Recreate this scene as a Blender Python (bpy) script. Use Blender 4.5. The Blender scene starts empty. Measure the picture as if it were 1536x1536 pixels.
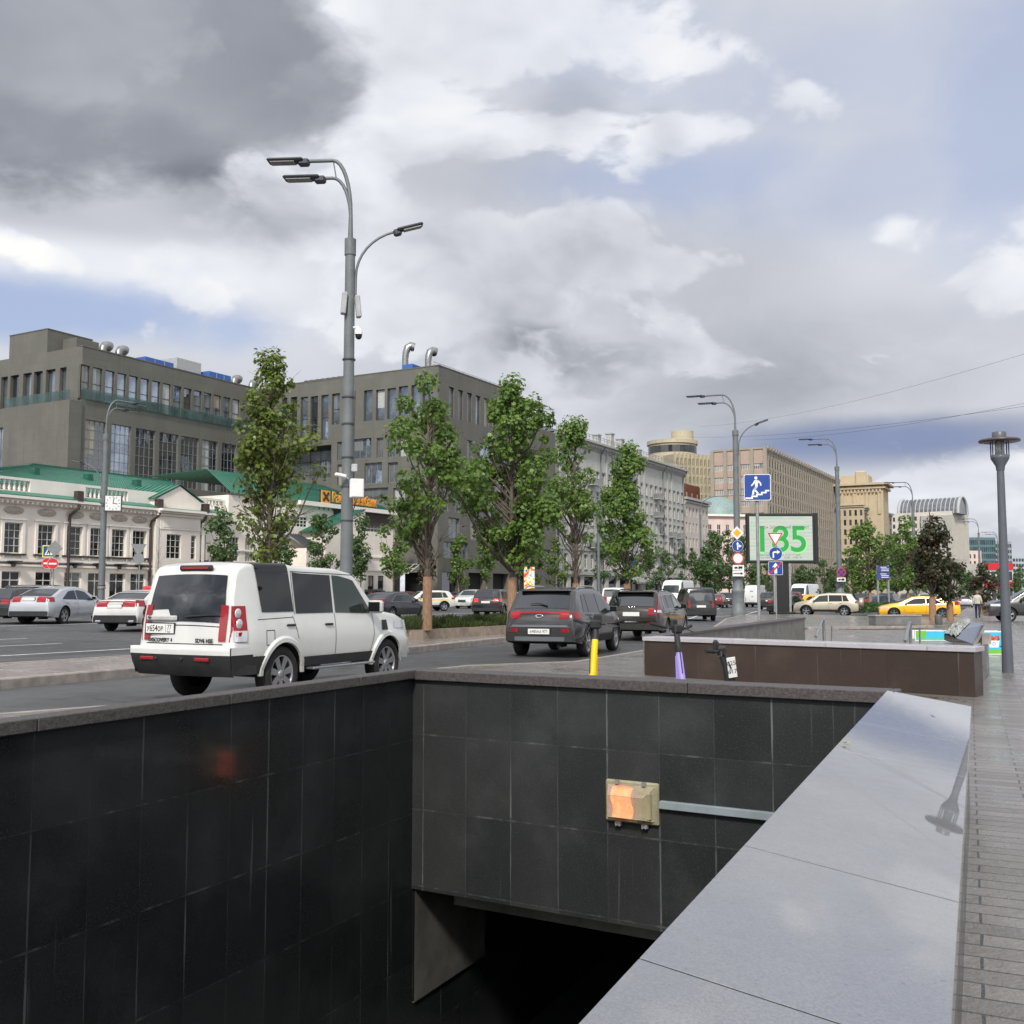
import bpy, bmesh, math, random
from mathutils import Vector, Matrix
from mathutils.geometry import tessellate_polygon

# ------------------------------------------------------------------ camera, sky, sun, exposure
SC = bpy.context.scene
COL = SC.collection
R = math.radians
CAMZ, F, PITCH = 1.45, 1536.0, math.atan(120 / 1536.0)
cam = bpy.data.cameras.new('camera'); cam.sensor_width = 36; cam.lens = 36
cam.clip_start = 0.05; cam.clip_end = 6000
camo = bpy.data.objects.new('camera', cam); COL.objects.link(camo)
camo.location = (0, 0, CAMZ); camo.rotation_euler = (math.pi / 2 + PITCH, 0, 0)
SC.camera = camo
SC.view_settings.view_transform = 'Standard'; SC.view_settings.look = 'None'
SC.view_settings.exposure = 0.22; SC.view_settings.gamma = 1.0
SC.render.engine = 'CYCLES'
SC.cycles.use_denoising = True
SC.cycles.max_bounces = 7
SC.cycles.use_adaptive_sampling = True; SC.cycles.adaptive_threshold = 0.02
SC.cycles.transparent_max_bounces = 16
SC.cycles.caustics_reflective = False; SC.cycles.caustics_refractive = False

def ray(px, py):
    """direction of the photograph's pixel (1536 wide) in the world"""
    x, y = (px - 768) / F, -(py - 768) / F
    c, s = math.cos(PITCH), math.sin(PITCH)
    return Vector((x, c - y * s, s + y * c))

def azel(px, py):
    d = ray(px, py).normalized()
    return math.degrees(math.atan2(d.x, d.y)), math.degrees(math.asin(d.z))

def lin(r, g=None, b=None):
    """sRGB 0..255 -> linear"""
    if g is None: g = b = r
    o = []
    for v in (r, g, b):
        v /= 255.0
        o.append(v / 12.92 if v <= 0.04045 else ((v + 0.055) / 1.055) ** 2.4)
    return tuple(o)

# ---- small node language
def nd(t, typ, ins=None, **props):
    n = t.nodes.new(typ)
    for k, v in props.items(): setattr(n, k, v)
    for k, v in (ins or {}).items():
        s = n.inputs[k]
        if isinstance(v, bpy.types.NodeSocket): t.links.new(v, s)
        elif isinstance(v, bpy.types.Node): t.links.new(v.outputs[0], s)
        else:
            if hasattr(s.default_value, '__len__') and not hasattr(v, '__len__'): v = (v,) * len(s.default_value)
            if s.type == 'RGBA' and len(v) == 3: v = (*v, 1)
            s.default_value = v
    return n
def ma(t, op, a, b=0.0, c=0.0, clamp=False):
    return nd(t, 'ShaderNodeMath', {0: a, 1: b, 2: c}, operation=op, use_clamp=clamp).outputs[0]
def vm(t, op, a, b=(0, 0, 0)):
    return nd(t, 'ShaderNodeVectorMath', {0: a, 1: b}, operation=op).outputs[0]
def mixc(t, f, a, b, bt='MIX'):
    n = nd(t, 'ShaderNodeMix', data_type='RGBA', blend_type=bt)
    for s, v in ((n.inputs[0], f), (n.inputs[6], a), (n.inputs[7], b)):
        if isinstance(v, bpy.types.NodeSocket): t.links.new(v, s)
        else: s.default_value = v if not hasattr(v, '__len__') or len(v) == 4 else (*v, 1)
    return n.outputs[2]
def sstep(t, v, lo, hi, a=0.0, b=1.0):
    n = nd(t, 'ShaderNodeMapRange', {'Value': v, 'From Min': lo, 'From Max': hi, 'To Min': a, 'To Max': b}, interpolation_type='SMOOTHSTEP')
    return n.outputs[0]
def noise(t, vec, scale, detail=4, rough=.55, dist=0.0, out=0):
    return nd(t, 'ShaderNodeTexNoise', {'Vector': vec, 'Scale': scale, 'Detail': detail, 'Roughness': rough, 'Distortion': dist}).outputs[out]
def ramp(t, v, stops, interp='LINEAR'):
    n = nd(t, 'ShaderNodeValToRGB', {0: v}); cr = n.color_ramp; cr.interpolation = interp
    while len(cr.elements) < len(stops): cr.elements.new(0.5)
    for e, (p, c) in zip(cr.elements, stops):
        e.position = p; e.color = (*c, 1) if len(c) == 3 else c
    return n.outputs[0]

SUN_EL, SUN_ROT = R(42), math.atan2(-.16, -.98)
SUNDIR = Vector((math.sin(SUN_ROT) * math.cos(SUN_EL), math.cos(SUN_ROT) * math.cos(SUN_EL), math.sin(SUN_EL)))

def build_world():
    w = bpy.data.worlds.new('World'); SC.world = w; w.use_nodes = True
    t = w.node_tree; t.nodes.clear()
    out = nd(t, 'ShaderNodeOutputWorld')
    d = nd(t, 'ShaderNodeTexCoord').outputs['Generated']
    sp = nd(t, 'ShaderNodeSeparateXYZ', {0: d})
    az = ma(t, 'MULTIPLY', ma(t, 'ARCTAN2', sp.outputs[0], sp.outputs[1]), 57.2958)
    el = ma(t, 'MULTIPLY', ma(t, 'ARCSINE', sp.outputs[2]), 57.2958)
    # cloud coordinates: flattened towards the horizon
    k = ma(t, 'DIVIDE', 1.0, ma(t, 'ADD', ma(t, 'MAXIMUM', sp.outputs[2], 0.0), 0.62))
    p = vm(t, 'MULTIPLY', nd(t, 'ShaderNodeCombineXYZ', {0: sp.outputs[0], 1: sp.outputs[1], 2: ma(t, 'MULTIPLY', sp.outputs[2], 1.5)}).outputs[0],
           nd(t, 'ShaderNodeCombineXYZ', {0: k, 1: k, 2: k}).outputs[0])
    wn = nd(t, 'ShaderNodeTexNoise', {'Vector': p, 'Scale': 2.3, 'Detail': 3, 'Roughness': .55})
    warp = vm(t, 'SCALE', vm(t, 'SUBTRACT', wn.outputs['Color'], (.5, .5, .5)))
    warp.node.inputs['Scale'].default_value = .22
    pw = vm(t, 'ADD', p, warp)
    n1 = noise(t, pw, 2.9, 7, .56)
    n1b = noise(t, vm(t, 'ADD', pw, (-.03, 0.0, .06)), 2.9, 4, .56)
    relief = ma(t, 'SUBTRACT', n1, n1b)
    n2 = noise(t, pw, 7.5, 5, .58)
    wc = nd(t, 'ShaderNodeSeparateXYZ', {0: wn.outputs['Color']})
    n3 = wc.outputs[2]
    jit = ma(t, 'ADD', ma(t, 'MULTIPLY', ma(t, 'SUBTRACT', n1, .5), 2.4), ma(t, 'MULTIPLY', ma(t, 'SUBTRACT', wc.outputs[0], .5), 1.2))
    jit = ma(t, 'ADD', jit, ma(t, 'MULTIPLY', ma(t, 'SUBTRACT', n2, .5), .8))
    def blob(px, py, rx, ry, soft=.35, j=1.0):
        ca, ce = azel(px, py)
        a1, _ = azel(px + rx, py); _, e1 = azel(px, py - ry)
        ra, re = abs(a1 - ca), abs(e1 - ce)
        q = ma(t, 'SQRT', ma(t, 'ADD', ma(t, 'POWER', ma(t, 'ABSOLUTE', ma(t, 'DIVIDE', ma(t, 'SUBTRACT', az, ca), ra)), 2.0),
                             ma(t, 'POWER', ma(t, 'ABSOLUTE', ma(t, 'DIVIDE', ma(t, 'SUBTRACT', el, ce), re)), 2.0)))
        q = ma(t, 'ADD', q, ma(t, 'MULTIPLY', jit, j))
        return sstep(t, q, 1 + soft, 1 - soft)
    def vmax(*a):
        r = a[0]
        for b in a[1:]: r = ma(t, 'MAXIMUM', r, b)
        return r
    # brightness of the cloud deck: a soft grey layer with crisp heaped clouds in front
    rid = nd(t, 'ShaderNodeTexNoise', {'Vector': pw, 'Scale': 2.4, 'Detail': 5, 'Roughness': .52, 'Lacunarity': 2.1, 'Offset': 1.0, 'Gain': 1.6}, noise_type='RIDGED_MULTIFRACTAL').outputs[0]
    puff = ma(t, 'SUBTRACT', 1.0, rid)
    dens = ma(t, 'ADD', n1, ma(t, 'MULTIPLY', ma(t, 'SUBTRACT', puff, .45), PUFF_W))
    for px, py, rx, ry, amt in HEAPS: dens = ma(t, 'ADD', dens, ma(t, 'MULTIPLY', blob(px, py, rx, ry, .9, .5), amt))
    heap = sstep(t, dens, H0 - .01, H0 + .055)
    dark = blob(150, 80, 470, 250, .30, .7)
    heap = ma(t, 'MULTIPLY', heap, ma(t, 'SUBTRACT', 1.0, ma(t, 'MULTIPLY', dark, .65)))
    core = sstep(t, dens, H0 + .03, H0 + .26)
    br = ma(t, 'ADD', .618, ma(t, 'MULTIPLY', ma(t, 'SUBTRACT', n3, .5), .30))
    br = ma(t, 'ADD', br, ma(t, 'MULTIPLY', ma(t, 'SUBTRACT', n2, .5), .10))
    hb = ma(t, 'ADD', ma(t, 'ADD', .215, ma(t, 'MULTIPLY', relief, 1.5)), ma(t, 'MULTIPLY', core, -.15))
    hb = ma(t, 'ADD', hb, ma(t, 'MULTIPLY', ma(t, 'SUBTRACT', puff, .5), .16))
    br = ma(t, 'ADD', br, ma(t, 'MULTIPLY', heap, hb))
    for px, py, rx, ry, soft, j, amt in CLOUDS:
        br = ma(t, 'ADD', br, ma(t, 'MULTIPLY', blob(px, py, rx, ry, soft, j), amt))
    back = sstep(t, sp.outputs[1], .05, -.35)     # cloud contrast added out of view behind the camera, for reflections in glass
    br = ma(t, 'ADD', br, ma(t, 'MULTIPLY', back, ma(t, 'ADD', ma(t, 'MULTIPLY', ma(t, 'SUBTRACT', n1, .5), 2.6), ma(t, 'MULTIPLY', ma(t, 'SUBTRACT', heap, .4), .5))))
    cc = ramp(t, br, [(0.0, lin(96, 101, 112)), (.22, lin(126, 131, 141)), (.45, lin(172, 176, 185)), (.62, lin(203, 206, 214)), (.80, lin(226, 229, 236)), (1.0, lin(248, 248, 246))])
    # clear air between the clouds
    sky = nd(t, 'ShaderNodeTexSky', sky_type='NISHITA')
    sky.sun_disc = False; sky.sun_elevation = SUN_EL; sky.sun_rotation = SUN_ROT
    sky.air_density = 1.2; sky.dust_density = 1.0; sky.ozone_density = 2.0
    blue = mixc(t, 1.0, sky.outputs[0], (.105, .105, .105), 'MULTIPLY')
    blue = mixc(t, .65, blue, lin(166, 182, 226))
    gap = 0.0
    for px, py, rx, ry, soft, j, amt in GAPS:
        b = ma(t, 'MULTIPLY', blob(px, py, rx, ry, soft, j), amt)
        gap = b if gap == 0.0 else ma(t, 'MAXIMUM', gap, b)
    thin = ma(t, 'SUBTRACT', 1.0, heap)    # heaped clouds cover the blue
    gap = ma(t, 'MULTIPLY', gap, ma(t, 'ADD', .22, ma(t, 'MULTIPLY', thin, .78)))
    col = mixc(t, gap, cc, blue)
    for px, py, rx, ry, soft, j, amt, c in TINTS:
        col = mixc(t, ma(t, 'MULTIPLY', ma(t, 'MULTIPLY', blob(px, py, rx, ry, soft, j), amt), ma(t, 'SUBTRACT', 1.0, ma(t, 'MULTIPLY', heap, .12))), col, c)
    # sky brightened towards the sun behind the viewer, added for ambient light
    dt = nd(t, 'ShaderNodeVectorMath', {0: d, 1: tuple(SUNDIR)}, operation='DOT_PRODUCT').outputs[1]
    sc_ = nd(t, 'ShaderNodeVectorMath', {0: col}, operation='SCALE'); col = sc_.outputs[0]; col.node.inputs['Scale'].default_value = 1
    t.links.new(ma(t, 'ADD', 1.0, ma(t, 'MULTIPLY', sstep(t, dt, .05, .95), SKY_FILL)), col.node.inputs['Scale'])
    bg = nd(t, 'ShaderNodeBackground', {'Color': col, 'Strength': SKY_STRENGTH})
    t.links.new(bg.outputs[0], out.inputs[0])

PUFF_W, H0 = .24, .425
SKY_STRENGTH, SKY_FILL = .92, 1.0
# (pixel of the photograph the direction was read from, radii, softness, ragged edge, amount)
HEAPS = [(1250, 150, 260, 90, .10), (430, 430, 240, 130, .14), (720, 490, 220, 60, .10), (890, 560, 130, 50, .16), (830, 350, 340, 85, .13), (1410, 390, 190, 80, .15), (1330, 490, 260, 110, .10), (575, 170, 90, 190, .11),
         (1100, 390, 80, 26, .12), (620, 650, 340, 50, .06), (120, 395, 240, 36, .16), (100, 100, 420, 240, .10), (1120, 560, 260, 60, .07), (860, 170, 90, 60, .08), (1000, 200, 50, 40, .08), (760, 240, 140, 50, .06), (1320, 645, 330, 75, -.22)]
CLOUDS = [(150, 80, 450, 230, .16, .7, -.27), (120, 255, 440, 100, .22, .6, -.09), (440, 60, 150, 170, .35, .8, -.06), (390, 300, 180, 60, .4, .8, -.10),
          (130, 395, 250, 34, .7, .9, .14), (440, 430, 190, 130, .7, .9, .10), (700, 250, 160, 60, .6, 1.0, -.06),
          (860, 170, 80, 60, .5, 1.0, -.13), (995, 200, 45, 40, .5, .9, -.16), (880, 570, 130, 50, .7, .9, .10),
          (1020, 450, 330, 120, .7, 1.0, -.05), (650, 560, 300, 60, .7, 1.0, -.04), (1080, 560, 240, 60, .7, 1., -.08),
          (1400, 380, 170, 60, .7, .9, .08), (1330, 664, 250, 34, .6, .3, -.22), (1150, 610, 260, 50, .7, .8, -.10), (1420, 740, 220, 45, .7, .6, .06)]
GAPS = [(60, 466, 260, 40, .7, 1.5, .8), (1180, 120, 380, 110, .9, 1.6, .34), (1540, 160, 150, 170, .9, 1.4, .55), (1330, 265, 330, 70, .9, 1.5, .34), (860, 60, 220, 70, .9, 1.5, .4), (1000, 260, 220, 60, .7, 1.1, .55)]
TINTS = [(1330, 662, 250, 34, .6, .3, .75, lin(126, 142, 182)), (1330, 715, 260, 30, .8, .8, .4, lin(196, 200, 214))]
build_world()
sl = bpy.data.lights.new('sun', 'SUN'); sl.energy = 2.8; sl.angle = R(6); sl.color = (1.0, .95, .87)
so = bpy.data.objects.new('sun', sl); COL.objects.link(so); so.location = SUNDIR * 60
so.rotation_euler = SUNDIR.to_track_quat('Z', 'Y').to_euler()

# ------------------------------------------------------------------ geometry helpers
SLOPE = -.008                       # the whole square falls gently to the right
ROAD = -.15                         # carriageway below the paved square
def gz(x, y=0.0, off=0.0): return SLOPE * x + off
def G(px, py, off=0.0):
    """where the photograph's pixel meets the ground (raised by off)"""
    d = ray(px, py)
    s = (CAMZ - off) / (SLOPE * d.x - d.z)
    return Vector((d.x * s, d.y * s, CAMZ + d.z * s))
def Z(px, py, z):
    d = ray(px, py); s = (z - CAMZ) / d.z
    return Vector((d.x * s, d.y * s, z))
def D(px, py, y):
    """point of the pixel's ray at distance y in front of the camera"""
    d = ray(px, py); s = y / d.y
    return Vector((d.x * s, y, CAMZ + d.z * s))
def grd(px, y, off=0.0):
    """ground point at distance y under the pixel column px"""
    x = (px - 768) / math.sqrt(F * F + 120 * 120) * y
    return Vector((x, y, gz(x, y, off)))
def sv(az): return Vector((math.sin(R(az)), math.cos(R(az)), 0))
STREET = 29.0

class Plane:
    """a vertical facade plane: u runs along az, z up, n points to the viewer's side"""
    def __init__(s, o, az):
        s.o = Vector((o[0], o[1], 0)); s.az = az; s.e = sv(az)
        s.n = Vector((s.e.y, -s.e.x, 0))
    @classmethod
    def street(cls, dist, az=STREET):
        n = Vector((-math.cos(R(az)), math.sin(R(az)), 0)); return cls(n * dist, az)
    def uz(s, px, py):
        d = ray(px, py); c = Vector((0, 0, CAMZ))
        k = (s.o - c).dot(s.n) / d.dot(s.n)
        p = c + d * k
        return (p - s.o).dot(s.e), p.z
    def P(s, u, z=0.0, out=0.0):
        v = s.o + s.e * u + s.n * out; v.z = z; return v
    def U(s, px): return s.uz(px, 888)[0]

class MB:
    """collects faces, then becomes one mesh object"""
    def __init__(s): s.v = []; s.f = []; s.mi = []; s.sm = []
    def add(s, vs, fs, mi=0, sm=False, M=None):
        o = len(s.v)
        s.v += [tuple(M @ Vector(v)) if M is not None else tuple(v) for v in vs]
        for f in fs: s.f.append([i + o for i in f]); s.mi.append(mi); s.sm.append(sm)
        return s
    def quad(s, a, b, c, d, mi=0): return s.add([a, b, c, d], [(0, 1, 2, 3)], mi)
    def box(s, c, d, mi=0, M=None, bev=0.0):
        x, y, z = c; a, b, h = d[0] / 2, d[1] / 2, d[2] / 2
        if bev <= 0:
            vs = [(x + i * a, y + j * b, z + k * h) for k in (-1, 1) for j in (-1, 1) for i in (-1, 1)]
            return s.add(vs, [(0, 2, 3, 1), (4, 5, 7, 6), (0, 1, 5, 4), (2, 6, 7, 3), (0, 4, 6, 2), (1, 3, 7, 5)], mi, False, M)
        e = min(bev, a * .9, b * .9, h * .9); vs = []
        for k in (-1, 1):
            for j in (-1, 1):
                for i in (-1, 1):
                    vs += [(x + i * (a - e), y + j * (b - e), z + k * h), (x + i * (a - e), y + j * b, z + k * (h - e)), (x + i * a, y + j * (b - e), z + k * (h - e))]
        def q(i, j, k, t): return ((k > 0) * 4 + (j > 0) * 2 + (i > 0)) * 3 + t
        fs = []
        for k in (-1, 1): fs.append([q(-1, -1, k, 0), q(1, -1, k, 0), q(1, 1, k, 0), q(-1, 1, k, 0)][::k])
        for j in (-1, 1): fs.append([q(-1, j, -1, 1), q(1, j, -1, 1), q(1, j, 1, 1), q(-1, j, 1, 1)][::-j])
        for i in (-1, 1): fs.append([q(i, -1, -1, 2), q(i, 1, -1, 2), q(i, 1, 1, 2), q(i, -1, 1, 2)][::i])
        for k in (-1, 1):
            for j in (-1, 1): fs.append([q(-1, j, k, 0), q(1, j, k, 0), q(1, j, k, 1), q(-1, j, k, 1)][::-j * k])
            for i in (-1, 1): fs.append([q(i, -1, k, 0), q(i, 1, k, 0), q(i, 1, k, 2), q(i, -1, k, 2)][::i * k])
        for j in (-1, 1):
            for i in (-1, 1): fs.append([q(i, j, -1, 1), q(i, j, 1, 1), q(i, j, 1, 2), q(i, j, -1, 2)][::-i * j])
        for k in (-1, 1):
            for j in (-1, 1):
                for i in (-1, 1): fs.append([q(i, j, k, 0), q(i, j, k, 1), q(i, j, k, 2)][::-i * j * k])
        return s.add(vs, fs, mi, False, M)
    def tube(s, pts, rad, seg=8, mi=0, cap=True, M=None):
        pts = [Vector(p) for p in pts]
        if not hasattr(rad, '__len__'): rad = [rad] * len(pts)
        vs = []; fs = []; n = len(pts)
        up = None
        for i, p in enumerate(pts):
            t = (pts[min(i + 1, n - 1)] - pts[max(i - 1, 0)]).normalized()
            if up is None: up = Vector((1, 0, 0)) if abs(t.x) < .8 else Vector((0, 1, 0))
            a = (up - t * up.dot(t)).normalized(); b = t.cross(a); up = a
            for k in range(seg):
                q = 2 * math.pi * k / seg
                vs.append(p + (a * math.cos(q) + b * math.sin(q)) * rad[i])
        for i in range(n - 1):
            for k in range(seg):
                k2 = (k + 1) % seg
                fs.append((i * seg + k, i * seg + k2, (i + 1) * seg + k2, (i + 1) * seg + k))
        s.add(vs, fs, mi, True, M)
        if cap: s.add([vs[k] for k in range(seg)], [tuple(range(seg))[::-1]], mi, False, M); s.add(vs[-seg:], [tuple(range(seg))], mi, False, M)
        return s
    def lathe(s, prof, seg=16, mi=0, M=None, sm=True):
        """profile of (radius, z) turned round z"""
        vs = []; fs = []; n = len(prof)
        for r, z in prof:
            for k in range(seg):
                q = 2 * math.pi * k / seg; vs.append((r * math.cos(q), r * math.sin(q), z))
        for i in range(n - 1):
            for k in range(seg):
                k2 = (k + 1) % seg
                fs.append((i * seg + k, i * seg + k2, (i + 1) * seg + k2, (i + 1) * seg + k))
        return s.add(vs, fs, mi, sm, M)
    def prism(s, poly, z0, z1, mi=0, M=None):
        """outline in xy, extruded along z"""
        n = len(poly)
        vs = [(x, y, z0) for x, y in poly] + [(x, y, z1) for x, y in poly]
        fs = [(i, (i + 1) % n, n + (i + 1) % n, n + i) for i in range(n)]
        s.add(vs, fs, mi, False, M)
        tri = tessellate_polygon([[Vector((x, y, 0)) for x, y in poly]])
        s.add(vs, [t for t in tri], mi, False, M); s.add(vs, [tuple(i + n for i in t) for t in tri], mi, False, M)
        return s
    def grid(s, fn, nu, nv, mi=0, sm=True, flip=False):
        vs = [fn(i / nu, j / nv) for j in range(nv + 1) for i in range(nu + 1)]
        fs = []
        for j in range(nv):
            for i in range(nu):
                a = j * (nu + 1) + i; q = (a, a + 1, a + nu + 2, a + nu + 1)
                fs.append(q[::-1] if flip else q)
        return s.add(vs, fs, mi, sm)
    def build(s, name, mats, parent=None, loc=None, rot=None, fix=False):
        me = bpy.data.meshes.new(name)
        me.from_pydata([tuple(v) for v in s.v], [], s.f)
        if not isinstance(mats, (list, tuple)): mats = [mats]
        for m in mats: me.materials.append(m)
        me.polygons.foreach_set('material_index', s.mi); me.polygons.foreach_set('use_smooth', s.sm)
        if fix:
            bm = bmesh.new(); bm.from_mesh(me); bmesh.ops.remove_doubles(bm, verts=bm.verts, dist=1e-5)
            bmesh.ops.recalc_face_normals(bm, faces=bm.faces); bm.to_mesh(me); bm.free()
        me.update()
        o = bpy.data.objects.new(name, me); COL.objects.link(o)
        if parent is not None: o.parent = parent
        if loc is not None: o.location = loc
        if rot is not None: o.rotation_euler = rot
        return o

def tag(o, label=None, cat=None, group=None, kind=None):
    if label: o['label'] = label
    if cat: o['category'] = cat
    if group: o['group'] = group
    if kind: o['kind'] = kind
    return o
def thing(name, label, cat, loc=(0, 0, 0), az=0.0, group=None):
    """an Empty at the thing's base; az = compass heading of its +Y axis"""
    o = bpy.data.objects.new(name, None); COL.objects.link(o)
    o.empty_display_size = .2; o.location = loc; o.rotation_euler = (0, 0, -R(az))
    return tag(o, label, cat, group)
def structure(o): o['kind'] = 'structure'; return o
def copy_tree(o, parent=None):
    c = o.copy(); COL.objects.link(c)
    if parent is not None: c.parent = parent
    for ch in o.children: copy_tree(ch, c)
    return c
def text(body, size, m, parent, loc, rot, name='lettering', depth=.002, sx=1.0, align='CENTER', bold=0.0):
    cu = bpy.data.curves.new(name, 'FONT'); cu.body = body; cu.size = size; cu.extrude = depth
    cu.align_x = align; cu.align_y = 'CENTER'; cu.offset = bold
    cu.materials.append(m)
    tmp = bpy.data.objects.new(name, cu); COL.objects.link(tmp)
    me = bpy.data.meshes.new_from_object(tmp); bpy.data.objects.remove(tmp); bpy.data.curves.remove(cu)
    o = bpy.data.objects.new(name, me); COL.objects.link(o); o.parent = parent
    o.location = loc; o.rotation_euler = rot; o.scale = (sx, 1, 1)
    return o

# ------------------------------------------------------------------ materials
MATS = {}
def mat(name, col, rough=.6, metal=0.0, var=.12, vs=4.0, bump=0.0, bs=30.0, spec=.5, coat=0.0, emit=None, es=0.0, rvar=0.0, stretch=None):
    """plain surface with a little wear in colour, gloss and relief"""
    if name in MATS: return MATS[name]
    m = bpy.data.materials.new(name); m.use_nodes = True; t = m.node_tree; b = t.nodes['Principled BSDF']
    co = nd(t, 'ShaderNodeTexCoord').outputs['Object']
    if stretch: co = vm(t, 'MULTIPLY', co, stretch)
    b.inputs['Roughness'].default_value = rough; b.inputs['Metallic'].default_value = metal
    b.inputs['Specular IOR Level'].default_value = spec; b.inputs['Coat Weight'].default_value = coat; b.inputs['Coat Roughness'].default_value = .03
    if var > 0:
        n = noise(t, co, vs, 5, .6)
        c = mixc(t, sstep(t, n, .3, .7), tuple(max(0, c * (1 - var)) for c in col), tuple(min(1, c * (1 + var)) for c in col))
        t.links.new(c, b.inputs['Base Color'])
        if rvar > 0: t.links.new(sstep(t, n, .35, .65, max(.02, rough - rvar), rough + rvar), b.inputs['Roughness'])
    else: b.inputs['Base Color'].default_value = (*col, 1)
    if bump > 0:
        bn = nd(t, 'ShaderNodeBump', {'Strength': bump, 'Distance': .01, 'Height': noise(t, co, bs, 4, .6)})
        t.links.new(bn.outputs[0], b.inputs['Normal'])
    if emit: b.inputs['Emission Color'].default_value = (*emit, 1); b.inputs['Emission Strength'].default_value = es
    MATS[name] = m; return m
def mat_nodes(name):
    m = bpy.data.materials.new(name); m.use_nodes = True; MATS[name] = m
    return m, m.node_tree, m.node_tree.nodes['Principled BSDF'], nd(m.node_tree, 'ShaderNodeTexCoord').outputs['Object']
def brick(t, vec, w, h, mortar, off=.5, sq=1.0, c1=(1, 1, 1), c2=(0, 0, 0)):
    n = nd(t, 'ShaderNodeTexBrick', {'Vector': vec, 'Scale': 1.0, 'Mortar Size': mortar, 'Brick Width': w, 'Row Height': h, 'Color1': c1, 'Color2': c2, 'Mortar': (.5, .5, .5), 'Mortar Smooth': .1})
    n.offset = off; n.offset_frequency = 2; n.squash = sq
    return n
def swz(t, co, order):
    sp = nd(t, 'ShaderNodeSeparateXYZ', {0: co})
    return nd(t, 'ShaderNodeCombineXYZ', {i: sp.outputs['XYZ'.index(c)] for i, c in enumerate(order) if c != '0'}).outputs[0]

# ------------------------------------------------------------------ ground, roads, kerbs
def asphalt_mat():
    m, t, b, co = mat_nodes('asphalt')
    n = noise(t, co, .35, 4, .6); f = noise(t, co, 60, 3, .7); st = noise(t, vm(t, 'MULTIPLY', swz(t, co, 'XYZ'), (1, 1, 1)), 1.6, 5, .65)
    c = mixc(t, sstep(t, n, .35, .65), (.050, .051, .054), (.080, .081, .084))
    c = mixc(t, ma(t, 'MULTIPLY', sstep(t, f, .45, .75), .35), c, (.13, .13, .13))
    c = mixc(t, ma(t, 'MULTIPLY', sstep(t, st, .54, .66), .6), c, (.034, .034, .036))
    pt = nd(t, 'ShaderNodeTexVoronoi', {'Vector': vm(t, 'MULTIPLY', nd(t, 'ShaderNodeMapping', {'Vector': co, 'Rotation': (0, 0, R(29))}).outputs[0], (.45, .09, 1)), 'Scale': 1.0}).outputs['Color']
    c = mixc(t, .35, c, mixc(t, nd(t, 'ShaderNodeSeparateXYZ', {0: pt}).outputs[0], (.04, .04, .043), (.105, .104, .105)))
    ck = nd(t, 'ShaderNodeTexVoronoi', {'Vector': vm(t, 'ADD', co, vm(t, 'SCALE', nd(t, 'ShaderNodeTexNoise', {'Vector': co, 'Scale': .8, 'Detail': 5}).outputs['Color'])), 'Scale': .16}, feature='DISTANCE_TO_EDGE').outputs[0]
    c = mixc(t, ma(t, 'MULTIPLY', sstep(t, ck, .0035, .001), .75), c, (.018, .018, .018))
    t.links.new(c, b.inputs['Base Color'])
    t.links.new(sstep(t, noise(t, co, .5, 4, .6), .35, .65, .36, .75), b.inputs['Roughness'])
    bn = nd(t, 'ShaderNodeBump', {'Strength': .35, 'Distance': .01, 'Height': f}); t.links.new(bn.outputs[0], b.inputs['Normal'])
    return m
def paver_mat(name, ang, w, h, ca, cb, wet=.5, joint=(.03, .03, .03)):
    m, t, b, co = mat_nodes(name)
    mp = nd(t, 'ShaderNodeMapping', {'Vector': co, 'Rotation': (0, 0, ang)}).outputs[0]
    jn = vm(t, 'SCALE', vm(t, 'SUBTRACT', nd(t, 'ShaderNodeTexNoise', {'Vector': co, 'Scale': 2.5, 'Detail': 3}).outputs['Color'], (.5, .5, .5)))
    jn.node.inputs['Scale'].default_value = .02
    bk = brick(t, vm(t, 'ADD', mp, jn), w, h, .006, .5)
    n = noise(t, co, 2.2, 6, .65); n2 = noise(t, co, 9, 5, .7)
    c = mixc(t, bk.outputs['Color'], ca, cb)
    c = mixc(t, sstep(t, n, .35, .7), c, tuple(x * .62 for x in ca))
    c = mixc(t, ma(t, 'MULTIPLY', sstep(t, n2, .5, .8), .4), c, tuple(min(1, x * 1.3) for x in cb))
    c = mixc(t, bk.outputs['Fac'], c, joint)
    t.links.new(c, b.inputs['Base Color'])
    w1 = sstep(t, ma(t, 'ADD', noise(t, co, .9, 4, .6), ma(t, 'MULTIPLY', ma(t, 'SUBTRACT', n2, .5), .5)), .62 - wet * .35, .70 - wet * .2)
    t.links.new(ma(t, 'ADD', .05, ma(t, 'ADD', ma(t, 'MULTIPLY', w1, .26), ma(t, 'MULTIPLY', bk.outputs['Color'], .16))), b.inputs['Roughness'])
    b.inputs['Specular IOR Level'].default_value = .85
    if wet > .5:
        b.inputs['Coat IOR'].default_value = 1.7; b.inputs['Coat Roughness'].default_value = .08
        t.links.new(ma(t, 'SUBTRACT', 1.0, ma(t, 'MULTIPLY', w1, .75)), b.inputs['Coat Weight'])
    hgt = ma(t, 'ADD', ma(t, 'MULTIPLY', bk.outputs['Fac'], -1.0), ma(t, 'ADD', ma(t, 'MULTIPLY', noise(t, co, 22, 5, .7), .55), ma(t, 'MULTIPLY', bk.outputs['Color'], .15)))
    bn = nd(t, 'ShaderNodeBump', {'Strength': .9, 'Distance': .03, 'Height': hgt}); t.links.new(bn.outputs[0], b.inputs['Normal'])
    if wet > .5: t.links.new(nd(t, 'ShaderNodeBump', {'Strength': .75, 'Distance': .022, 'Height': hgt}).outputs[0], b.inputs['Coat Normal'])
    return m
M_ASPH = asphalt_mat()
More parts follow.
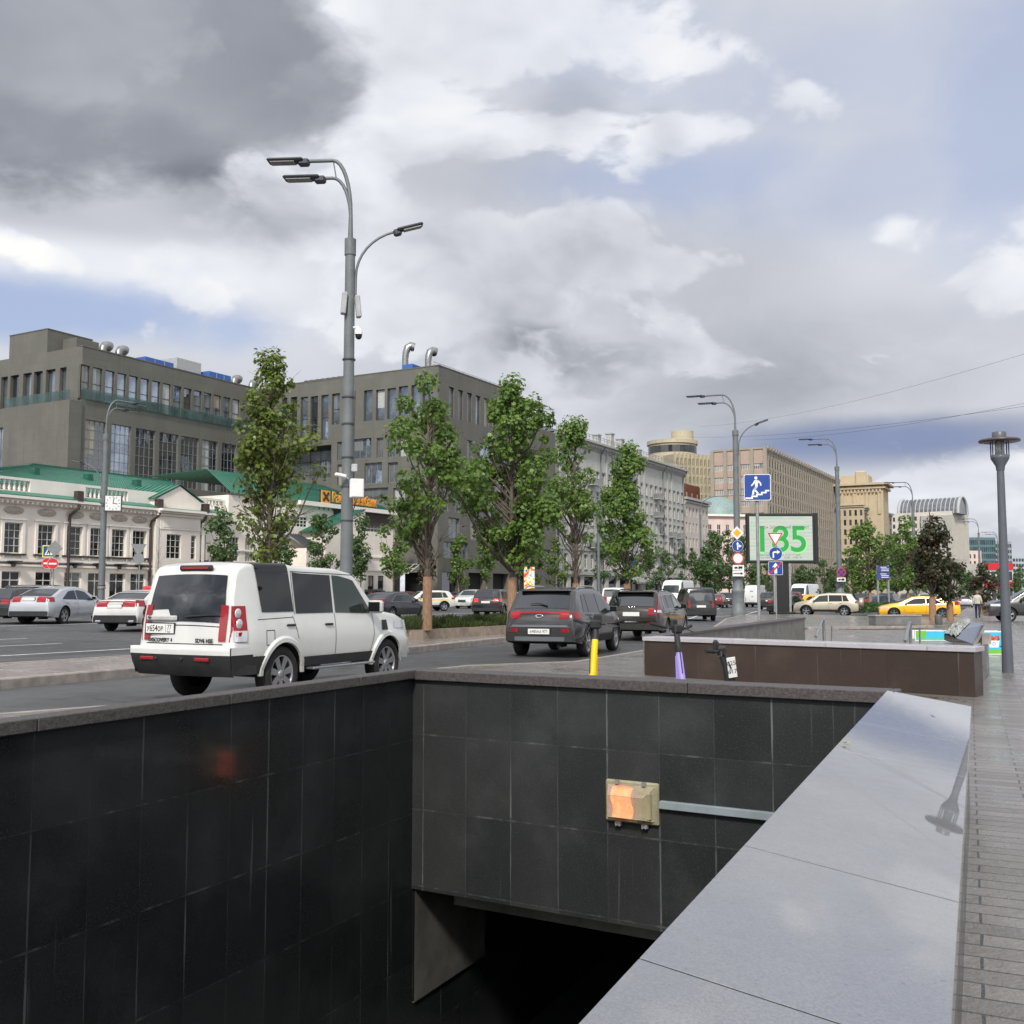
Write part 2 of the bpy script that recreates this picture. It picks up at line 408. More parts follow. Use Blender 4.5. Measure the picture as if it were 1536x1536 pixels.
M_PAVE = paver_mat('wet_paving', R(24), .62, .155, lin(142, 136, 130), lin(106, 102, 98), .95)
M_PAVE2 = paver_mat('pink_grey_paving', R(29), .6, .3, lin(168, 158, 150), lin(140, 130, 124), .15)
M_KERB = mat('granite_kerb', lin(150, 142, 136), .6, var=.25, vs=5, bump=.3, bs=60)
M_PAINT = mat('road_paint', lin(205, 205, 205), .6, var=.25, vs=6)
M_CONC = mat('raw_concrete', lin(86, 85, 81), .8, var=.3, vs=2.5, bump=.4, bs=18)

# stairwell corners, read off the coping (its top is 0.75 m above the square)
CT = .75
wl0, wl1 = Z(0, 1082, CT), Z(620, 1004, CT)
wr1, wr0 = Z(1331, 1036, CT), Z(868, 1536, CT)
d1 = (wl1 - wl0).normalized(); wlA = wl0 - d1 * 6.0
d2 = (wr1 - wr0).normalized(); wrA = wr0 - d2 * 4.2
TILT = .088                        # the wide top falls towards the pavement
nr = Vector((d2.y, -d2.x, 0))
pr1, pr0 = Z(1457, 1052, CT - TILT), Z(1430, 1536, CT - TILT)
PW = ((pr1 - wr1).dot(nr) + (pr0 - wr1).dot(nr)) / 2
print('PW', (pr1 - wr1).dot(nr), (pr0 - wr1).dot(nr), (pr1 - wr1).dot(d2))
# second stairwell further on
SB = .66
b0, b1 = Z(963, 955, SB), Z(1463, 971, SB)
bd = (b1 - b0).normalized(); bn_ = Vector((-bd.y, bd.x, 0))
c0, c1 = b0 + bn_ * .5, b1 + bn_ * .5
ax2 = sv(28)
hole1 = [wlA, wl1 + d1 * .2, wr1 + d2 * .2, wrA]
h2a = b0 + bn_ * .5 + bd * .45; h2b = b1 + bn_ * .5 - bd * .5
h2b = b1 + bn_ * .5 - bd * .62
hole2 = [h2a, h2a + ax2 * 13, h2b + ax2 * 13, h2b]

def sheet(name, loops, off, m, skirt=None):
    """flat polygon (first loop) with holes, following the fall of the square"""
    pts = [[Vector((p[0], p[1], 0)) for p in l] for l in loops]
    tri = tessellate_polygon(pts)
    fl = [p for l in pts for p in l]
    vs = [(p.x, p.y, gz(p.x, p.y, off)) for p in fl]
    mb = MB()
    fs = []
    for a, b, c in tri:
        cr = (fl[b] - fl[a]).cross(fl[c] - fl[a]).z
        fs.append((a, b, c) if cr > 0 else (a, c, b))
    mb.add(vs, fs)
    return structure(mb.build(name, m))
sheet('road', [[(-1500, -60), (2500, -60), (2500, 3500), (-1500, 3500)], [hole1[0], hole1[1], hole1[2], hole1[3]], hole2], ROAD, M_ASPH)
edge_px = [(-420, 1112), (0, 1070), (120, 1061), (225, 1054), (420, 1031), (600, 1008), (700, 998), (861, 992), (960, 976), (1045, 956), (1088, 928), (1112, 922.5), (1200, 921.5), (1330, 925), (1428, 927), (1446, 915), (1466, 901)]
kerb_line = [G(*p) for p in edge_px]
plaza = [(-14, -30)] + [(p.x, p.y) for p in kerb_line] + [(kerb_line[-1].x + 120, kerb_line[-1].y + 200), (260, 60), (260, -30)]
sheet('square_paving', [plaza, hole1, hole2], 0.0, M_PAVE)
def kerb(name, pts, off0, off1, w, m, side=1, closed=False):
    """a kerb stone run: step down on the given side"""
    mb = MB(); n = len(pts)
    P = [Vector((p[0], p[1], 0)) for p in pts]
    L = []
    for i in range(n):
        a = P[(i - 1) % n] if (closed or i) else P[i]; b = P[(i + 1) % n] if (closed or i < n - 1) else P[i]
        tdir = (b - a).normalized(); L.append(Vector((-tdir.y, tdir.x, 0)) * side)
    for i in range(n if closed else n - 1):
        j = (i + 1) % n
        o0, o1 = P[i] + L[i] * .012, P[j] + L[j] * .012
        i0, i1 = P[i] - L[i] * w, P[j] - L[j] * w
        def v(p, o): return (p.x, p.y, gz(p.x, p.y, o))
        mb.quad(v(i0, off1), v(i1, off1), v(o1 - L[j] * .02, off1), v(o0 - L[i] * .02, off1))
        mb.quad(v(o0 - L[i] * .02, off1), v(o1 - L[j] * .02, off1), v(o1, off1 - .02), v(o0, off1 - .02))
        mb.quad(v(o0, off1 - .02), v(o1, off1 - .02), v(o1, off0), v(o0, off0))
        mb.quad(v(i0, off1), v(i1, off1), v(i1, off0), v(i0, off0))
    return structure(mb.build(name, m, fix=True))
kerb('square_kerb', kerb_line, ROAD - .02, .006, .13, M_KERB, 1)
# traffic island with its planter, parallel to the street
near = [G(-500, 1085), G(0, 1020), G(200, 1003), G(607, 972), G(754, 957)]
s29 = sv(STREET)
near += [near[-1] + s29 * 7, near[-1] + s29 * 13]
far = [G(-500, 1040), G(0, 995.6), G(206, 983)]
far += [far[-1] + s29 * 12, far[-1] + s29 * 24, near[-1] + Vector((-1.2, 1.4, 0))]
isl = near + far[::-1]
sheet('island_paving', [isl], .012, M_PAVE2)
kerb('island_kerb', isl, ROAD - .02, .018, .16, M_KERB, -1, True)
# road markings, 4 mm above the carriageway
mk = MB()
def stripe(p, q, w=.15):
    p = Vector((p.x, p.y, 0)); q = Vector((q.x, q.y, 0)); t = (q - p).normalized(); n = Vector((-t.y, t.x, 0)) * w / 2
    mk.add([(v.x, v.y, gz(v.x, v.y, ROAD + .004)) for v in (p - n, q - n, q + n, p + n)], [(0, 1, 2, 3)])
a = G(0, 984, ROAD); stripe(a - s29 * 30, a + s29 * 240, .16)
n29 = Vector((-s29.y, s29.x, 0))
for lane in (1, 2, 3, 4, 6, 7, 8, 9):
    base = a + n29 * (3.4 * lane + .3)
    for k in range(-3, 24): stripe(base + s29 * (k * 9 + lane * 1.3), base + s29 * (k * 9 + lane * 1.3 + 3.2), .13)
base = a + n29 * 17.2
stripe(base - s29 * 30, base + s29 * 240, .13); stripe(base + n29 * .35 - s29 * 30, base + n29 * .35 + s29 * 240, .13)
for px, py, px2, py2 in ((1150, 912, 1085, 933), (1000, 940, 1100, 905)):
    stripe(G(px, py, ROAD), G(px2, py2, ROAD), .14)
structure(mk.build('road_markings', M_PAINT))
# far pavement in front of the buildings
fp = Plane.street(64.5); fq = Plane.street(80)
far_pav = [fp.P(-60), fp.P(420), fq.P(420), fq.P(-60)]
sheet('far_pavement', [far_pav], .01, M_PAVE2)
kerb('far_kerb', far_pav, ROAD - .02, .016, .2, M_KERB, -1, True)

# ------------------------------------------------------------------ stairwell
def tile_mat(name, w, h, ca, cb, rough, lime=.5, zoff=0.0, groutf=.5, xoff=0.0, coat=.0):
    m, t, b, co = mat_nodes(name)
    v = vm(t, 'ADD', swz(t, co, 'XZ0'), (xoff, zoff, 0))
    bk = brick(t, v, w, h, .0028, 0.0)
    n = noise(t, co, 1.3, 6, .65); n2 = noise(t, co, 75, 3, .7); n3 = noise(t, vm(t, 'MULTIPLY', co, (7.0, 1, .8)), 1.0, 5, .6)
    c = mixc(t, bk.outputs['Color'], ca, cb)
    c = mixc(t, ma(t, 'MULTIPLY', sstep(t, n, .45, .75), .45), c, tuple(x * 1.9 for x in cb))
    c = mixc(t, ma(t, 'MULTIPLY', sstep(t, n2, .52, .72), .5), c, tuple(min(1, x * 3.0) for x in cb))
    # lime washed out of the joints
    near_j = brick(t, v, w, h, .008, 0.0).outputs['Fac']
    l1 = ma(t, 'MULTIPLY', near_j, sstep(t, n3, .50, .68))
    l2 = ma(t, 'MULTIPLY', bk.outputs['Fac'], ma(t, 'ADD', groutf, ma(t, 'MULTIPLY', sstep(t, n3, .4, .6), .6)))
    hz = brick(t, v, 400.0, h, .03, 0.0).outputs['Fac']      # level joints stay dark
    c = mixc(t, ma(t, 'MULTIPLY', ma(t, 'MULTIPLY', ma(t, 'MAXIMUM', l1, l2), lime), ma(t, 'SUBTRACT', 1.0, ma(t, 'MULTIPLY', hz, .5))), c, (.24, .25, .24))
    drip = ma(t, 'MULTIPLY', sstep(t, noise(t, vm(t, 'MULTIPLY', co, (26.0, 1, .5)), 1.0, 3, .5), .66, .74), sstep(t, noise(t, co, .9, 2), .5, .62))
    c = mixc(t, ma(t, 'MULTIPLY', drip, .16), c, (.3, .3, .3))
    t.links.new(c, b.inputs['Base Color'])
    t.links.new(sstep(t, n, .3, .7, rough, rough + .25), b.inputs['Roughness']); b.inputs['Coat Weight'].default_value = coat; b.inputs['Coat Roughness'].default_value = .09
    hgt = ma(t, 'ADD', ma(t, 'MULTIPLY', bk.outputs['Fac'], -1.0), ma(t, 'ADD', ma(t, 'MULTIPLY', bk.outputs['Color'], .6), ma(t, 'MULTIPLY', n2, .1)))
    b.inputs['Specular IOR Level'].default_value = .28
    bn = nd(t, 'ShaderNodeBump', {'Strength': .3, 'Distance': .006, 'Height': hgt}); t.links.new(bn.outputs[0], b.inputs['Normal'])
    return m
def coping_mat(name, base, rough, coat=1.0, crough=.03):
    m, t, b, co = mat_nodes(name)
    g = noise(t, co, 150, 2, .7); n = noise(t, co, 1.6, 5, .6); n2 = noise(t, co, 9, 5, .65)
    c = mixc(t, sstep(t, g, .35, .65), tuple(x * .82 for x in base), tuple(min(1, x * 1.18) for x in base))
    c = mixc(t, ma(t, 'MULTIPLY', sstep(t, n, .4, .7), .35), c, tuple(x * .62 for x in base))
    c = mixc(t, ma(t, 'MULTIPLY', sstep(t, noise(t, co, 55, 2), .68, .74), .5), c, (.03, .03, .03))
    t.links.new(c, b.inputs['Base Color'])
    t.links.new(sstep(t, n2, .35, .65, rough, rough + .15), b.inputs['Roughness'])
    b.inputs['Specular IOR Level'].default_value = .6; b.inputs['Coat Weight'].default_value = coat; b.inputs['Coat IOR'].default_value = 2.1
    wet = ma(t, 'ADD', ma(t, 'MULTIPLY', n, .7), ma(t, 'MULTIPLY', n2, .3))
    t.links.new(sstep(t, wet, .45, .64, crough * .5, crough * 3.2), b.inputs['Coat Roughness'])
    return m
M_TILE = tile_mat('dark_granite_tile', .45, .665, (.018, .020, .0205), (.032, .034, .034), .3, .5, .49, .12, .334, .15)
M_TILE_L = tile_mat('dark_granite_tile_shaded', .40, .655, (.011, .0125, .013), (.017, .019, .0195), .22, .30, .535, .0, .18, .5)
M_TILE_B = tile_mat('brown_granite_tile', 1.06, 1.4, (.034, .024, .019), (.046, .032, .026), .3, .35, .6, .25)
M_COPE = coping_mat('polished_grey_granite', lin(116, 116, 117), .34, 1.0, .011)
M_COPE_R = mat('rough_red_grey_granite', lin(74, 69, 68), .5, var=.35, vs=40, bump=.5, bs=90)
M_COPE_B = coping_mat('polished_granite_sky_sheen', lin(176, 172, 178), .4, .3, .15)  # pale sheen of the sky painted into the stone's base colour
M_GAP = mat('slab_joint', (.012, .012, .012), .9, var=0)

def wall_obj(name, p, q, z0, z1, thick, m, parent, out=0.0):
    """wall whose face runs p->q (local X) with its body behind it (local +Y)"""
    d = Vector((q.x - p.x, q.y - p.y, 0)); L = d.length
    mb = MB().box((L / 2, thick / 2, (z0 + z1) / 2), (L, thick, z1 - z0))
    o = mb.build(name, m, parent); o.location = (p.x, p.y, 0); o.rotation_euler = (0, 0, math.atan2(d.y, d.x))
    return o
def slabs(mb, p, q, w, z0, z1, cuts, over, bev=.006, w2=None):
    """coping stones from p to q, width w to the left of p->q, cut at the given lengths"""
    d = Vector((q.x - p.x, q.y - p.y, 0)); L = d.length; d.normalize(); nrm = Vector((-d.y, d.x, 0))
    ang = math.atan2(d.y, d.x)
    cs = [0.0] + [c for c in cuts if 0 < c < L] + [L]
    for a, b in zip(cs, cs[1:]):
        c = p + d * ((a + b) / 2) + nrm * (w / 2 - over)
        mb.box((0, 0, 0), (b - a - .006, w, z1 - z0), 0, Matrix.Translation((c.x, c.y, (z0 + z1) / 2)) @ Matrix.Rotation(ang, 4, 'Z'), bev)

WELL_B = -3.25
# left wall
t1 = thing('stairwell_wall', 'dark granite tiled left wall of the stairwell beside the white off-roader', 'wall', (wlA.x, wlA.y, 0))
inv = Matrix.Translation((-wlA.x, -wlA.y, 0))
def sub(o, root): o.location = Vector(o.location) - Vector(root.location); return o
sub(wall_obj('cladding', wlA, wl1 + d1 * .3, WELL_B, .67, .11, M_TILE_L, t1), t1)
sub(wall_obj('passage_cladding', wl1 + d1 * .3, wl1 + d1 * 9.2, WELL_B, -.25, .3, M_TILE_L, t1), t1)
mb = MB(); slabs(mb, wlA, wl1 + d1 * .25, .17, .672, CT, [i * 1.55 for i in range(1, 12)], .05)
o = mb.build('coping', M_COPE_R, t1, -Vector(t1.location))
# back wall (over the opening)
wd = (wr1 - wl1).normalized(); wnr = Vector((-wd.y, wd.x, 0))
t2 = thing('stairwell_wall', 'dark tiled end wall above the underpass opening with the lit orange lamp on it', 'wall', (wl1.x, wl1.y, 0))
ztop = -1.19
sub(wall_obj('cladding', wl1, wr1 + wd * .3, ztop, .66, .3, M_TILE, t2), t2)
mb = MB(); slabs(mb, wl1 - wd * .0, wr1 + wd * .06, .30, .66, CT - .004, [2.62, 4.1], .045)
mb.build('coping', M_COPE_R, t2, -Vector(t2.location))
bm_ = MB(); L2 = (wr1 - wl1).length
bm_.box((L2 / 2 + .3, .95, ztop - .14), (L2 + .6, .5, .36))
o = bm_.build('lintel_beam', mat('lintel_concrete', lin(150, 147, 140), .8, var=.3, vs=2.5), t2, (0, 0, 0), (0, 0, math.atan2(wd.y, wd.x)))
# right parapet
t3 = thing('parapet', 'low granite parapet with wide wet polished grey top running to the foreground', 'parapet', (wrA.x, wrA.y, 0))
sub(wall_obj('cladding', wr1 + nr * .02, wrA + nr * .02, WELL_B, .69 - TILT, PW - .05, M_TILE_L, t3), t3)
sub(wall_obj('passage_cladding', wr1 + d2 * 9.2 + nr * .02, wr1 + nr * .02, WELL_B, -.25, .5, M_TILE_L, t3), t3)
Lr = (wr1 - wrA).length
cuts = sorted({Lr - (wr1 - Z(x, y, CT)).length for x, y in ((1262, 1124), (1128, 1270), (968, 1440), (1300, 1084))} | {.9, 2.1, 3.2})
def tilt(mb):
    mb.v = [(x, y, z - TILT * (Vector((x, y, 0)) - Vector((wr1.x, wr1.y, 0))).dot(nr) / PW) for x, y, z in mb.v]; return mb
mb = MB(); slabs(mb, wrA, wr1, PW, .692, CT + .002, cuts, PW, .0015); tilt(mb)
mb.build('coping', M_COPE, t3, -Vector(t3.location))
mb = MB(); slabs(mb, wrA, wr1, PW - .01, .691, CT + .0008, [], PW - .004, 0); tilt(mb); mb.build('joint_filler', M_GAP, t3, -Vector(t3.location))
# concrete jamb and dark passage
t4 = MB()
pd = d1
ja, jb = wl1 + wnr * .32, wl1 + wnr * .32 + pd * 1.25
pas = MB()
off = Vector((d1.y, -d1.x, 0)) * .02
A0 = wl1 + d1 * .02 + off; A1 = wl1 + d1 * 1.35 + off
pas.add([(A0.x, A0.y, -2.18), (A1.x, A1.y, -2.18), (A1.x, A1.y, ztop), (A0.x, A0.y, ztop)], [(0, 1, 2, 3)])
o2 = Vector((d1.y, -d1.x, 0)) * .03
pas.add([(p.x, p.y, z) for p, z in ((A0, -2.18), (A1, -2.18), (A1 - off, -2.18), (A0 - off, -2.18))], [(0, 1, 2, 3)])
o = pas.build('bare_concrete_band', M_CONC, t1, -Vector(t1.location))
floor_m = mat('underpass_floor', (.035, .035, .036), .8, var=.3)
ft = MB()
ps = [wlA, wl1 + d1 * 9, wr1 + d2 * 9 + nr * .1, wrA + nr * .1]
ft.add([(p.x, p.y, WELL_B + .03) for p in ps], [(0, 3, 2, 1)])
structure(ft.build('underpass_floor', floor_m, fix=True))
ce = MB()
ca_, cb_ = wl1 + wnr * 1.1, wr1 + wnr * 1.1
for z in (ztop - .05,):
    ce.box((L2 / 2, 4.6, z), (L2 + 8, 8.4, .08))
ce.box((L2 / 2, 7.9, -2.2), (L2 + 8, .2, 2.6))
o = ce.build('underpass_ceiling', mat('underpass_dark_plaster', (.03, .03, .03), .9, var=.2)); o.location = (wl1.x, wl1.y, 0); o.rotation_euler = (0, 0, math.atan2(wd.y, wd.x)); structure(o)
# stairs coming down from behind the camera
st = MB(); sdir = d1; side = Vector((d1.y, -d1.x, 0)); wid = (wrA - wlA).dot(side) + .2
nst = 19
for i in range(nst):
    c = wlA + sdir * (.5 + i * .34 + .17) + side * (wid / 2)
    zt = -.15 - i * .16
    st.box((0, 0, 0), (wid, .36, .3), 0, Matrix.Translation((c.x, c.y, zt - .15)) @ Matrix.Rotation(math.atan2(side.y, side.x), 4, 'Z'))
structure(st.build('underpass_stairs', mat('granite_steps', (.10, .10, .10), .6, var=.25, vs=8)))

# second stairwell beyond, brown granite
t5 = thing('parapet', 'brown granite parapet with pale polished top standing behind the kick scooters', 'parapet', (b0.x, b0.y, 0))
sub(wall_obj('cladding', b0 + bn_ * .03 + bd * .03, b1 + bn_ * .03 - bd * .03, -.35, SB - .075, .42, M_TILE_B, t5), t5)
mb = MB(); Lb = (b1 - b0).length
slabs(mb, b0, b1, .5, SB - .073, SB, [1.75, 3.35, 4.9], .0, .006)
mb.build('coping', M_COPE_B, t5, -Vector(t5.location))
# its left wing wall going away
lw0 = b0 + bn_ * .5 + bd * .05
pt = Z(1207, 926, SB); lw1 = pt
ld = (lw1 - lw0).normalized()
t6 = thing('stairwell_wall', 'long granite wall of the far stairwell ending behind the underpass sign pole', 'wall', (lw0.x, lw0.y, 0))
sub(wall_obj('cladding', lw0, lw1, -3.2, SB - .06, .3, mat('grey_granite_cladding', lin(112, 108, 102), .5, var=.25, vs=3), t6), t6)
mb = MB(); slabs(mb, lw0, lw1 + ld * .04, .36, SB - .058, SB, [i * 1.5 for i in range(1, 12)], .03)
mb.build('coping', M_COPE_R, t6, -Vector(t6.location))
# its right wing wall
rw0 = b1 + sv(27) * .42 + Vector((-.03, 0, 0))
t7 = thing('parapet', 'grey wet granite parapet at the right of the far stairwell beside the blue sandwich board', 'parapet', (rw0.x, rw0.y, 0))
rd = sv(27.5); rw1 = rw0 + rd * 6.5
M_MOSS = tile_mat('wet_green_granite', .8, 1.4, (.07, .075, .06), (.10, .10, .085), .12, .3, .6, .3)
mb = MB().box((2.25, .24, .12), (4.5, .42, .94)); o = mb.build('cladding', M_MOSS, t7, (0, 0, 0), (0, 0, math.atan2(rd.y, rd.x)))
mb = MB(); slabs(mb, Vector((0, 0, 0)), rd * 4.5, .50, SB - .07, SB + .002, [1.6, 3.2], .02); mb.build('coping', M_COPE_B, t7)
# steps and floor of the far well
st = MB(); sid = bd; w2 = (h2b - h2a).length
for i in range(18):
    c = h2a + ax2 * (12.8 - i * .36) + sid * (w2 / 2)
    zt = -.1 - i * .16
    st.box((0, 0, 0), (w2, .38, .3), 0, Matrix.Translation((c.x, c.y, zt - .15)) @ Matrix.Rotation(math.atan2(sid.y, sid.x), 4, 'Z'))
c = (h2a + h2b) / 2 + ax2 * 4
st.box((0, 0, 0), (w2, 9, .2), 0, Matrix.Translation((c.x, c.y, -3.1)) @ Matrix.Rotation(math.atan2(sid.y, sid.x), 4, 'Z'))
structure(st.build('far_stairs', MATS['granite_steps']))

# ------------------------------------------------------------------ buildings
def glass_mat(name, base, rough=.03, ior=2.2, wav=.0):
    m, t, b, co = mat_nodes(name)
    n = noise(t, co, .45, 3, .5)
    t.links.new(mixc(t, sstep(t, n, .35, .65), tuple(x * .6 for x in base), base), b.inputs['Base Color'])
    b.inputs['Roughness'].default_value = rough; b.inputs['IOR'].default_value = ior; b.inputs['Metallic'].default_value = wav
    bn = nd(t, 'ShaderNodeBump', {'Strength': .12, 'Distance': .05, 'Height': noise(t, co, 1.1, 2, .5)}); t.links.new(bn.outputs[0], b.inputs['Normal'])
    return m
GL_OFF = [glass_mat('office_glass', (.44, .50, .58), .02, 1.6, .8), glass_mat('office_glass_deep', (.02, .024, .028), .03, 2.6), glass_mat('office_glass_blind', (.16, .17, .18), .08, 2.1)]
GL_OLD = [glass_mat('house_glass', (.028, .030, .032), .04, 1.7), glass_mat('house_glass_curtain', (.10, .10, .095), .1, 1.7), glass_mat('house_glass_dark', (.014, .015, .016), .04, 1.6)]
M_FR_W = mat('white_window_frame', lin(205, 203, 196), .5, var=.08)
M_FR_D = mat('dark_window_frame', lin(62, 64, 66), .45, var=.1)
M_FR_G = mat('grey_window_frame', lin(128, 132, 135), .45, var=.1)
def panel_mat(name, c, w, h, k=.88, order='XZ0', rough=.75, streak=.25):
    m, t, b, co = mat_nodes(name)
    bk = brick(t, swz(t, co, order), w, h, .012, .5)
    n = noise(t, co, .35, 5, .6); st = noise(t, vm(t, 'MULTIPLY', co, (1.2, 1.2, .12)), 1.0, 5, .6)
    cc = mixc(t, bk.outputs['Color'], tuple(x * .93 for x in c), tuple(x * 1.07 for x in c))
    cc = mixc(t, sstep(t, n, .3, .7), cc, tuple(x * k for x in c))
    cc = mixc(t, ma(t, 'MULTIPLY', sstep(t, st, .5, .75), streak), cc, tuple(x * .55 for x in c))
    cc = mixc(t, ma(t, 'MULTIPLY', bk.outputs['Fac'], .55), cc, tuple(x * .5 for x in c))
    t.links.new(cc, b.inputs['Base Color']); b.inputs['Roughness'].default_value = rough
    bn = nd(t, 'ShaderNodeBump', {'Strength': .25, 'Distance': .02, 'Height': ma(t, 'SUBTRACT', noise(t, co, 14, 4, .6), bk.outputs['Fac'])}); t.links.new(bn.outputs[0], b.inputs['Normal'])
    return m
def stucco_mat(name, c, streak=.18, bs=20):
    m, t, b, co = mat_nodes(name)
    n = noise(t, co, .5, 5, .6); st = noise(t, vm(t, 'MULTIPLY', co, (1.6, 1.6, .1)), 1.0, 5, .62)
    cc = mixc(t, sstep(t, n, .3, .7), c, tuple(x * .9 for x in c))
    cc = mixc(t, ma(t, 'MULTIPLY', sstep(t, st, .48, .75), streak), cc, tuple(x * .6 for x in c))
    t.links.new(cc, b.inputs['Base Color']); b.inputs['Roughness'].default_value = .85
    bn = nd(t, 'ShaderNodeBump', {'Strength': .2, 'Distance': .02, 'Height': noise(t, co, bs, 4, .6)}); t.links.new(bn.outputs[0], b.inputs['Normal'])
    return m

class Face:
    """a facade frame under a building's root: local X along the wall, -Y out to the street, Z up from datum 0"""
    def __init__(s, root, plane, u0):
        s.root, s.pl, s.u0 = root, plane, u0
        s.loc = plane.P(u0) - Vector(root.location); s.loc.z = -root.location.z
        s.rz = math.atan2(plane.e.y, plane.e.x)
    def put(s, mb, name, m, parent=None, fix=False):
        o = mb.build(name, m, s.root, fix=fix); o.location = s.loc; o.rotation_euler = (0, 0, s.rz); return o
    def at(s, o, x, y, z):
        o.parent = s.root; o.location = s.loc + Matrix.Rotation(s.rz, 3, 'Z') @ Vector((x, y, z)); o.rotation_euler = (0, 0, s.rz); return o
    def xz(s, px, py):
        u, z = s.pl.uz(px, py); return u - s.u0, z
    def X(s, px): return s.pl.U(px) - s.u0

def wall_holes(mb, x0, x1, z0, z1, wins, depth, mi=0, top=None):
    """wall in the XZ plane with real openings and reveals"""
    xs = sorted({x0, x1} | {round(v, 4) for w in wins for v in w[:2] if x0 < v < x1})
    zs = sorted({z0, z1} | {round(v, 4) for w in wins for v in w[2:4] if z0 < v < z1})
    for i in range(len(xs) - 1):
        cx = (xs[i] + xs[i + 1]) / 2
        col = [w for w in wins if w[0] < cx < w[1]]
        run = None
        for j in range(len(zs) - 1):
            cz = (zs[j] + zs[j + 1]) / 2
            hole = any(w[2] < cz < w[3] for w in col)
            if not hole and run is None: run = zs[j]
            if run is not None and (hole or j == len(zs) - 2):
                e = zs[j] if hole else zs[j + 1]
                if e > run: mb.quad((xs[i], 0, run), (xs[i + 1], 0, run), (xs[i + 1], 0, e), (xs[i], 0, e), mi)
                run = None
    for w in wins:
        a, b, c, d = w[:4]
        mb.quad((a, 0, c), (a, depth, c), (a, depth, d), (a, 0, d), mi); mb.quad((b, 0, c), (b, 0, d), (b, depth, d), (b, depth, c), mi)
        mb.quad((a, 0, d), (a, depth, d), (b, depth, d), (b, 0, d), mi); mb.quad((a, 0, c), (b, 0, c), (b, depth, c), (a, depth, c), mi)

WCACHE = {}
def win_mesh(w, h, nx, nz, fm, t=.06, fr=.07, style=None):
    """frame with nx x nz lights; style 'T' = transom in the upper third"""
    k = (round(w, 2), round(h, 2), nx, nz, fm.name, t, style)
    if k in WCACHE: return WCACHE[k]
    mb = MB()
    mb.box((w / 2, 0, fr / 2), (w, .07, fr)); mb.box((w / 2, 0, h - fr / 2), (w, .07, fr))
    mb.box((fr / 2, 0, h / 2), (fr, .07, h - 2 * fr)); mb.box((w - fr / 2, 0, h / 2), (fr, .07, h - 2 * fr))
    for i in range(1, nx): mb.box((w * i / nx, .004, h / 2), (t, .05, h - 2 * fr))
    zz = [h * .68] if style == 'T' else [h * j / nz for j in range(1, nz)]
    for z in zz: mb.box((w / 2, -.003, z), (w - 2 * fr, .045, t))
    o = mb.build('window', fm); me = o.data; bpy.data.objects.remove(o)
    g = MB().quad((fr * .5, .03, fr * .5), (w - fr * .5, .03, fr * .5), (w - fr * .5, .03, h - fr * .5), (fr * .5, .03, h - fr * .5))
    WCACHE[k] = (me, g); return WCACHE[k]
PCACHE = {}
rw_ = random.Random(5)
def put_window(face, w, nx, nz, fm, glass, depth=.16, style=None, t=.06):
    a, b, c, d = w[:4]
    me, g = win_mesh(b - a, d - c, nx, nz, fm, t, .07, style)
    o = bpy.data.objects.new('window', me); COL.objects.link(o); face.at(o, a, depth, c)
    gm = rw_.choice(glass); k = (me.name, gm.name)
    if k not in PCACHE:
        p = g.build('pane', gm); PCACHE[k] = p.data
    else: p = bpy.data.objects.new('pane', PCACHE[k]); COL.objects.link(p)
    p.parent = o
    if rw_.random() < .33 and b - a > .9:
        q = rw_.choice((.3, .45, .6, 1.0)); w_, h_ = b - a, d - c; x0, x1 = (.06, w_ - .06) if rw_.random() < .6 else (.06, w_ * .48)
        MB().quad((x0, .029, h_ * (1 - q) + .06), (x1, .029, h_ * (1 - q) + .06), (x1, .029, h_ - .06), (x0, .029, h_ - .06)).build('blind', rw_.choice(BLINDS), o)
    return o
BLINDS = [mat('pale_blind_behind_glass', lin(176, 178, 176), .25, var=.1, coat=.6), mat('grey_blind_behind_glass', lin(118, 122, 124), .25, var=.1, coat=.6), mat('beige_curtain_behind_glass', lin(156, 148, 134), .3, var=.25, vs=5, coat=.6, stretch=(3, 3, .2))]
def many_windows(face, wins, nx, nz, fm, glass, depth=.16, name='windows'):
    """more windows than one could list: one mesh"""
    mb = MB()
    for w in wins:
        a, b, c, d = w[:4]; gi = 1 + rw_.randrange(len(glass)); e = .08
        mb.quad((a, depth + .03, c), (b, depth + .03, c), (b, depth + .03, d), (a, depth + .03, d), gi)
        for x in [a + e / 2, b - e / 2] + [a + (b - a) * i / nx for i in range(1, nx)]: mb.box((x, depth, (c + d) / 2), (e, .05, d - c))
        for z in [c + e / 2, d - e / 2] + [c + (d - c) * i / nz for i in range(1, nz)]: mb.box(((a + b) / 2, depth - .003, z), (b - a - .02, .045, e))
    o = face.put(mb, name, [fm] + glass); o['kind'] = 'stuff'; return o
def shell(mb, x0, x1, z0, z1, dep, mi=0, back=True, para=0.0, left=True):
    """ends, back and flat roof of a block behind the facade"""
    if left: mb.quad((x0, dep, z0), (x0, 0, z0), (x0, 0, z1), (x0, dep, z1), mi)
    mb.quad((x1, 0, z0), (x1, dep, z0), (x1, dep, z1), (x1, 0, z1), mi)
    if back: mb.quad((x1, dep, z0), (x0, dep, z0), (x0, dep, z1), (x1, dep, z1), mi)
    zr = z1 - para
    mb.quad((x0, 0, zr), (x1, 0, zr), (x1, dep, zr), (x0, dep, zr), mi)

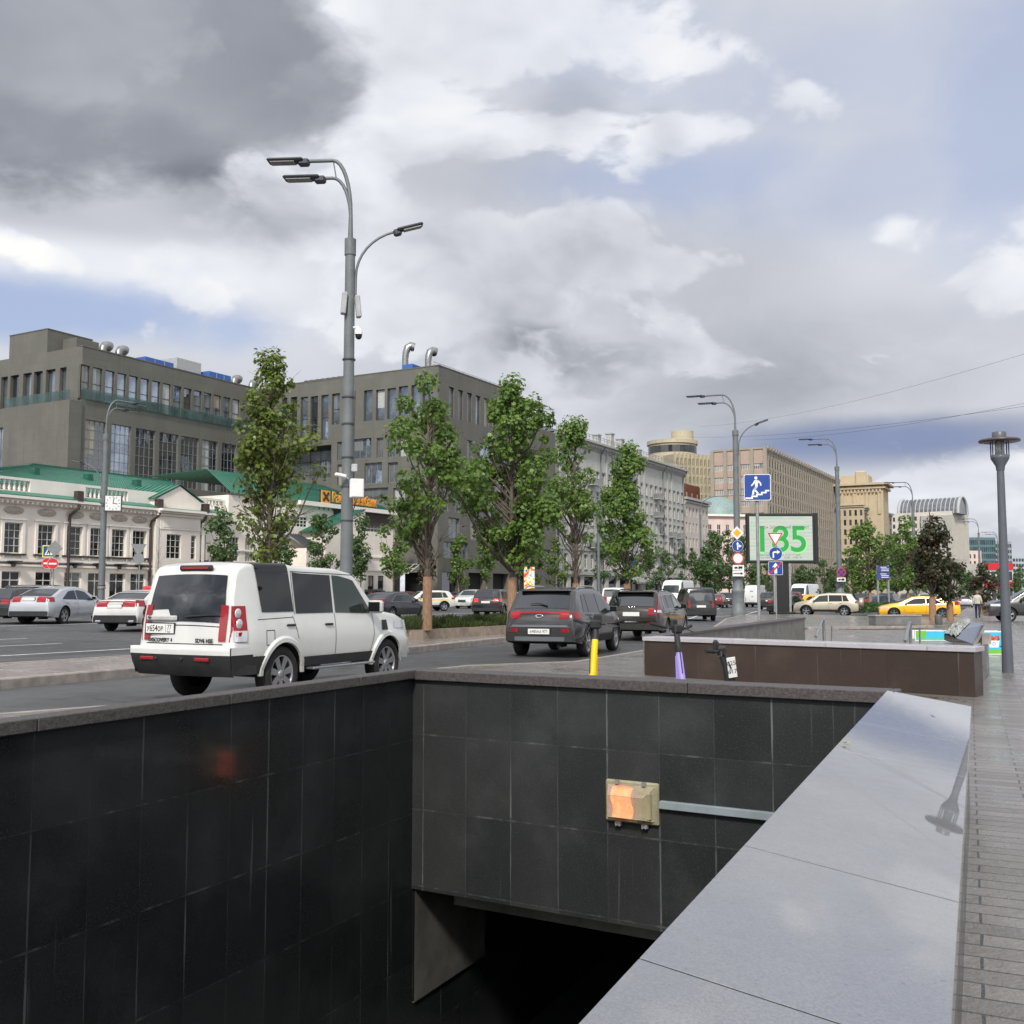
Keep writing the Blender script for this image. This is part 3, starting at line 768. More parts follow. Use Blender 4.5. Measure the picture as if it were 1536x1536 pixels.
# ---- modern grey-green office block -------------------------------------------------
M_OFF = panel_mat('olive_grey_panels', lin(107, 106, 99), 2.6, 1.3, .84, streak=.5)
M_ALU = mat('galvanised_duct', lin(150, 150, 148), .35, .8, var=.2)
M_BLUE = mat('blue_plant_cover', lin(60, 100, 170), .6)
M_RAILG = glass_mat('balustrade_glass', (.12, .18, .18), .05, 1.6)
_t = M_RAILG.node_tree; _m = nd(_t, 'ShaderNodeMixShader', {0: .38}); _t.links.new(nd(_t, 'ShaderNodeBsdfTransparent', {0: (.82, .92, .90, 1)}).outputs[0], _m.inputs[1]); _t.links.new(_t.nodes['Principled BSDF'].outputs[0], _m.inputs[2]); _t.links.new(_m.outputs[0], _t.nodes['Material Output'].inputs[0])
M_LGREY = mat('light_grey_metal', lin(170, 172, 172), .5, var=.1)
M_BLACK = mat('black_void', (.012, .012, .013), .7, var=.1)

def duct(name, loc, h, az, label, group):
    r = thing(name, label, 'duct', loc, az, group)
    MB().tube([(0, 0, 0), (0, 0, h * .62)], .42, 12).build('riser', M_ALU, r)
    MB().tube([(0, 0, h * .62), (0, -.08, h * .8), (0, -.32, h * .95), (0, -.72, h), (0, -1.1, h * .97)], [.42, .45, .5, .55, .62], 12).build('cowl', M_ALU, r)
    MB().lathe([(.0, 0), (.55, 0)], 12).build('mouth', M_BLACK, r, (0, -1.09, h * .97), (math.pi / 2, 0, 0))
    return r

pL = Plane.street(95.0)
uC = pL.U(112)
LW = thing('office_building', 'olive grey office wing with tall windows behind the green roofed mansion', 'building', pL.P(uC))
fR = Face(LW, pL, uC)
ztL = fR.xz(112, 516)[1]
W = []; WL = []
xa, xb = fR.xz(121, 545)[0], fR.xz(356, 600)[0]
zt_, zb_ = fR.xz(121, 546)[1], fR.xz(121, 597)[1]
n = 15
for i in range(n):
    x = xa + (xb - xa) * i / (n - 1) * .965; W.append((x, x + (xb - xa) / (n - 1) * .74, zb_, zt_))
xs_ = [(120, 152), (160, 190), (197, 227), (233, 262), (266, 293), (298, 322), (328, 350)]
z2t, z2b = fR.xz(120, 627)[1], fR.xz(120, 706)[1]
for a, b in xs_: WL.append((fR.X(a), fR.X(b), z2b - .6, z2t))
xend = fR.X(408)
mb = MB(); wall_holes(mb, 0, xend, 0, ztL, W + WL, .5); shell(mb, 0, xend, 0, ztL, 16, para=.5, left=False)
mb.box((xend / 2, .2, ztL + .04), (xend + .1, .5, .12), 0)
fR.put(mb, 'wall', M_OFF)
for w in W: put_window(fR, w, 1, 2, M_FR_D, GL_OFF[:1] * 3 + GL_OFF[1:], .2)
for w in WL: put_window(fR, w, 4, 6, M_FR_G, GL_OFF[:1] + GL_OFF[1:2] * 2, .22, t=.05)
mb = MB()
mb.box((xend / 2 - .3, -.25, zb_ + .55), (xend - .5, .03, 1.15))
fR.put(mb, 'glass_balustrade', M_RAILG)
# its left-hand face, towards the camera
pLL = Plane(pL.P(uC), STREET - 90); pLL.n = -pLL.n
class FaceL(Face):
    def __init__(s, root, corner, az):
        s.root = root; e = sv(az); s.e = e
        s.loc = Vector((corner.x, corner.y, 0)) - Vector((root.location.x, root.location.y, 0)); s.loc.z = -root.location.z
        s.rz = math.atan2(e.y, e.x); s.pl = Plane(corner, az); s.u0 = 0
# faces whose X runs away from us to the right must start at their far-left end
cornerL = pL.P(uC); farL = cornerL + sv(STREET - 90) * 26
fL = FaceL(LW, farL, STREET + 90)
zz = 26.0
W = []
for a, b in ((2, 12), (16, 28.5), (35, 47.5), (51, 64), (69, 83), (89.5, 99.5)):
    W.append((fL.xz(a, 560)[0], fL.xz(b, 560)[0], zb_, zt_))
W0 = [(fL.xz(-40, 650)[0], fL.xz(22, 650)[0], z2b - .6, zb_ - 2.2)]
mb = MB(); x22 = fL.xz(24, 650)[0]
wall_holes(mb, 0, 26, 0, ztL, W + W0, .6)
fL.put(mb, 'wall', M_OFF)
for w in W: put_window(fL, w, 1, 1, M_FR_D, GL_OFF[:2], .4)
for w in W0: put_window(fL, w, 5, 5, M_FR_G, GL_OFF[:2], .4, t=.05)
mb = MB(); mb.box(((x22 + 26.2) / 2, -.8, (zb_ - .4) / 2), (26.2 - x22, 1.6, zb_ - .4)); fL.put(mb, 'terrace_block', M_OFF)
mb = MB(); mb.box(((x22 + 26.1) / 2, -1.5, zb_ + .15), (26.1 - x22, .03, 1.1)); fL.put(mb, 'glass_balustrade', M_RAILG)
# raised stair head on the roof
xa, xb = fL.xz(13, 520)[0], fL.xz(70, 510)[0]
mb = MB(); mb.box(((xa + xb) / 2, 3.1, ztL + 1.2), (xb - xa, 6, 3.0)); mb.box(((xa + xb) / 2, 3.1, ztL + 2.75), (xb - xa + .1, 6.1, .1))
mb.box((xb + 1.2, 3.6, ztL + .9), (2.4, 3, 2.0)); fL.put(mb, 'stair_head', M_OFF)
def roof_pt(px, py, z, pl, back):
    q = Plane(pl.o - pl.n * back, pl.az); u, _ = q.uz(px, py); p = q.P(u); p.z = z; return p
for px, lab in ((154, 'left of the two small silver ducts on the left office roof'), (178, 'right of the two small silver ducts on the left office roof'), (352, 'silver roof duct at the inner corner of the office block'), (378, 'silver roof duct just left of the tall tree top')):
    duct('roof_duct', roof_pt(px, 520, ztL - .45, pL, 3.5), 2.2, 200, lab, 'roof ducts on the left wing')
def roof_unit(name, label, pl, px0, px1, back, z, h, d, m):
    q = Plane(pl.o - pl.n * back, pl.az); u0, u1 = q.U(px0), q.U(px1)
    r = thing(name, label, 'roof plant', q.P(u0, z)); mb = MB()
    mb.box(((u1 - u0) / 2, d / 2, h / 2), (u1 - u0, d, h), 0, None, .05)
    k = int((u1 - u0) / 1.3)
    for i in range(1, k): mb.box(((u1 - u0) * i / k, -.01, h / 2), (.07, .03, h * .9), 1)
    mb.build('casing', [m, M_LGREY], r, (0, 0, 0), (0, 0, math.atan2(q.e.y, q.e.x))); return r
roof_unit('roof_plant', 'blue louvred plant unit in the middle of the left office roof', pL, 208, 252, 3, ztL - .5, 2.0, 4, M_BLUE)
roof_unit('roof_plant', 'pale grey plant housing between the two blue units on the roof', pL, 256, 294, 4, ztL - .5, 3.2, 4, M_LGREY)
roof_unit('roof_plant', 'second blue louvred plant unit at the right of the grey housing', pL, 306, 340, 3, ztL - .5, 2.2, 4, M_BLUE)

# right wing: face towards the camera and face on the street
pS = Plane.street(68.0)
uK = pS.U(656); corner = pS.P(uK)
RW = thing('office_building', 'olive grey office wing on the street corner with garage openings behind the trees', 'building', corner)
LEN = 27.0
far_ = corner + sv(STREET - 90) * LEN
fF = FaceL(RW, far_, STREET + 90)
zR = fF.xz(652, 549)[1]
def rect(a, b, c, d, f=None):
    """window from pixel corners: left, top, right, bottom"""
    f = f or fF
    x0, z1 = f.xz(a, b); x1, _ = f.xz(c, b); _, z0 = f.xz(a, d); return (x0, x1, z0, z1)
tall = [(423, 597, 431, 664), (436, 596, 446, 663), (451, 596, 462, 662), (466, 595, 477, 661), (482, 593, 493, 660), (498, 591, 510, 637)]
up = [(546, 586, 559, 632), (564, 585, 577, 631), (581, 583, 594, 629), (598, 580, 612, 627), (617, 578, 630, 626), (634, 575, 648, 624)]
mid = [(506, 663, 513, 691), (529, 659, 557, 689), (565, 657, 575, 687), (582, 655, 592, 686), (599, 652, 609, 685),
       (547, 695, 573, 726), (582, 694, 597, 724), (545, 733, 582, 763), (590, 732, 607, 762), (506, 697, 520, 728)]
bigw = [(404, 675, 497, 722)]
W1 = [rect(*q) for q in tall]; W2 = [rect(*q) for q in up]; W3 = [rect(*q) for q in mid]; W4 = [rect(*q) for q in bigw]
gar = [(597, 858, 640, 897)]
W5 = [rect(*q) for q in gar]; W5 = [(a, b, 0, d) for a, b, c, d in W5]
mb = MB(); wall_holes(mb, -.4, LEN, 0, zR, W1 + W2 + W3 + W4 + W5, .45)
mb.box((LEN / 2, .2, zR + .05), (LEN + .2, .5, .12)); mb.quad((0, .3, zR - .3), (LEN, .3, zR - .3), (LEN, 30, zR - .3), (0, 30, zR - .3))
fF.put(mb, 'wall', M_OFF)
for w in W1: put_window(fF, w, 1, 2, M_FR_D, GL_OFF[:2], .3)
for w in W2: put_window(fF, w, 1, 1, M_FR_D, GL_OFF[:1], .3)
for w in W3: put_window(fF, w, 2 if w[1] - w[0] < 2.4 else 3, 1, M_FR_G, GL_OFF, .3)
for w in W4: put_window(fF, (w[0], w[1], w[2] - 1, w[3]), 6, 3, M_FR_D, GL_OFF[:2], 2.2)
mb = MB()
for w in W4: mb.quad((w[0], .45, w[3]), (w[1], .45, w[3]), (w[1], 2.3, w[3]), (w[0], 2.3, w[3])); mb.quad((w[0], .45, w[2]), (w[0], 2.3, w[2]), (w[0], 2.3, w[3]), (w[0], .45, w[3])); mb.quad((w[1], .45, w[2]), (w[1], 2.3, w[2]), (w[1], 2.3, w[3]), (w[1], .45, w[3]))
fF.put(mb, 'recess', M_OFF)
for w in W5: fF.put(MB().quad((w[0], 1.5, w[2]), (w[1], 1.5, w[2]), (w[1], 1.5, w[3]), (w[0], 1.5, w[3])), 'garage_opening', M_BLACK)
mb = MB()
for w in W1[1:5]:
    a, b, c, d = w
    mb.tube([(a + .2, .55, c + .3), (b - .2, .55, d - .5)] if w in W1[2:4:2] or w is W1[1] else [(b - .2, .55, c + .3), (a + .2, .55, d - .5)], .09, 6)
fF.put(mb, 'steel_braces', M_LGREY)
fS = Face(RW, pS, uK)
xE = fS.X(770); xE2 = fS.X(834)
def rS(a, b, c, d): return rect(a, b, c, d, fS)
U_ = []
x0, zt = fS.xz(700, 588); _, zb = fS.xz(700, 632)
xl = fS.X(672)
k = 0
while xl + k * 2.15 + 1.3 < xE: U_.append((xl + k * 2.15, xl + k * 2.15 + 1.25, zb, zt)); k += 1
rows = []
for (py0, py1) in ((655, 686), (694, 726), (733, 768), (776, 806), (812, 836)):
    _, za = fS.xz(690, py0 + 2); _, zb2 = fS.xz(690, py1 + 2); rows.append((zb2, za))
V_ = []
for j, (z0, z1) in enumerate(rows):
    x = 1.3 + (j % 2) * 1.1; q = random.Random(j)
    while x < xE2 - 4:
        w = q.choice([1.3, 2.6, 2.6, 3.6]); V_.append((x, x + w, max(5.2, z0), z1)); x += w + q.choice([1.2, 1.9, 2.6])
V_ = [v for v in V_ if v[3] - v[2] > 1.0]
Gs = [(x, x + 4.2, 0, 3.9) for x in [1.0 + 6.2 * i for i in range(int((xE2 - 6) / 6.2))]]
zlow = fS.xz(800, 640)[1]
mb = MB(); wall_holes(mb, 0, xE, 4.6, zR, [w for w in U_ + V_ if w[1] < xE], .4)
V2 = [w for w in V_ if w[0] > xE]
wall_holes(mb, xE, xE2, 4.6, zlow, V2, .4)
wall_holes(mb, 0, xE2, 0, 4.6, Gs, .8)
Vx = [w for w in V_ if w[1] < xE] + V2
mb.quad((xE, 0, zlow), (xE, 20, zlow), (xE, 20, zR), (xE, 0, zR)); mb.quad((xE, 0, zlow), (xE2, 0, zlow), (xE2, 20, zlow), (xE, 20, zlow))
mb.quad((xE2, 0, 0), (xE2, 20, 0), (xE2, 20, zlow), (xE2, 0, zlow))
mb.quad((0, .3, zR - .3), (xE, .3, zR - .3), (xE, 26, zR - .3), (0, 26, zR - .3)); mb.box((xE / 2, .2, zR + .05), (xE + .2, .5, .12))
fS.put(mb, 'wall', M_OFF)
for w in U_: put_window(fS, w, 1, 1, M_FR_D, GL_OFF[:1] + GL_OFF[2:], .26)
for w in Vx: put_window(fS, w, 1 if w[1] - w[0] < 2 else 2, 1, M_FR_G, GL_OFF[:1] + GL_OFF[2:] * 2, .26)
mb = MB()
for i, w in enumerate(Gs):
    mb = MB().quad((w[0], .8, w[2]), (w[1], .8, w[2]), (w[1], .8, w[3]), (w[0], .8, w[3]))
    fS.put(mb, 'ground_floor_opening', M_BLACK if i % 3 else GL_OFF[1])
mb = MB()
mb.box((xE / 2, 1.2, zR + .75), (xE - 1, .05, .05)); mb.box((xE / 2, 1.2, zR + .4), (xE - 1, .04, .04))
for i in range(16): mb.box((1 + i * (xE - 2) / 15, 1.2, zR + .35), (.05, .05, .8))
fS.put(mb, 'roof_railing', M_LGREY)
u1_ = roof_unit('roof_plant', 'bright blue plant box under the tall bent duct on the corner roof', Plane(fF.pl.o + Vector((-fF.pl.n.x, -fF.pl.n.y, 0)) * 0, fF.pl.az), 600, 616, 3, zR - .2, 1.7, 2, M_BLUE)
def at_front(px, back, z):
    q = Plane(fF.pl.o - fF.pl.n * back, fF.pl.az); return q.P(q.U(px), z)
duct('roof_duct', at_front(605, 4.2, zR - .3), 4.6, 250, 'tall bent silver duct above the blue box on the corner roof', 'roof ducts on the corner wing')
duct('roof_duct', at_front(640, 4.2, zR - .3), 3.6, 230, 'shorter bent silver duct nearest the roof corner of the office', 'roof ducts on the corner wing')
for i in range(8):
    p = at_front(458 + i * 8.3, 3, zR - .3)
    v = thing('roof_fan', 'dark round fan in the row along the office roof edge', 'fan', p, 0, 'roof fans in a row')
    MB().lathe([(.75, 0), (.75, .9), (.62, 1.05), (.62, 1.2), (0, 1.1)], 10).build('fan_drum', M_FR_D, v)
# glass canopy over the gate at the corner
cn = thing('glass_canopy', 'small slanted glass canopy with white bars at the office corner', 'canopy', at_front(607, -.1, 4.3))
mb = MB()
for i in range(6): mb.box((i * .9 - 2.2, -1.2, .5), (.08, 3.0, .08), 0, Matrix.Rotation(R(24), 4, 'X'))
for j in (-2.6, -1.2, .2): mb.box((0, j, .5), (4.8, .08, .08), 0, Matrix.Rotation(R(24), 4, 'X'))
mb.build('canopy_frame', M_FR_W, cn, (0, 0, 0), (0, 0, math.atan2(fF.e.y, fF.e.x)))

# ---- cream mansion with the green roof ----------------------------------------------
M_CREAM = stucco_mat('cream_stucco', lin(238, 229, 218), .13)
M_TRIM = stucco_mat('white_stucco_trim', lin(240, 234, 225), .1)
M_GREEN = mat('green_sheet_roof', lin(60, 118, 98), .45, .0, var=.22, vs=1.2, rvar=.12)
M_GREEN_D = mat('green_sheet_seam', lin(38, 92, 76), .5, var=.2)
M_PIPE = mat('dark_rain_pipe', lin(70, 58, 54), .6, var=.2)
pC = Plane.street(70.0)
uc0 = pC.U(-95); 
MAN = thing('mansion', 'two storey cream mansion with white trim and green sheet roof', 'building', pC.P(uc0))
fC = Face(MAN, pC, uc0)
xL, xRs0, xRs1, xEnd = 0.0, fC.X(226), fC.X(292), fC.X(340)
zc = 8.55
uw = [(-62, 0), (16, 0), (66, 0), (108.5, 0), (143.5, 0), (175.5, 0), (206.5, 0), (297, 0)]
WU = []; WD = []
for px, _ in uw:
    x = fC.X(px); WU.append((x - .72, x + .72, 4.35, 6.65)); WD.append((x - .78, x + .78, .95, 3.0))
xr = fC.X(254); 
WR = [(xr - .9, xr + .75, 4.35, 6.5), (xr + 1.9, xr + 2.5, 4.35, 6.5)]
WRD = [(xr - .7, xr + .7, .95, 3.0)]
mb = MB(); wall_holes(mb, xL, xEnd, 0, zc, [w for w in WU + WD], .3); shell(mb, xL, xEnd, 0, zc, 16)
fC.put(mb, 'wall', M_CREAM)
mb = MB()
for w in WR + WRD: pass
ris = MB(); A = []
for w in WR + WRD: A.append(w)
wall_holes(ris, xRs0, xRs1, 0, zc, A, .45); ris2 = MB()
for v in range(len(ris.v)): ris.v[v] = (ris.v[v][0], ris.v[v][1] - .5, ris.v[v][2])
ris.quad((xRs0, 0, 0), (xRs0, -.5, 0), (xRs0, -.5, zc), (xRs0, 0, zc)); ris.quad((xRs1, -.5, 0), (xRs1, 0, 0), (xRs1, 0, zc), (xRs1, -.5, zc))
zg = zc + 1.0; cg = (xRs0 + xRs1) / 2
ris.add([(xRs0, -.5, zc), (xRs1, -.5, zc), (xRs1, -.5, zg), (cg, -.5, zg + 1.25), (xRs0, -.5, zg), (xRs0, .4, zc), (xRs1, .4, zc), (xRs1, .4, zg), (cg, .4, zg + 1.25), (xRs0, .4, zg)], [(0, 1, 2, 3, 4), (4, 3, 8, 9), (3, 2, 7, 8), (0, 4, 9, 5), (1, 6, 7, 2)])
ris.box((xr + .6, -.53, 7.35), (4.6, .06, .9), 1); ris.box((xr + .6, -.56, 7.35), (3.9, .05, .55), 0)
for dx in (-2.0, 3.3): ris.box((xr + dx, -.53, 4.9), (.3, .06, 5.6), 1)
fC.put(ris, 'pedimented_bay', [M_CREAM, M_TRIM])
for w in WU: put_window(fC, w, 3, 4, M_FR_W, GL_OLD[:1] + GL_OLD[2:], .18, t=.045)
for w in WD: put_window(fC, w, 2, 2, M_FR_W, GL_OLD, .18, 'T', t=.07)
for w in WR: put_window(fC, (w[0], w[1], w[2], w[3]), 3 if w[1] - w[0] > 1 else 1, 4, M_FR_W, GL_OLD[:1], -.35, t=.045)
for w in WRD: put_window(fC, w, 2, 2, M_FR_W, GL_OLD, -.35, 'T')
SUR = [M_TRIM, M_PIPE, mat('grey_ornament', lin(176, 166, 156), .85, var=.3, vs=8, bump=.8, bs=6)]
for w in WU:
    mb = MB()
    a, b, c, d = w
    mb.box(((a + b) / 2, -.05, d + .11), (b - a + .56, .1, .22)); mb.box(((a + b) / 2, -.09, d + .27), (b - a + .7, .18, .1))
    for x in (a - .14, b + .14): mb.box((x, -.05, (c + d) / 2), (.22, .1, d - c))
    mb.box(((a + b) / 2, -.1, c - .08), (b - a + .7, .2, .12), 1)
    for x in (a - .05, b + .05): mb.box((x, -.07, c - .26), (.14, .12, .22))
    # oval ornament
    M0 = Matrix.Translation(((a + b) / 2, -.03, d + .95)) @ Matrix.Rotation(math.pi / 2, 4, 'X') @ Matrix.Diagonal((.85, .3, .1, 1))
    mb.lathe([(1, 0), (.96, .5), (.8, .9), (.62, .5), (.45, 1.0), (0, 1.2)], 18, 2, M0)
    fC.put(mb, 'window_surround', SUR)
for w in WD:
    mb = MB()
    x = (w[0] + w[1]) / 2
    mb.box((x, -.35, w[3] + .75), (.9, .6, .06), 0, None); mb.box((x, -.2, w[3] + .5), (.3, .3, .34), 0, None, .08)
    fC.put(mb, 'wall_lantern', M_FR_D)
mb = MB()
for z, h, d_ in ((3.45, .14, .14), (3.85, .22, .1), (3.62, .08, .08)): mb.box((xEnd / 2, -d_ / 2, z), (xEnd, d_, h), 1 if h < .1 else 0)
for z, h, d_ in ((8.15, .18, .18), (8.36, .16, .4), (8.55, .2, .75)): mb.box((xEnd / 2, -d_ / 2 + .1, z), (xEnd, d_ + .2, h)); mb.box(((xRs0 + xRs1) / 2, -d_ / 2 - .4, z + .003), (xRs1 - xRs0 + .1, d_ + .2, h))
x = .2
while x < xEnd: mb.box((x, -.32, 8.2), (.16, .4, .18)); x += .42
fC.put(mb, 'cornice', [M_TRIM, M_PIPE])
mb = MB(); mb.box((xEnd / 2, -.28, 8.69), (xEnd + .2, .9, .07)); mb.add([(0, -.72, 8.7), (xEnd, -.72, 8.7), (xEnd, .2, 9.05), (0, .2, 9.05)], [(0, 1, 2, 3)]); fC.put(mb, 'cornice_roof', M_GREEN)
# parapet with balusters
mb = MB()
segs = [(fC.X(-70), fC.X(44)), (fC.X(128), fC.X(192)), (fC.X(312), fC.X(336))]
px_ = 0.0
for a, b in segs + [(xEnd, xEnd)]:
    if a > px_: mb.box(((px_ + a) / 2, .55, 9.45), (a - px_, .4, 1.35))
    if b > a:
        mb.box(((a + b) / 2, .55, 8.95), (b - a, .36, .36)); mb.box(((a + b) / 2, .55, 10.03), (b - a, .38, .2))
        x = a + .2
        while x < b - .1: mb.lathe([(.07, 9.12), (.13, 9.3), (.06, 9.6), (.11, 9.85), (.08, 9.94)], 6, 0, Matrix.Translation((x, .55, 0))); x += .42
    px_ = b
fC.put(mb, 'roof_parapet', M_TRIM)
# hipped roof with standing seams
def roof_face(mb, a, b, c, d, n, lift=.05, w=.05):
    a, b, c, d = (Vector(v) for v in (a, b, c, d)); mb.add([a, b, c, d], [(0, 1, 2, 3)], 0)
    nn = (b - a).cross(d - a).normalized()
    if nn.z < 0: nn = -nn
    for i in range(n + 1):
        f = i / n; p, q = a.lerp(b, f), d.lerp(c, f)
        s = (b - a).normalized() * w / 2
        mb.add([p - s, p + s, q + s, q - s] + [v + nn * lift for v in (p - s, p + s, q + s, q - s)], [(4, 5, 6, 7), (0, 1, 5, 4), (1, 2, 6, 5), (2, 3, 7, 6), (3, 0, 4, 7)], 1)
mb = MB()
q = Plane.street(79.0); zr = q.uz(41, 696)[1]
xr0, xr1 = q.U(41) - uc0, q.U(250) - uc0
e0, e1 = fC.X(-40), fC.X(326)
roof_face(mb, (e0, .9, 9.6), (e1, .9, 9.4), (xr1, 9, zr), (xr0, 9, zr), 70)
roof_face(mb, (e0 - 4, 18, 9.6), (e0, .9, 9.6), (xr0, 9, zr), (xr0, 9.1, zr), 14)
roof_face(mb, (e1, .9, 9.4), (e1 + 3, 18, 9.6), (xr1, 9.1, zr), (xr1, 9, zr), 14)
mb.box(((xr0 + xr1) / 2, 9, zr + .05), (xr1 - xr0, .2, .14), 1)
for f in (.15, .36, .58, .8): mb.box((e0 + (e1 - e0) * f, 5.6, 9.5 + (zr - 9.5) * .62 + .1), (.5, .7, .6), 1)
cx = (xRs0 + xRs1) / 2
roof_face(mb, (xRs0 - .3, -.62, zg - .02), (xRs0 - .3, 5, zg + .2), (cx, 5, zg + 1.5), (cx, -.62, zg + 1.36), 8)
roof_face(mb, (xRs1 + .3, 5, zg + .2), (xRs1 + .3, -.62, zg - .02), (cx, -.62, zg + 1.36), (cx, 5, zg + 1.5), 8)
fC.put(mb, 'roof', [M_GREEN, M_GREEN_D])
for px in (99, 222, 293):
    mb = MB(); x = fC.X(px); mb.tube([(x + .5, -.65, 8.35), (x + .45, -.6, 8.05), (x, -.2, 7.5), (x, -.15, 7.2), (x, -.15, .3)], .11, 8); mb.box((x + .5, -.5, 9.0), (.55, .5, .9))
    fC.put(mb, 'rain_pipe', M_PIPE)

# bank wing at the right of the mansion
ub0 = pC.U(340)
BW = thing('bank_wing', 'cream bank wing with long green roof carrying orange rooftop letters', 'building', pC.P(ub0))
fB = Face(BW, pC, ub0)
xB = fB.X(591)
zw = 10.6
Wt = [rect(546, 781, 577, 797, fB), rect(430, 773, 461, 789, fB)]
Wg = [(fB.X(p) - .55, fB.X(p) + .55, 1.2, 3.3) for p in (451, 472, 498, 536, 556, 571)]
Wg2 = [(fB.X(p) - .6, fB.X(p) + .6, 4.35, 6.65) for p in (350, 373)]
mb = MB(); wall_holes(mb, 0, xB, 0, zw, Wt + Wg + Wg2, .25); shell(mb, 0, xB, 0, zw, 14)
fB.put(mb, 'wall', M_CREAM)
for w in Wt: put_window(fB, w, 6, 3, M_FR_W, GL_OLD[:1], .1, t=.09)
for w in Wg: put_window(fB, w, 2, 1, M_FR_D, GL_OLD, .12)
for w in Wg2: put_window(fB, w, 3, 4, M_FR_W, GL_OLD[:1], .12, t=.05)
mb = MB(); mb.box((xB / 2 + 5, -.25, zw), (xB - 9, .8, .45)); mb.box((xB * .78, -.12, zw - .95), (xB * .4, .2, 1.3), 1); mb.box((xB / 2, -.06, 3.9), (xB, .14, .2)); mb.box((xB / 2, -.06, 5.4), (xB, .14, .16))
fB.put(mb, 'cornice', [M_TRIM, mat('dark_soffit', lin(66, 58, 52), .8)])
mb = MB(); zt2 = 13.7
roof_face(mb, (0, -.3, zw + .2), (xB, -.3, zw + .2), (xB - 6, 6, zt2), (3, 6, zt2), 70)
roof_face(mb, (xB, -.3, zw + .2), (xB, 14, zw + .2), (xB - 6, 8, zt2), (xB - 6, 6, zt2), 16)
roof_face(mb, (3, 6, zt2), (xB - 6, 6, zt2), (xB - 6, 14, zt2 - .3), (3, 14, zt2 - .3), 4)
xp0, xp1 = fB.X(446), fB.X(512)
roof_face(mb, (xp0, -3.2, 7.6), (xp0, .1, 7.6), (xp1, .1, 10.3), (xp1, -3.2, 10.3), 10)
fB.put(mb, 'roof', [M_GREEN, M_GREEN_D])
mb = MB(); mb.add([(xp0 + .6, -3.1, 0), (xp1, -3.1, 0), (xp1, -3.1, 10.2), (xp0 + .6, -3.1, 7.8)], [(0, 1, 2, 3)]); mb.add([(xp1, -3.1, 0), (xp1, 0, 0), (xp1, 0, 10.2), (xp1, -3.1, 10.2)], [(0, 1, 2, 3)]); mb.add([(xp0 + .6, -3.1, 0), (xp0 + .6, 0, 0), (xp0 + .6, 0, 7.8), (xp0 + .6, -3.1, 7.8)], [(0, 1, 2, 3)])
fB.put(mb, 'porch', M_CREAM)
xq0, xq1 = fB.X(424), fB.X(590)
mb = MB(); mb.box(((xq0 + xp0) / 2, -1.5, 2.9), (xp0 - xq0, 3, 5.8)); fB.put(mb, 'annexe', M_CREAM)
mb = MB(); mb.add([(xq0, -3.05, 5.8), (xp0, -3.05, 5.8), (xp0, -.05, 7.3), (xq0, -.05, 7.3)], [(0, 1, 2, 3)], 0)
for i in range(7):
    x = xq0 + (xp0 - xq0) * i / 6; mb.tube([(x, -3.08, 5.84), (min(xp0, x + .6), -.05, 7.36)], .06, 5, 1)
fB.put(mb, 'skylight', [glass_mat('skylight_glass', (.35, .42, .46), .05, 1.8), M_FR_D])
# roof letters
M_ORANGE = mat('orange_letter', lin(214, 146, 48), .45, var=.0, emit=lin(230, 140, 30), es=.08)
SG = thing('roof_sign', 'orange bank name letters on a dark frame along the green roof', 'sign', fB.pl.P(ub0 + fB.X(474)))
zs = fB.xz(480, 745)[1]
sgp = fB.pl.P(ub0, 0, .45)
xs0, xs1 = fB.X(475), fB.X(559)
lx = xs1 - xs0
mb = MB()
for z in (zs - .75, zs + .65): mb.box((lx / 2, .3, z), (lx + 4, .08, .08))
for i in range(14): mb.box((lx * i / 13, .3, zs - .3), (.07, .07, 2.2))
o = mb.build('sign_frame', M_FR_D, SG, fB.pl.P(ub0 + xs0, 0, .5) - Vector(SG.location), (0, 0, fB.rz))
base_ = fB.pl.P(ub0 + xs0, 0, .45) - Vector(SG.location)
def on_sign(dx, dz): return base_ + fB.pl.e * dx + Vector((0, 0, zs + dz))
text('Райффайзенбанк', 1.55, M_ORANGE, SG, on_sign(1.7 + (lx - 1.7) / 2, 0), (math.pi / 2, 0, fB.rz), sx=(lx - 1.7) / 12.9, depth=.06)
mb = MB(); mb.box((.7, 0, 0), (1.35, .1, 1.35))
mb.box((.7, -.06, 0), (1.3, .05, .28), 1, Matrix.Translation((.7, 0, 0)) @ Matrix.Rotation(R(45), 4, 'Y') @ Matrix.Translation((-.7, 0, 0)))
mb.box((.7, -.07, 0), (1.3, .05, .28), 1, Matrix.Translation((.7, 0, 0)) @ Matrix.Rotation(R(-45), 4, 'Y') @ Matrix.Translation((-.7, 0, 0)))
mb.build('emblem', [M_ORANGE, MATS['dark_soffit']], SG, on_sign(0, 0), (0, 0, fB.rz))

# ---- grey seven storey apartment house ------------------------------------------------
M_STAL = stucco_mat('pale_grey_stucco', lin(186, 186, 180), .3)
M_STAL2 = stucco_mat('pale_grey_stucco_relief', lin(176, 176, 172), .3)
M_ROOFG = mat('grey_sheet_roof', lin(120, 122, 126), .5, var=.2)
us = pC.U(833); ue = pC.U(1028)
ST = thing('apartment_house', 'long pale grey seven storey apartment house with heavy cornice', 'building', pC.P(us))
fA = Face(ST, pC, us); xA = ue - us
zcor = fA.xz(930, 678)[1]
NB = 24; pitch = xA / NB
zrow = [(1.2, 3.6), (5.2, 7.5)] + [(9.0 + i * 3.45, 11.1 + i * 3.45) for i in range(5)]
zrow = [(a, b) for a, b in zrow if b < zcor - 1.2]
WA = []
for i in range(NB):
    for j, (a, b) in enumerate(zrow):
        if j == 0: continue
        WA.append((i * pitch + pitch * .27, i * pitch + pitch * .70, a, b))
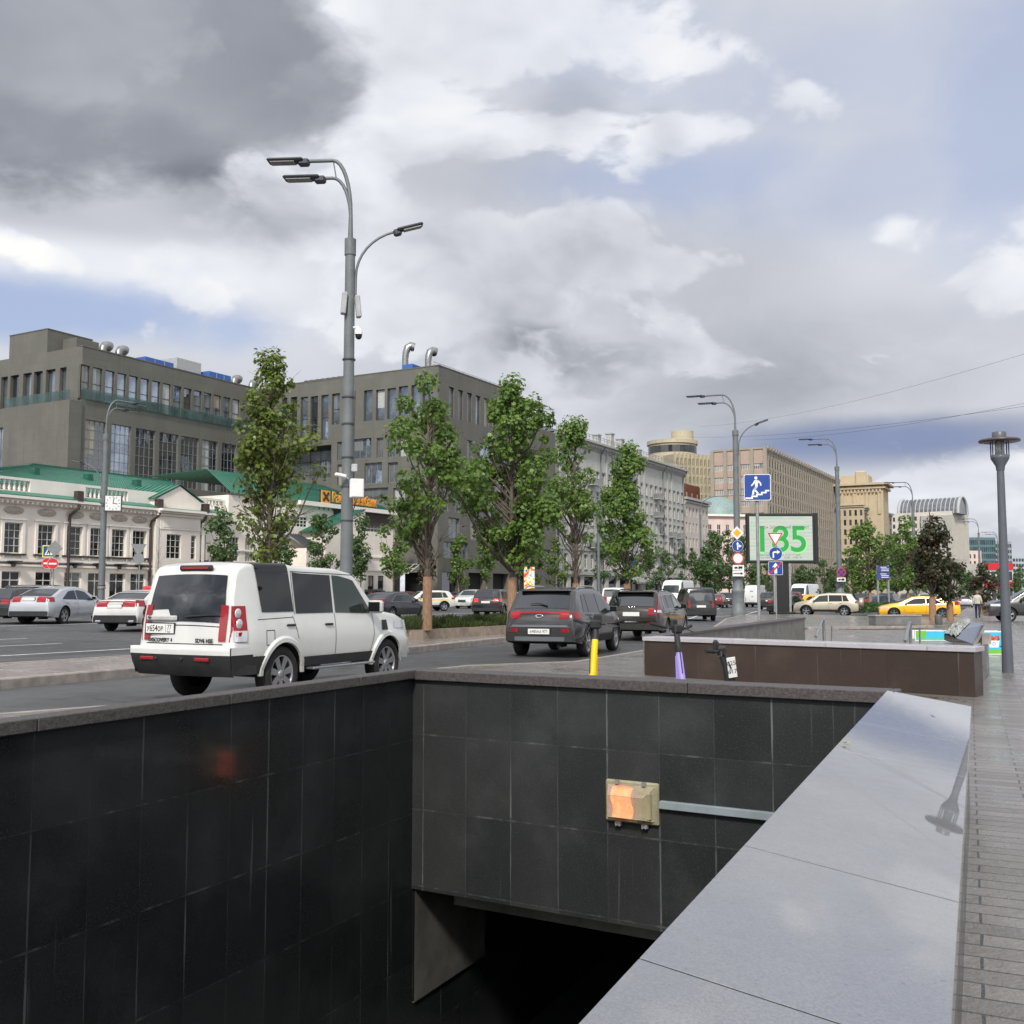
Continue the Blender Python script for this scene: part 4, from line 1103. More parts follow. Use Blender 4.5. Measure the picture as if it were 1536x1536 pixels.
WG = [(i * pitch * 2 + .6, i * pitch * 2 + pitch * 2 - .6, .4, 3.9) for i in range(NB // 2)]
mb = MB(); wall_holes(mb, 0, xA, 0, zcor, WA + WG, .28); shell(mb, 0, xA, 0, zcor, 16)
for i in range(5):
    a = (i * 5 + 2) * pitch; mb.box((a + pitch * .5, -.25, 16), (pitch * 1.0, .5, 16)) if False else None
fA.put(mb, 'wall', M_STAL)
wa_near = WA[-100:]
rest = WA[:-100]
for w in wa_near: put_window(fA, w, 2, 2, M_FR_W, GL_OLD, .14, 'T', t=.1)
if rest: many_windows(fA, rest, 2, 2, M_FR_W, GL_OLD, .14, 'far_windows')
mb = MB()
for w in WG: mb.quad((w[0], .28, w[2]), (w[1], .28, w[2]), (w[1], .28, w[3]), (w[0], .28, w[3]))
fA.put(mb, 'shop_windows', GL_OLD[2])
mb = MB()
for z, d_, h in ((zcor - 1.0, .25, .3), (zcor - .35, .7, .5), (zcor, 1.1, .35), (4.4, .35, .4), (8.25, .22, .3)): mb.box((xA / 2, -d_ / 2 + .02, z), (xA + .3, d_, h))
x = .4
while x < xA: mb.box((x, -.38, zcor - .72), (.3, .6, .35)); x += 1.15
for i in range(0, NB, 1):
    if i % 6 in (2, 3): mb.box(((i + .02) * pitch, -.12, 17.0), (.5, .24, zcor - 10.2))
fA.put(mb, 'cornice', M_STAL2)
mb = MB()
for w in WA:
    mb.box(((w[0] + w[1]) / 2, -.09, w[2] - .1), (w[1] - w[0] + .4, .2, .12)); mb.box(((w[0] + w[1]) / 2, -.06, w[3] + .12), (w[1] - w[0] + .4, .14, .22))
o = fA.put(mb, 'window_sills', M_STAL2); o['kind'] = 'stuff'
rb = random.Random(11)
for i in (2, 5, 8, 11, 14, 17, 20, 22):
    for j in (2, 4, 5) if i % 2 else (3, 6):
        if j >= len(zrow): continue
        x0, z0 = i * pitch + pitch * .02, zrow[j][0] - .35; w_ = pitch * .95
        mb = MB(); mb.box((w_ / 2, -.55, 0), (w_, 1.1, .16))
        for k in range(11): mb.box((w_ * k / 10, -1.07, .5), (.05, .05, 1.0))
        mb.box((w_ / 2, -1.07, 1.0), (w_, .09, .08)); mb.box((w_ / 2, -1.06, .55), (w_ - .1, .03, .7), 1)
        for sx in (.04, w_ - .04): mb.box((sx, -.55, .55), (.05, 1.05, .9), 1)
        o = mb.build('balcony', [M_STAL2, M_ROOFG], ST); fA.at(o, x0, 0, z0)
for k in range(26):
    i, j = rb.randrange(4, NB), rb.randrange(2, len(zrow))
    mb = MB().box((0, -.25, 0), (.85, .4, .6), 0, None, .03); mb.lathe([(.22, 0), (.22, .02), (0, .03)], 10, 1, Matrix.Translation((.1, -.45, 0)) @ Matrix.Rotation(math.pi / 2, 4, 'X'))
    o = mb.build('air_conditioner', [M_LGREY, M_FR_D], ST); fA.at(o, i * pitch + pitch * .86, 0, zrow[j][0] + .1)
for i in (1, 7, 13, 19, 23.7):
    mb = MB(); x = i * pitch; mb.tube([(x + .4, -1.0, zcor), (x, -.15, zcor - 1.6), (x, -.15, .4)], .12, 6)
    fA.put(mb, 'rain_pipe', M_FR_G)
mb = MB(); mb.add([(-.2, -.9, zcor + .2), (xA + .2, -.9, zcor + .2), (xA + .2, 7, zcor + 3.0), (-.2, 7, zcor + 3.0)], [(0, 1, 2, 3)])
mb.add([(-.2, 7, zcor + 3.0), (xA + .2, 7, zcor + 3.0), (xA + .2, 16, zcor), (-.2, 16, zcor)], [(0, 1, 2, 3)])
for s_ in (-.2, xA + .2): mb.add([(s_, -.9, zcor + .2), (s_, 7, zcor + 3), (s_, 16, zcor)], [(0, 1, 2)])
for k in range(40):
    x = xA * k / 39; mb.box((x, -.3, zcor + .9), (.06, .06, .9))
mb.box((xA / 2, -.3, zcor + 1.3), (xA, .05, .05)); mb.box((xA / 2, -.3, zcor + .95), (xA, .04, .04))
fA.put(mb, 'roof', M_ROOFG)
for k, fx in enumerate((.02, .2, .42, .52, .6, .75)):
    mb = MB(); h = (3.2, 1.4, 1.6, 2.6, 2.2, 1.3)[k]; mb.box((0, 4.4, zcor + 1.6 + h / 2), (1.3, 1.1, h)); mb.box((0, 4.4, zcor + 1.7 + h), (1.6, 1.4, .2))
    o = mb.build('chimney', M_STAL2, ST); fA.at(o, xA * fx + .8, 0, 0)
# shop awnings
for a, b in ((936, 968), (972, 1000)):
    x0, x1 = fA.X(a), fA.X(b); mb = MB(); mb.add([(x0, 0, 4.3), (x1, 0, 4.3), (x1, -2.4, 3.2), (x0, -2.4, 3.2)], [(0, 1, 2, 3)]); mb.quad((x0, -2.4, 3.2), (x1, -2.4, 3.2), (x1, -2.4, 2.9), (x0, -2.4, 2.9))
    fA.put(mb, 'awning', mat('grey_awning', lin(140, 140, 140), .8))

# ---- buildings further along the street ------------------------------------------------
def block(name, label, pl, px0, px1, ytop, ybase_floor, floors, cols, wm, fm, glass, dep=14, win=(.28, .72), fl0=3.8, wh=.6, ytop_px=None, corn=None, cat='building', stuff=True, ribs=None, nx=2, zt=None):
    u0, u1 = pl.U(px0), pl.U(px1)
    r = thing(name, label, cat, pl.P(u0)); f = Face(r, pl, u0); X = u1 - u0
    z1 = zt if zt else pl.uz(ytop_px or px0, ytop)[1]
    fh = (z1 - fl0 - 1.0) / floors; p = X / cols
    wins = [(i * p + p * win[0], i * p + p * win[1], fl0 + j * fh + fh * .18, fl0 + j * fh + fh * (.18 + wh)) for i in range(cols) for j in range(floors)]
    mb = MB(); wall_holes(mb, 0, X, 0, z1, wins, .3); shell(mb, 0, X, 0, z1, dep); f.put(mb, 'wall', wm)
    if stuff: many_windows(f, wins, nx, 2, fm, glass, .15)
    else:
        for w in wins: put_window(f, w, nx, 2, fm, glass, .15, t=.09)
    if corn:
        mb = MB(); mb.box((X / 2, -.3, z1 + .05), (X + .6, .9, .5)); mb.box((X / 2, -.15, z1 - .6), (X + .3, .5, .3)); f.put(mb, 'cornice', corn)
    if ribs:
        mb = MB()
        for i in range(cols + 1): mb.box((i * p, -.35, (z1 + fl0) / 2 + .4), (.5, .8, z1 - fl0))
        for j in range(floors + 1): mb.box((X / 2, -.12, fl0 + j * fh), (X, .26, .5))
        f.put(mb, 'facade_ribs', ribs)
    return r, f, X, z1
block('apartment_house', 'lower pale pink grey house at the right end of the long grey house', Plane.street(70.5), 1028.5, 1064, 748, 0, 5, 7, stucco_mat('pink_grey_stucco', lin(200, 190, 182), .25), M_FR_W, GL_OLD, 14, corn=M_STAL2, ytop_px=1030, stuff=False)
bp = Plane.street(92); r, f, X, z1 = block('brick_house', 'red brick house top showing between the grey house and the concrete tower', bp, 1020, 1052, 724, 0, 7, 4, panel_mat('red_brick', lin(150, 96, 76), .5, .2), M_FR_W, GL_OLD, 12, ytop_px=1024, win=(.35, .6))
# pink corner house with a domed sheet roof
dp = Plane(D(1062, 800, 245), 78)
u0, u1 = dp.U(1060), dp.U(1126); X = u1 - u0
DH = thing('corner_house', 'small pale pink corner house with rounded green grey roof', 'building', dp.P(u0)); f = Face(DH, dp, u0)
zt = dp.uz(1080, 773)[1]
wn_ = [(X * (i + .3) / 5, X * (i + .68) / 5, z, z + 2.4) for i in range(5) for z in (6.0, 10.6, 15.2) if z + 2.6 < zt]
M_PINK = stucco_mat('pale_pink_stucco', lin(222, 200, 192), .2)
mb = MB(); wall_holes(mb, 0, X, 0, zt, wn_, .3); shell(mb, 0, X, 0, zt, 14); f.put(mb, 'wall', M_PINK)
for w in wn_: put_window(f, w, 2, 2, M_FR_W, GL_OLD, .15, t=.09)
mb = MB(); mb.grid(lambda a, b: (X * .5 + (X * .55) * math.cos(math.pi * a) * math.cos(b * math.pi / 2 * .98), 7 - 7.4 * math.sin(math.pi * a) * math.cos(b * math.pi / 2 * .98), zt + 5.2 * math.sin(b * math.pi / 2)), 22, 8)
mb.grid(lambda a, b: (X * .5 + (X * .55) * math.cos(math.pi * a) * math.cos(b * math.pi / 2 * .98), 7 + 7.4 * math.sin(math.pi * a) * math.cos(b * math.pi / 2 * .98), zt + 5.2 * math.sin(b * math.pi / 2)), 22, 8)
f.put(mb, 'domed_roof', mat('verdigris_roof', lin(130, 150, 148), .5, var=.2))
mb = MB(); mb.box((X / 2, -.3, zt), (X + .8, .9, .5)); f.put(mb, 'cornice', M_TRIM)
# round topped beige tower
tp = D(1010, 800, 330); TW = thing('tower_block', 'tall yellow beige tower with round crown far behind the grey house', 'building', (tp.x, tp.y, 0))
ztw = D(1010, 663, 330).z; rt = 37 / 1540 * 330
mb = MB(); mb.lathe([(rt, 0), (rt, ztw - 5.0), (rt * .97, ztw - 5.0), (rt * .97, ztw - 1.2), (rt * 1.03, ztw - 1.2), (rt * 1.03, ztw), (0, ztw)], 56, 0, None, False); mb.lathe([(rt * .45, ztw - .2), (rt * .45, ztw + 3.4), (0, ztw + 3.4)], 24, 0, Matrix.Translation((rt * .42, 0, 0)), False)
M_BEIGE = panel_mat('yellow_beige_panels', lin(186, 176, 152), 2.0, 3.2, .9)
mb.build('wall', M_BEIGE, TW)
mb = MB()
for k in range(40):
    a = 2 * math.pi * k / 40
    if k % 2: mb.box((rt * 1.005 * math.cos(a), rt * 1.005 * math.sin(a), ztw * .5 - 3), (.25, 1.1, ztw - 7), 0) if False else None
    M0 = Matrix.Rotation(a, 4, 'Z')
    mb.box((rt + .05, 0, (ztw - 6) / 2), (.7, .55, ztw - 6), 0, M0); 
mb.build('facade_ribs', M_BEIGE, TW)
mb = MB()
for k in range(40):
    M0 = Matrix.Rotation(2 * math.pi * (k + .5) / 40, 4, 'Z')
    for j in range(int((ztw - 8) / 3.2)): mb.box((rt, 0, 3 + j * 3.2), (.12, .9, 1.8), 0, M0)
    mb.box((rt * .975, 0, ztw - 3), (.1, 1.3, 2.2), 0, M0)
o = mb.build('tower_windows', GL_OLD[0], TW); o['kind'] = 'stuff'
# lower beige slab in front of it
block('tower_block', 'narrow yellow beige slab with vertical ribs under the round tower crown', Plane(D(1030, 800, 320), 62), 1014, 1068, 682, 0, 14, 9, M_BEIGE, M_FR_D, GL_OLD, 14, ribs=M_BEIGE, ytop_px=1030)
# large concrete office with the rib facade
M_CNC = stucco_mat('beige_concrete', lin(158, 150, 136), .4)
M_CNC_P = panel_mat('pink_beige_concrete', lin(176, 156, 142), 3.0, 1.6, .9)
pM = Plane.street(70); uM = pM.U(1152); cm = pM.P(uM)
zM = pM.uz(1152, 674)[1]
CB = thing('office_building', 'large beige concrete office block with dense ribbed street facade', 'building', cm)
LM = 80 / 1540 * 262 / math.cos(R(15))
ffm = FaceL(CB, cm + sv(STREET - 90) * LM, STREET + 90)
wn_ = []
for j in range(10):
    z0 = 4 + j * (zM - 6.5) / 10
    for i in range(4): wn_.append((LM * (i + .12) / 4, LM * (i + .92) / 4, z0 + .4, z0 + (zM - 6.5) / 10 - 1.35))
mb = MB(); wall_holes(mb, 0, LM, 0, zM, wn_, .35); ffm.put(mb, 'wall', M_CNC_P)
GB = [glass_mat('hazy_window', (.30, .30, .29), .15, 1.6), GL_OLD[1], glass_mat('pale_blind', (.42, .41, .39), .3, 1.5)]
for w in wn_: put_window(ffm, w, 6, 1, M_FR_W, GB, .2, t=.12)
mb = MB()
for i in range(5): mb.box((LM * i / 4, -.2, zM / 2 + 1.5), (.9, .55, zM - 3))
mb.box((LM / 2, .3, zM + .1), (LM + .3, 1.1, .5)); ffm.put(mb, 'pilasters', M_CNC)
fsm = Face(CB, pM, uM); XM = pM.U(1263) - uM
nC, nR = 34, 10; fh = (zM - 8) / nR; p = XM / nC
mb = MB(); wn_ = [(i * p + p * .2, i * p + p * .8, 6 + j * fh + .5, 6 + (j + 1) * fh - .7) for i in range(nC) for j in range(nR)]
wall_holes(mb, 0, XM, 0, zM, wn_, .3)
mb.quad((XM, 0, 0), (XM, LM, 0), (XM, LM, zM), (XM, 0, zM)); mb.quad((0, 0, zM - .2), (XM, 0, zM - .2), (XM, LM, zM - .2), (0, LM, zM - .2))
fsm.put(mb, 'wall', M_CNC); many_windows(fsm, wn_, 1, 1, M_FR_D, GL_OLD[2:], .12)
mb = MB()
for i in range(nC + 1): mb.box((i * p, -.1, zM / 2 + 2.4), (.55, .2, zM - 5.2))
for j in range(nR + 1): mb.box((XM / 2, -.04, 6 + j * fh), (XM, .08, .5))
for i in range(nC): mb.box((i * p + p / 2, -.5, zM + .25), (p * .6, .5, .7))
fsm.put(mb, 'facade_ribs', M_CNC)
# beige classical house with a corner tower
M_SAND = stucco_mat('sand_stucco', lin(190, 174, 146), .25); M_SAND2 = stucco_mat('sand_trim', lin(196, 182, 154), .2)
q = Plane(D(1262, 800, 330), 117)
r, f, X, z1 = block('apartment_house', 'sand coloured classical house with corner tower right of the concrete office', q, 1258, 1299, 758, 0, 8, 5, M_SAND, M_FR_D, GL_OLD, 20, corn=M_SAND2, ytop_px=1262, stuff=False)
x0 = 0; x1 = q.U(1326) - q.U(1258); za = q.uz(1290, 726)[1]; 
mb = MB(); mb.box(((x0 + x1) / 2, 11, za / 2), (x1 - x0, 13, za)); mb.box(((x0 + x1) / 2, 11, za + .3), (x1 - x0 + 3.4, 16, .7)); mb.box(((x0 + x1) / 2, 11, za - .9), (x1 - x0 + 1.6, 14.4, .7)); mb.box(((x0 + x1) / 2 - 2, 10, za + 2), (x1 - x0 - 5, 9, 3)); mb.box(((x0 + x1) / 2, 5.8, za + 2.6), (3.4, 2, 4.5), 0, None, .4)
for i in range(12): mb.box((x0 + .8 + (x1 - x0 - 1.6) * i / 11, 4.1, za - 2.0), (.5, .8, 1.0))
for i in range(4): mb.box((x0 + 1.2 + (x1 - x0 - 2.4) * i / 3, 4.3, za - 6), (.9, .5, 7))
f.put(mb, 'corner_tower', M_SAND)
sq = Plane(q.P(q.U(1299)), 33); 
block('apartment_house', 'grey shaded long side of the sand coloured house facing the street', sq, 1299.5, 1341, 762, 0, 7, 9, stucco_mat('shaded_side_stucco', lin(150, 146, 140), .3), M_FR_D, GL_OLD, 14, corn=M_STAL2, ytop_px=1300)  # shade on this side face is put into the stucco colour
# house with barrel glass roof
M_WHITE = stucco_mat('off_white_stucco', lin(206, 200, 188), .2)
q = Plane(D(1345, 800, 430), 130)
r, f, X, z1 = block('office_building', 'off white building crowned by a barrel shaped glass roof', q, 1340, 1432, 768, 0, 10, 11, M_WHITE, M_FR_D, GL_OLD, 22, ytop_px=1390)
mb = MB()
x0 = q.U(1350) - q.U(1340); x1 = q.U(1440) - q.U(1340); ry = 6.0; zb = z1 - 1
mb.grid(lambda a, b: (x0 + (x1 - x0) * a, ry + 1 - ry * math.cos(math.pi * b), zb + 1.15 * ry * math.sin(math.pi * b)), 10, 14)
for e in (x0, x1): mb.add([(e, ry + 1 - ry * math.cos(math.pi * b / 14), zb + 1.15 * ry * math.sin(math.pi * b / 14)) for b in range(15)], [tuple(range(15))])
f.put(mb, 'barrel_roof', glass_mat('barrel_roof_glass', (.12, .13, .15), .12, 2.0))
mb = MB()
for i in range(15):
    x = x0 + (x1 - x0) * i / 14; mb.tube([(x, ry + 1 - (ry + .1) * math.cos(math.pi * b / 12), zb + 1.17 * ry * math.sin(math.pi * b / 12)) for b in range(13)], .22 if 0 < i < 14 else .7, 5)
f.put(mb, 'roof_ribs', M_LGREY)
q2 = Plane(q.P(q.U(1432)), 31)
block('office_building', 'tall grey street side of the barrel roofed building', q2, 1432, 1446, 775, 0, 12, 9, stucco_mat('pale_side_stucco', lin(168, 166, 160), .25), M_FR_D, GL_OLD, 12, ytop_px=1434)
# far glass office and others at the end of the street
q = Plane(D(1446, 850, 560), 84)
gb = [glass_mat('teal_glass', (.06, .12, .14), .04, 2.3), glass_mat('teal_glass_dark', (.03, .07, .08), .04, 2.0)]
block('office_building', 'teal glass office far down the street', q, 1446, 1496, 806, 0, 7, 16, mat('teal_spandrel', lin(90, 120, 126), .4), M_FR_D, gb, 30, win=(.08, .92), wh=.7, ytop_px=1460)
q = Plane(D(1450, 850, 500), 84)
block('apartment_house', 'small pale pink house in front of the teal glass office', q, 1447, 1474, 826, 0, 5, 4, M_PINK, M_FR_D, GL_OLD, 14, ytop_px=1455)
q = Plane(D(1490, 850, 620), 84)
block('office_building', 'grey glass office behind the plaza lamp post', q, 1488, 1520, 812, 0, 8, 9, mat('grey_spandrel', lin(150, 156, 160), .5), M_FR_D, gb, 30, win=(.1, .9), ytop_px=1500)
q = Plane(D(1520, 850, 700), 84)
block('office_building', 'pale distant block at the very end of the street', q, 1516, 1560, 834, 0, 6, 10, mat('pale_distant_wall', lin(176, 184, 188), .6), M_FR_D, gb, 30, win=(.1, .9), ytop_px=1530)
block('apartment_house', 'plain grey house behind the dark right-hand trees', Plane(D(1420, 850, 400), 60), 1415, 1452, 838, 0, 6, 8, stucco_mat('grey_far_stucco', lin(176, 170, 162), .25), M_FR_D, GL_OLD, 14, ytop_px=1420)
# red and white kiosk front
q = Plane(D(1478, 870, 190), 80); u0 = q.U(1478); kx = q.U(1520) - u0
KI = thing('shop_pavilion', 'red and white shop pavilion far right behind the lamp post', 'shop', q.P(u0)); f = Face(KI, q, u0)
za, zb = q.uz(1490, 845)[1], q.uz(1490, 896)[1]
M_RED = mat('red_fascia', lin(205, 40, 56), .5, var=.1)
mb = MB(); mb.box((kx / 2, 3, za / 2), (kx, 6, za), 0); mb.box((kx / 2, -.1, za - .55), (kx + .1, .3, 1.2), 1); mb.box((kx / 2, -.1, za * .42), (kx + .1, .3, 1.2), 1)
for i in range(5): mb.box((kx * (i + .5) / 5, -.05, za * .66), (kx / 7, .12, za * .24), 2); mb.box((kx * (i + .5) / 5, -.05, za * .16), (kx / 7, .12, za * .3), 2)
f.put(mb, 'wall', [M_TRIM, M_RED, GL_OLD[0]])

# ------------------------------------------------------------------ trees and plants
def leaf_mat(name, c, c2, dead=.0):
    m = bpy.data.materials.new(name); m.use_nodes = True; MATS[name] = m; t = m.node_tree; b = t.nodes['Principled BSDF']
    g = nd(t, 'ShaderNodeNewGeometry'); co = nd(t, 'ShaderNodeTexCoord').outputs['Object']
    cc = mixc(t, g.outputs['Random Per Island'], c, c2)
    cc = mixc(t, ma(t, 'MULTIPLY', sstep(t, noise(t, co, 1.3, 3, .6), .45, .65), .5), cc, tuple(x * .55 for x in c))
    if dead: cc = mixc(t, ma(t, 'MULTIPLY', sstep(t, noise(t, co, .8, 3, .6), .48, .6), dead), cc, (.07, .035, .018))
    t.links.new(cc, b.inputs['Base Color']); b.inputs['Roughness'].default_value = .42; b.inputs['Specular IOR Level'].default_value = .4
    tr = nd(t, 'ShaderNodeBsdfTranslucent'); t.links.new(mixc(t, .5, cc, tuple(min(1, x * 2.2) for x in c2)), tr.inputs[0])
    mx = nd(t, 'ShaderNodeMixShader', {0: .28}); t.links.new(b.outputs[0], mx.inputs[1]); t.links.new(tr.outputs[0], mx.inputs[2])
    t.links.new(mx.outputs[0], t.nodes['Material Output'].inputs[0]); return m
LEAF = leaf_mat('maple_leaf', (.064, .142, .028), (.175, .255, .05))
LEAF_L = leaf_mat('light_maple_leaf', (.075, .125, .022), (.18, .22, .045))
LEAF_D = leaf_mat('dark_maple_leaf', (.04, .09, .028), (.10, .165, .045))
LEAF_R = leaf_mat('dry_dark_leaf', (.024, .033, .014), (.052, .060, .022), .9)
BARK = mat('grey_bark', lin(98, 88, 78), .9, var=.35, vs=9, bump=.6, bs=24, stretch=(1, 1, .3))
WRAP = mat('burlap_trunk_wrap', lin(152, 122, 98), .95, var=.3, vs=12, bump=.7, bs=40, stretch=(3, 3, .5))

LEAFSHAPE = [(0, 0), (.42, .18), (.30, .48), (.5, .72), (.16, .74), (0, 1.05), (-.16, .74), (-.5, .72), (-.30, .48), (-.42, .18)]
def tree(label, base, H, env, seed, leaf=LEAF, clear=.25, n_cl=60, per=70, size=.15, tr=.11, wrap=True, group=None, name='street_tree', lean=0.0, bare=.0, shape=None, clr=1.0, tb=1.0):
    """env = [(height fraction, crown radius)]; leaves grow in clumps on real limbs"""
    rd = random.Random(seed)
    r = thing(name, label, 'tree', base, rd.uniform(0, 360), group)
    def er(f):
        for (a, ra), (b, rb_) in zip(env, env[1:]):
            if a <= f <= b: return ra + (rb_ - ra) * (f - a) / max(1e-6, b - a)
        return 0.0
    zt = H * .97
    lobes = [(rd.uniform(0, 6.28), rd.uniform(clear, 1), rd.choice((-1, -1, 1)) * rd.uniform(.45, .95)) for _ in range(13)]
    def lob(a, f):
        k = 1.0
        for la, lf_, am in lobes:
            da = abs((a - la + math.pi) % (2 * math.pi) - math.pi); k += am * math.exp(-(da / .75) ** 2 - ((f - lf_) / .085) ** 2)
        return max(.08, min(1.6, k))
    trunk = []
    for i in range(9):
        f = i / 8; trunk.append(Vector((lean * f + rd.uniform(-.04, .04) * H * .12 * f, rd.uniform(-.04, .04) * H * .12 * f, zt * f)))
    def tp(z):
        f = min(.999, max(0, z / zt)) * 8; i = int(f); return trunk[i].lerp(trunk[i + 1], f - i)
    wood = MB(); wood.tube(trunk, [tr * (1 - .86 * (i / 8) ** .8) * tb for i in range(9)], 8)
    cl = []; tries = 0
    while len(cl) < n_cl and tries < n_cl * 80:
        tries += 1
        f = rd.uniform(clear, 1.0); R_ = er(f)
        if R_ <= .02: continue
        rr = R_ * math.sqrt(rd.uniform(.05, 1.0)); a = rd.uniform(0, 2 * math.pi); kk = lob(a, f); rr *= kk
        if rd.random() > kk * 1.15: continue
        if rd.random() > .25 + .75 * min(1, R_ / 1.0): continue
        p = tp(H * f) + Vector((math.cos(a) * rr, math.sin(a) * rr, 0)); p.z = H * f
        if rd.random() < bare * max(0.0, 1 - (f - clear) / .35): cl.append((p, 0)); continue
        cl.append((p, 1))
    leaves = MB(); lv = []; lf = []
    S = shape or LEAFSHAPE
    for p, full in cl:
        d = math.hypot(p.x, p.y)
        z0 = max(H * clear * .85, p.z - .35 - d * rd.uniform(.9, 1.5))
        a = tp(z0); m1 = a.lerp(p, .45) + Vector((p.x - a.x, p.y - a.y, 0)) * .18
        th = tr * rd.uniform(.16, .30) * (1.0 if d < .8 else 1.35)
        wood.tube([a, m1, p], [th, th * .65, th * .25], 4, 0, False)
        for k in range(3 if not full else 2):
            e = p + Vector((rd.uniform(-1, 1), rd.uniform(-1, 1), rd.uniform(-.3, 1))) * .45; wood.tube([p.lerp(m1, .4), e], [th * .35, th * .12], 3, 0, False)
        if not full: continue
        rc = rd.choice((.22, .3, .4, .55)) * rd.uniform(.85, 1.15) * (1 if H > 6 else .7) * clr; cnt = int(per * rd.uniform(.55, 1.3) * (rc / .4) ** 2 / clr ** 2)
        for k in range(cnt):
            v = Vector((rd.gauss(0, 1), rd.gauss(0, 1), rd.gauss(0, .8))); v.normalize()
            q = p + v * rc * rd.uniform(.35, 1.05) ** .6
            nrm = (v + Vector((rd.uniform(-.8, .8), rd.uniform(-.8, .8), rd.uniform(.1, 1.1)))).normalized()
            tx = nrm.orthogonal().normalized(); tx = (Matrix.Rotation(rd.uniform(0, 6.28), 3, nrm) @ tx); ty = nrm.cross(tx)
            s = size * rd.choice((.6, .85, 1.0, 1.3)) * rd.uniform(.9, 1.1); o = len(lv); cup = rd.uniform(-.25, .1)
            for x, y in S: lv.append(q + tx * (x * s) + ty * ((y - .5) * s) + nrm * (abs(x) * cup * s * 2))
            lf.append(tuple(range(o, o + len(S))))
    leaves.add(lv, lf)
    wood.build('trunk', BARK, r)
    leaves.build('crown', leaf, r)
    if wrap: MB().tube([tp(0), tp(clear * H * .35), tp(clear * H * .78)], [tr * 1.22, tr * 1.16, tr * 1.1], 10).build('trunk_wrap', WRAP, r)
    return r
QUAD = [(0, 0), (.5, .4), (0, 1.05), (-.5, .4)]
PZ = .30
def on_island(t): return Vector((-2.6 + .485 * t, 31.0 + .875 * t, 0))
def tline(px, off=.0):
    """point on the tree row of the island under pixel column px"""
    k = (px - 768) / 1540.7
    t = (k * 31.0 + 2.6) / (.485 - k * .875); p = on_island(t); p.z = gz(p.x, p.y, PZ - .02) + off; return p
def h_of(p, ytop): return CAMZ + (888 - ytop) / 1540 * p.y - p.z
def at_tree(px, y, off=0.0): p = grd(px, y); p.z = gz(p.x, p.y, off); return p
p = tline(641); H = h_of(p, 566)
tree('big maple in the planter with open lower limbs right of the tall lamp post', p, H, [(.27, .35), (.40, .75), (.52, 1.15), (.66, 1.25), (.80, 1.05), (.90, .75), (1.0, .12)], 3, LEAF, .27, 66, 105, .135, .13, group='maples in the island planter', bare=.75)
p = tline(768); H = h_of(p, 568)
tree('fullest dark green maple in the planter behind the dark crossover', p, H, [(.25, .7), (.36, 1.35), (.48, 1.75), (.60, 1.55), (.72, 1.2), (.85, .75), (.95, .4), (1.0, .1)], 8, LEAF, .25, 104, 125, .14, .15, group='maples in the island planter', bare=.1)
p = tline(864); H = h_of(p, 634)
tree('thin columnar maple with sparse lower crown between two fuller planter maples', p, H, [(.24, .6), (.38, .9), (.5, 1.0), (.62, 1.0), (.75, .85), (.88, .55), (1.0, .1)], 12, LEAF, .25, 52, 105, .135, .13, group='maples in the island planter', bare=.85)
p = tline(941); H = h_of(p, 663)
tree('slender maple in front of the orange and blue round signs', p, H, [(.26, .5), (.36, 1.15), (.48, 1.3), (.6, 1.05), (.75, .9), (.9, .55), (1.0, .2)], 17, LEAF, .26, 64, 108, .135, .13, group='maples in the island planter', bare=.3)
p = at_tree(402, 27.5, PZ - .3); H = h_of(p, 524)
tree('tall airy yellow green maple behind the white off-roader roof', p, H, [(.28, .25), (.36, .62), (.45, .95), (.53, 1.1), (.62, 1.0), (.72, .78), (.82, .6), (.92, .34), (1.0, .12)], 31, LEAF_L, .28, 84, 80, .12, .12, group='maples in the island planter', bare=.9, clr=.85)
# young trees along the far pavement
yt = [(335, 752, 88, 1.0, LEAF_D), (414, 780, 92, .9, LEAF_D), (482, 768, 98, 1.3, LEAF_D), (541, 776, 104, 1.05, LEAF_D), (590, 766, 100, 1.3, LEAF), (640, 806, 118, .8, LEAF_R), (688, 806, 124, 1.05, LEAF), (730, 795, 124, 1.2, LEAF),
      (800, 800, 135, 1.9, LEAF), (832, 806, 138, 1.6, LEAF), (905, 800, 160, 1.3, LEAF_D), (975, 830, 165, 1.0, LEAF_D), (998, 822, 172, 1.2, LEAF_D), (1022, 822, 180, 1.35, LEAF_D), (1038, 823, 190, 1.0, LEAF_D)]
desc = ['bushy young tree in front of the mansion windows', 'young tree half hidden behind the tall airy maple', 'broad young tree left of the tall lamp post', 'narrow young tree just right of the tall lamp post', 'dense young tree at the end of the bank wing', 'small thin brownish tree behind the open maple trunk',
        'young tree in front of the office garages', 'low young tree left of the dark full maple', 'wide young tree left of the bright poster stand', 'young tree right of the bright poster stand', 'tall thin young tree at the grey house portico', 'small pointed tree by the grey shop awnings', 'second small tree under the grey house windows', 'conical young tree near the end of the grey house', 'last young tree before the grey lamp on the far pavement']
for i, ((px, yt_, y, w, lf), d_) in enumerate(zip(yt, desc)):
    p = at_tree(px, y, .0); H = h_of(p, yt_)
    tree(d_, p, H, [(.30, w * .55), (.42, w * 1.25), (.58, w * 1.3), (.78, w * .95), (.92, w * .5), (1.0, .1)], 40 + i, lf, .30, 40, 60, .24, .09, wrap=i > 4, group='young trees along the far pavement', shape=QUAD, clr=1.35, bare=.2)
# bare sapling
p = at_tree(236, 84); H = h_of(p, 788); tree('leafless sapling in front of the pedimented bay', p, H, [(.2, .7), (.6, .7), (1, .1)], 77, LEAF_R, .2, 26, 0, .2, .05, wrap=False, bare=1.0)
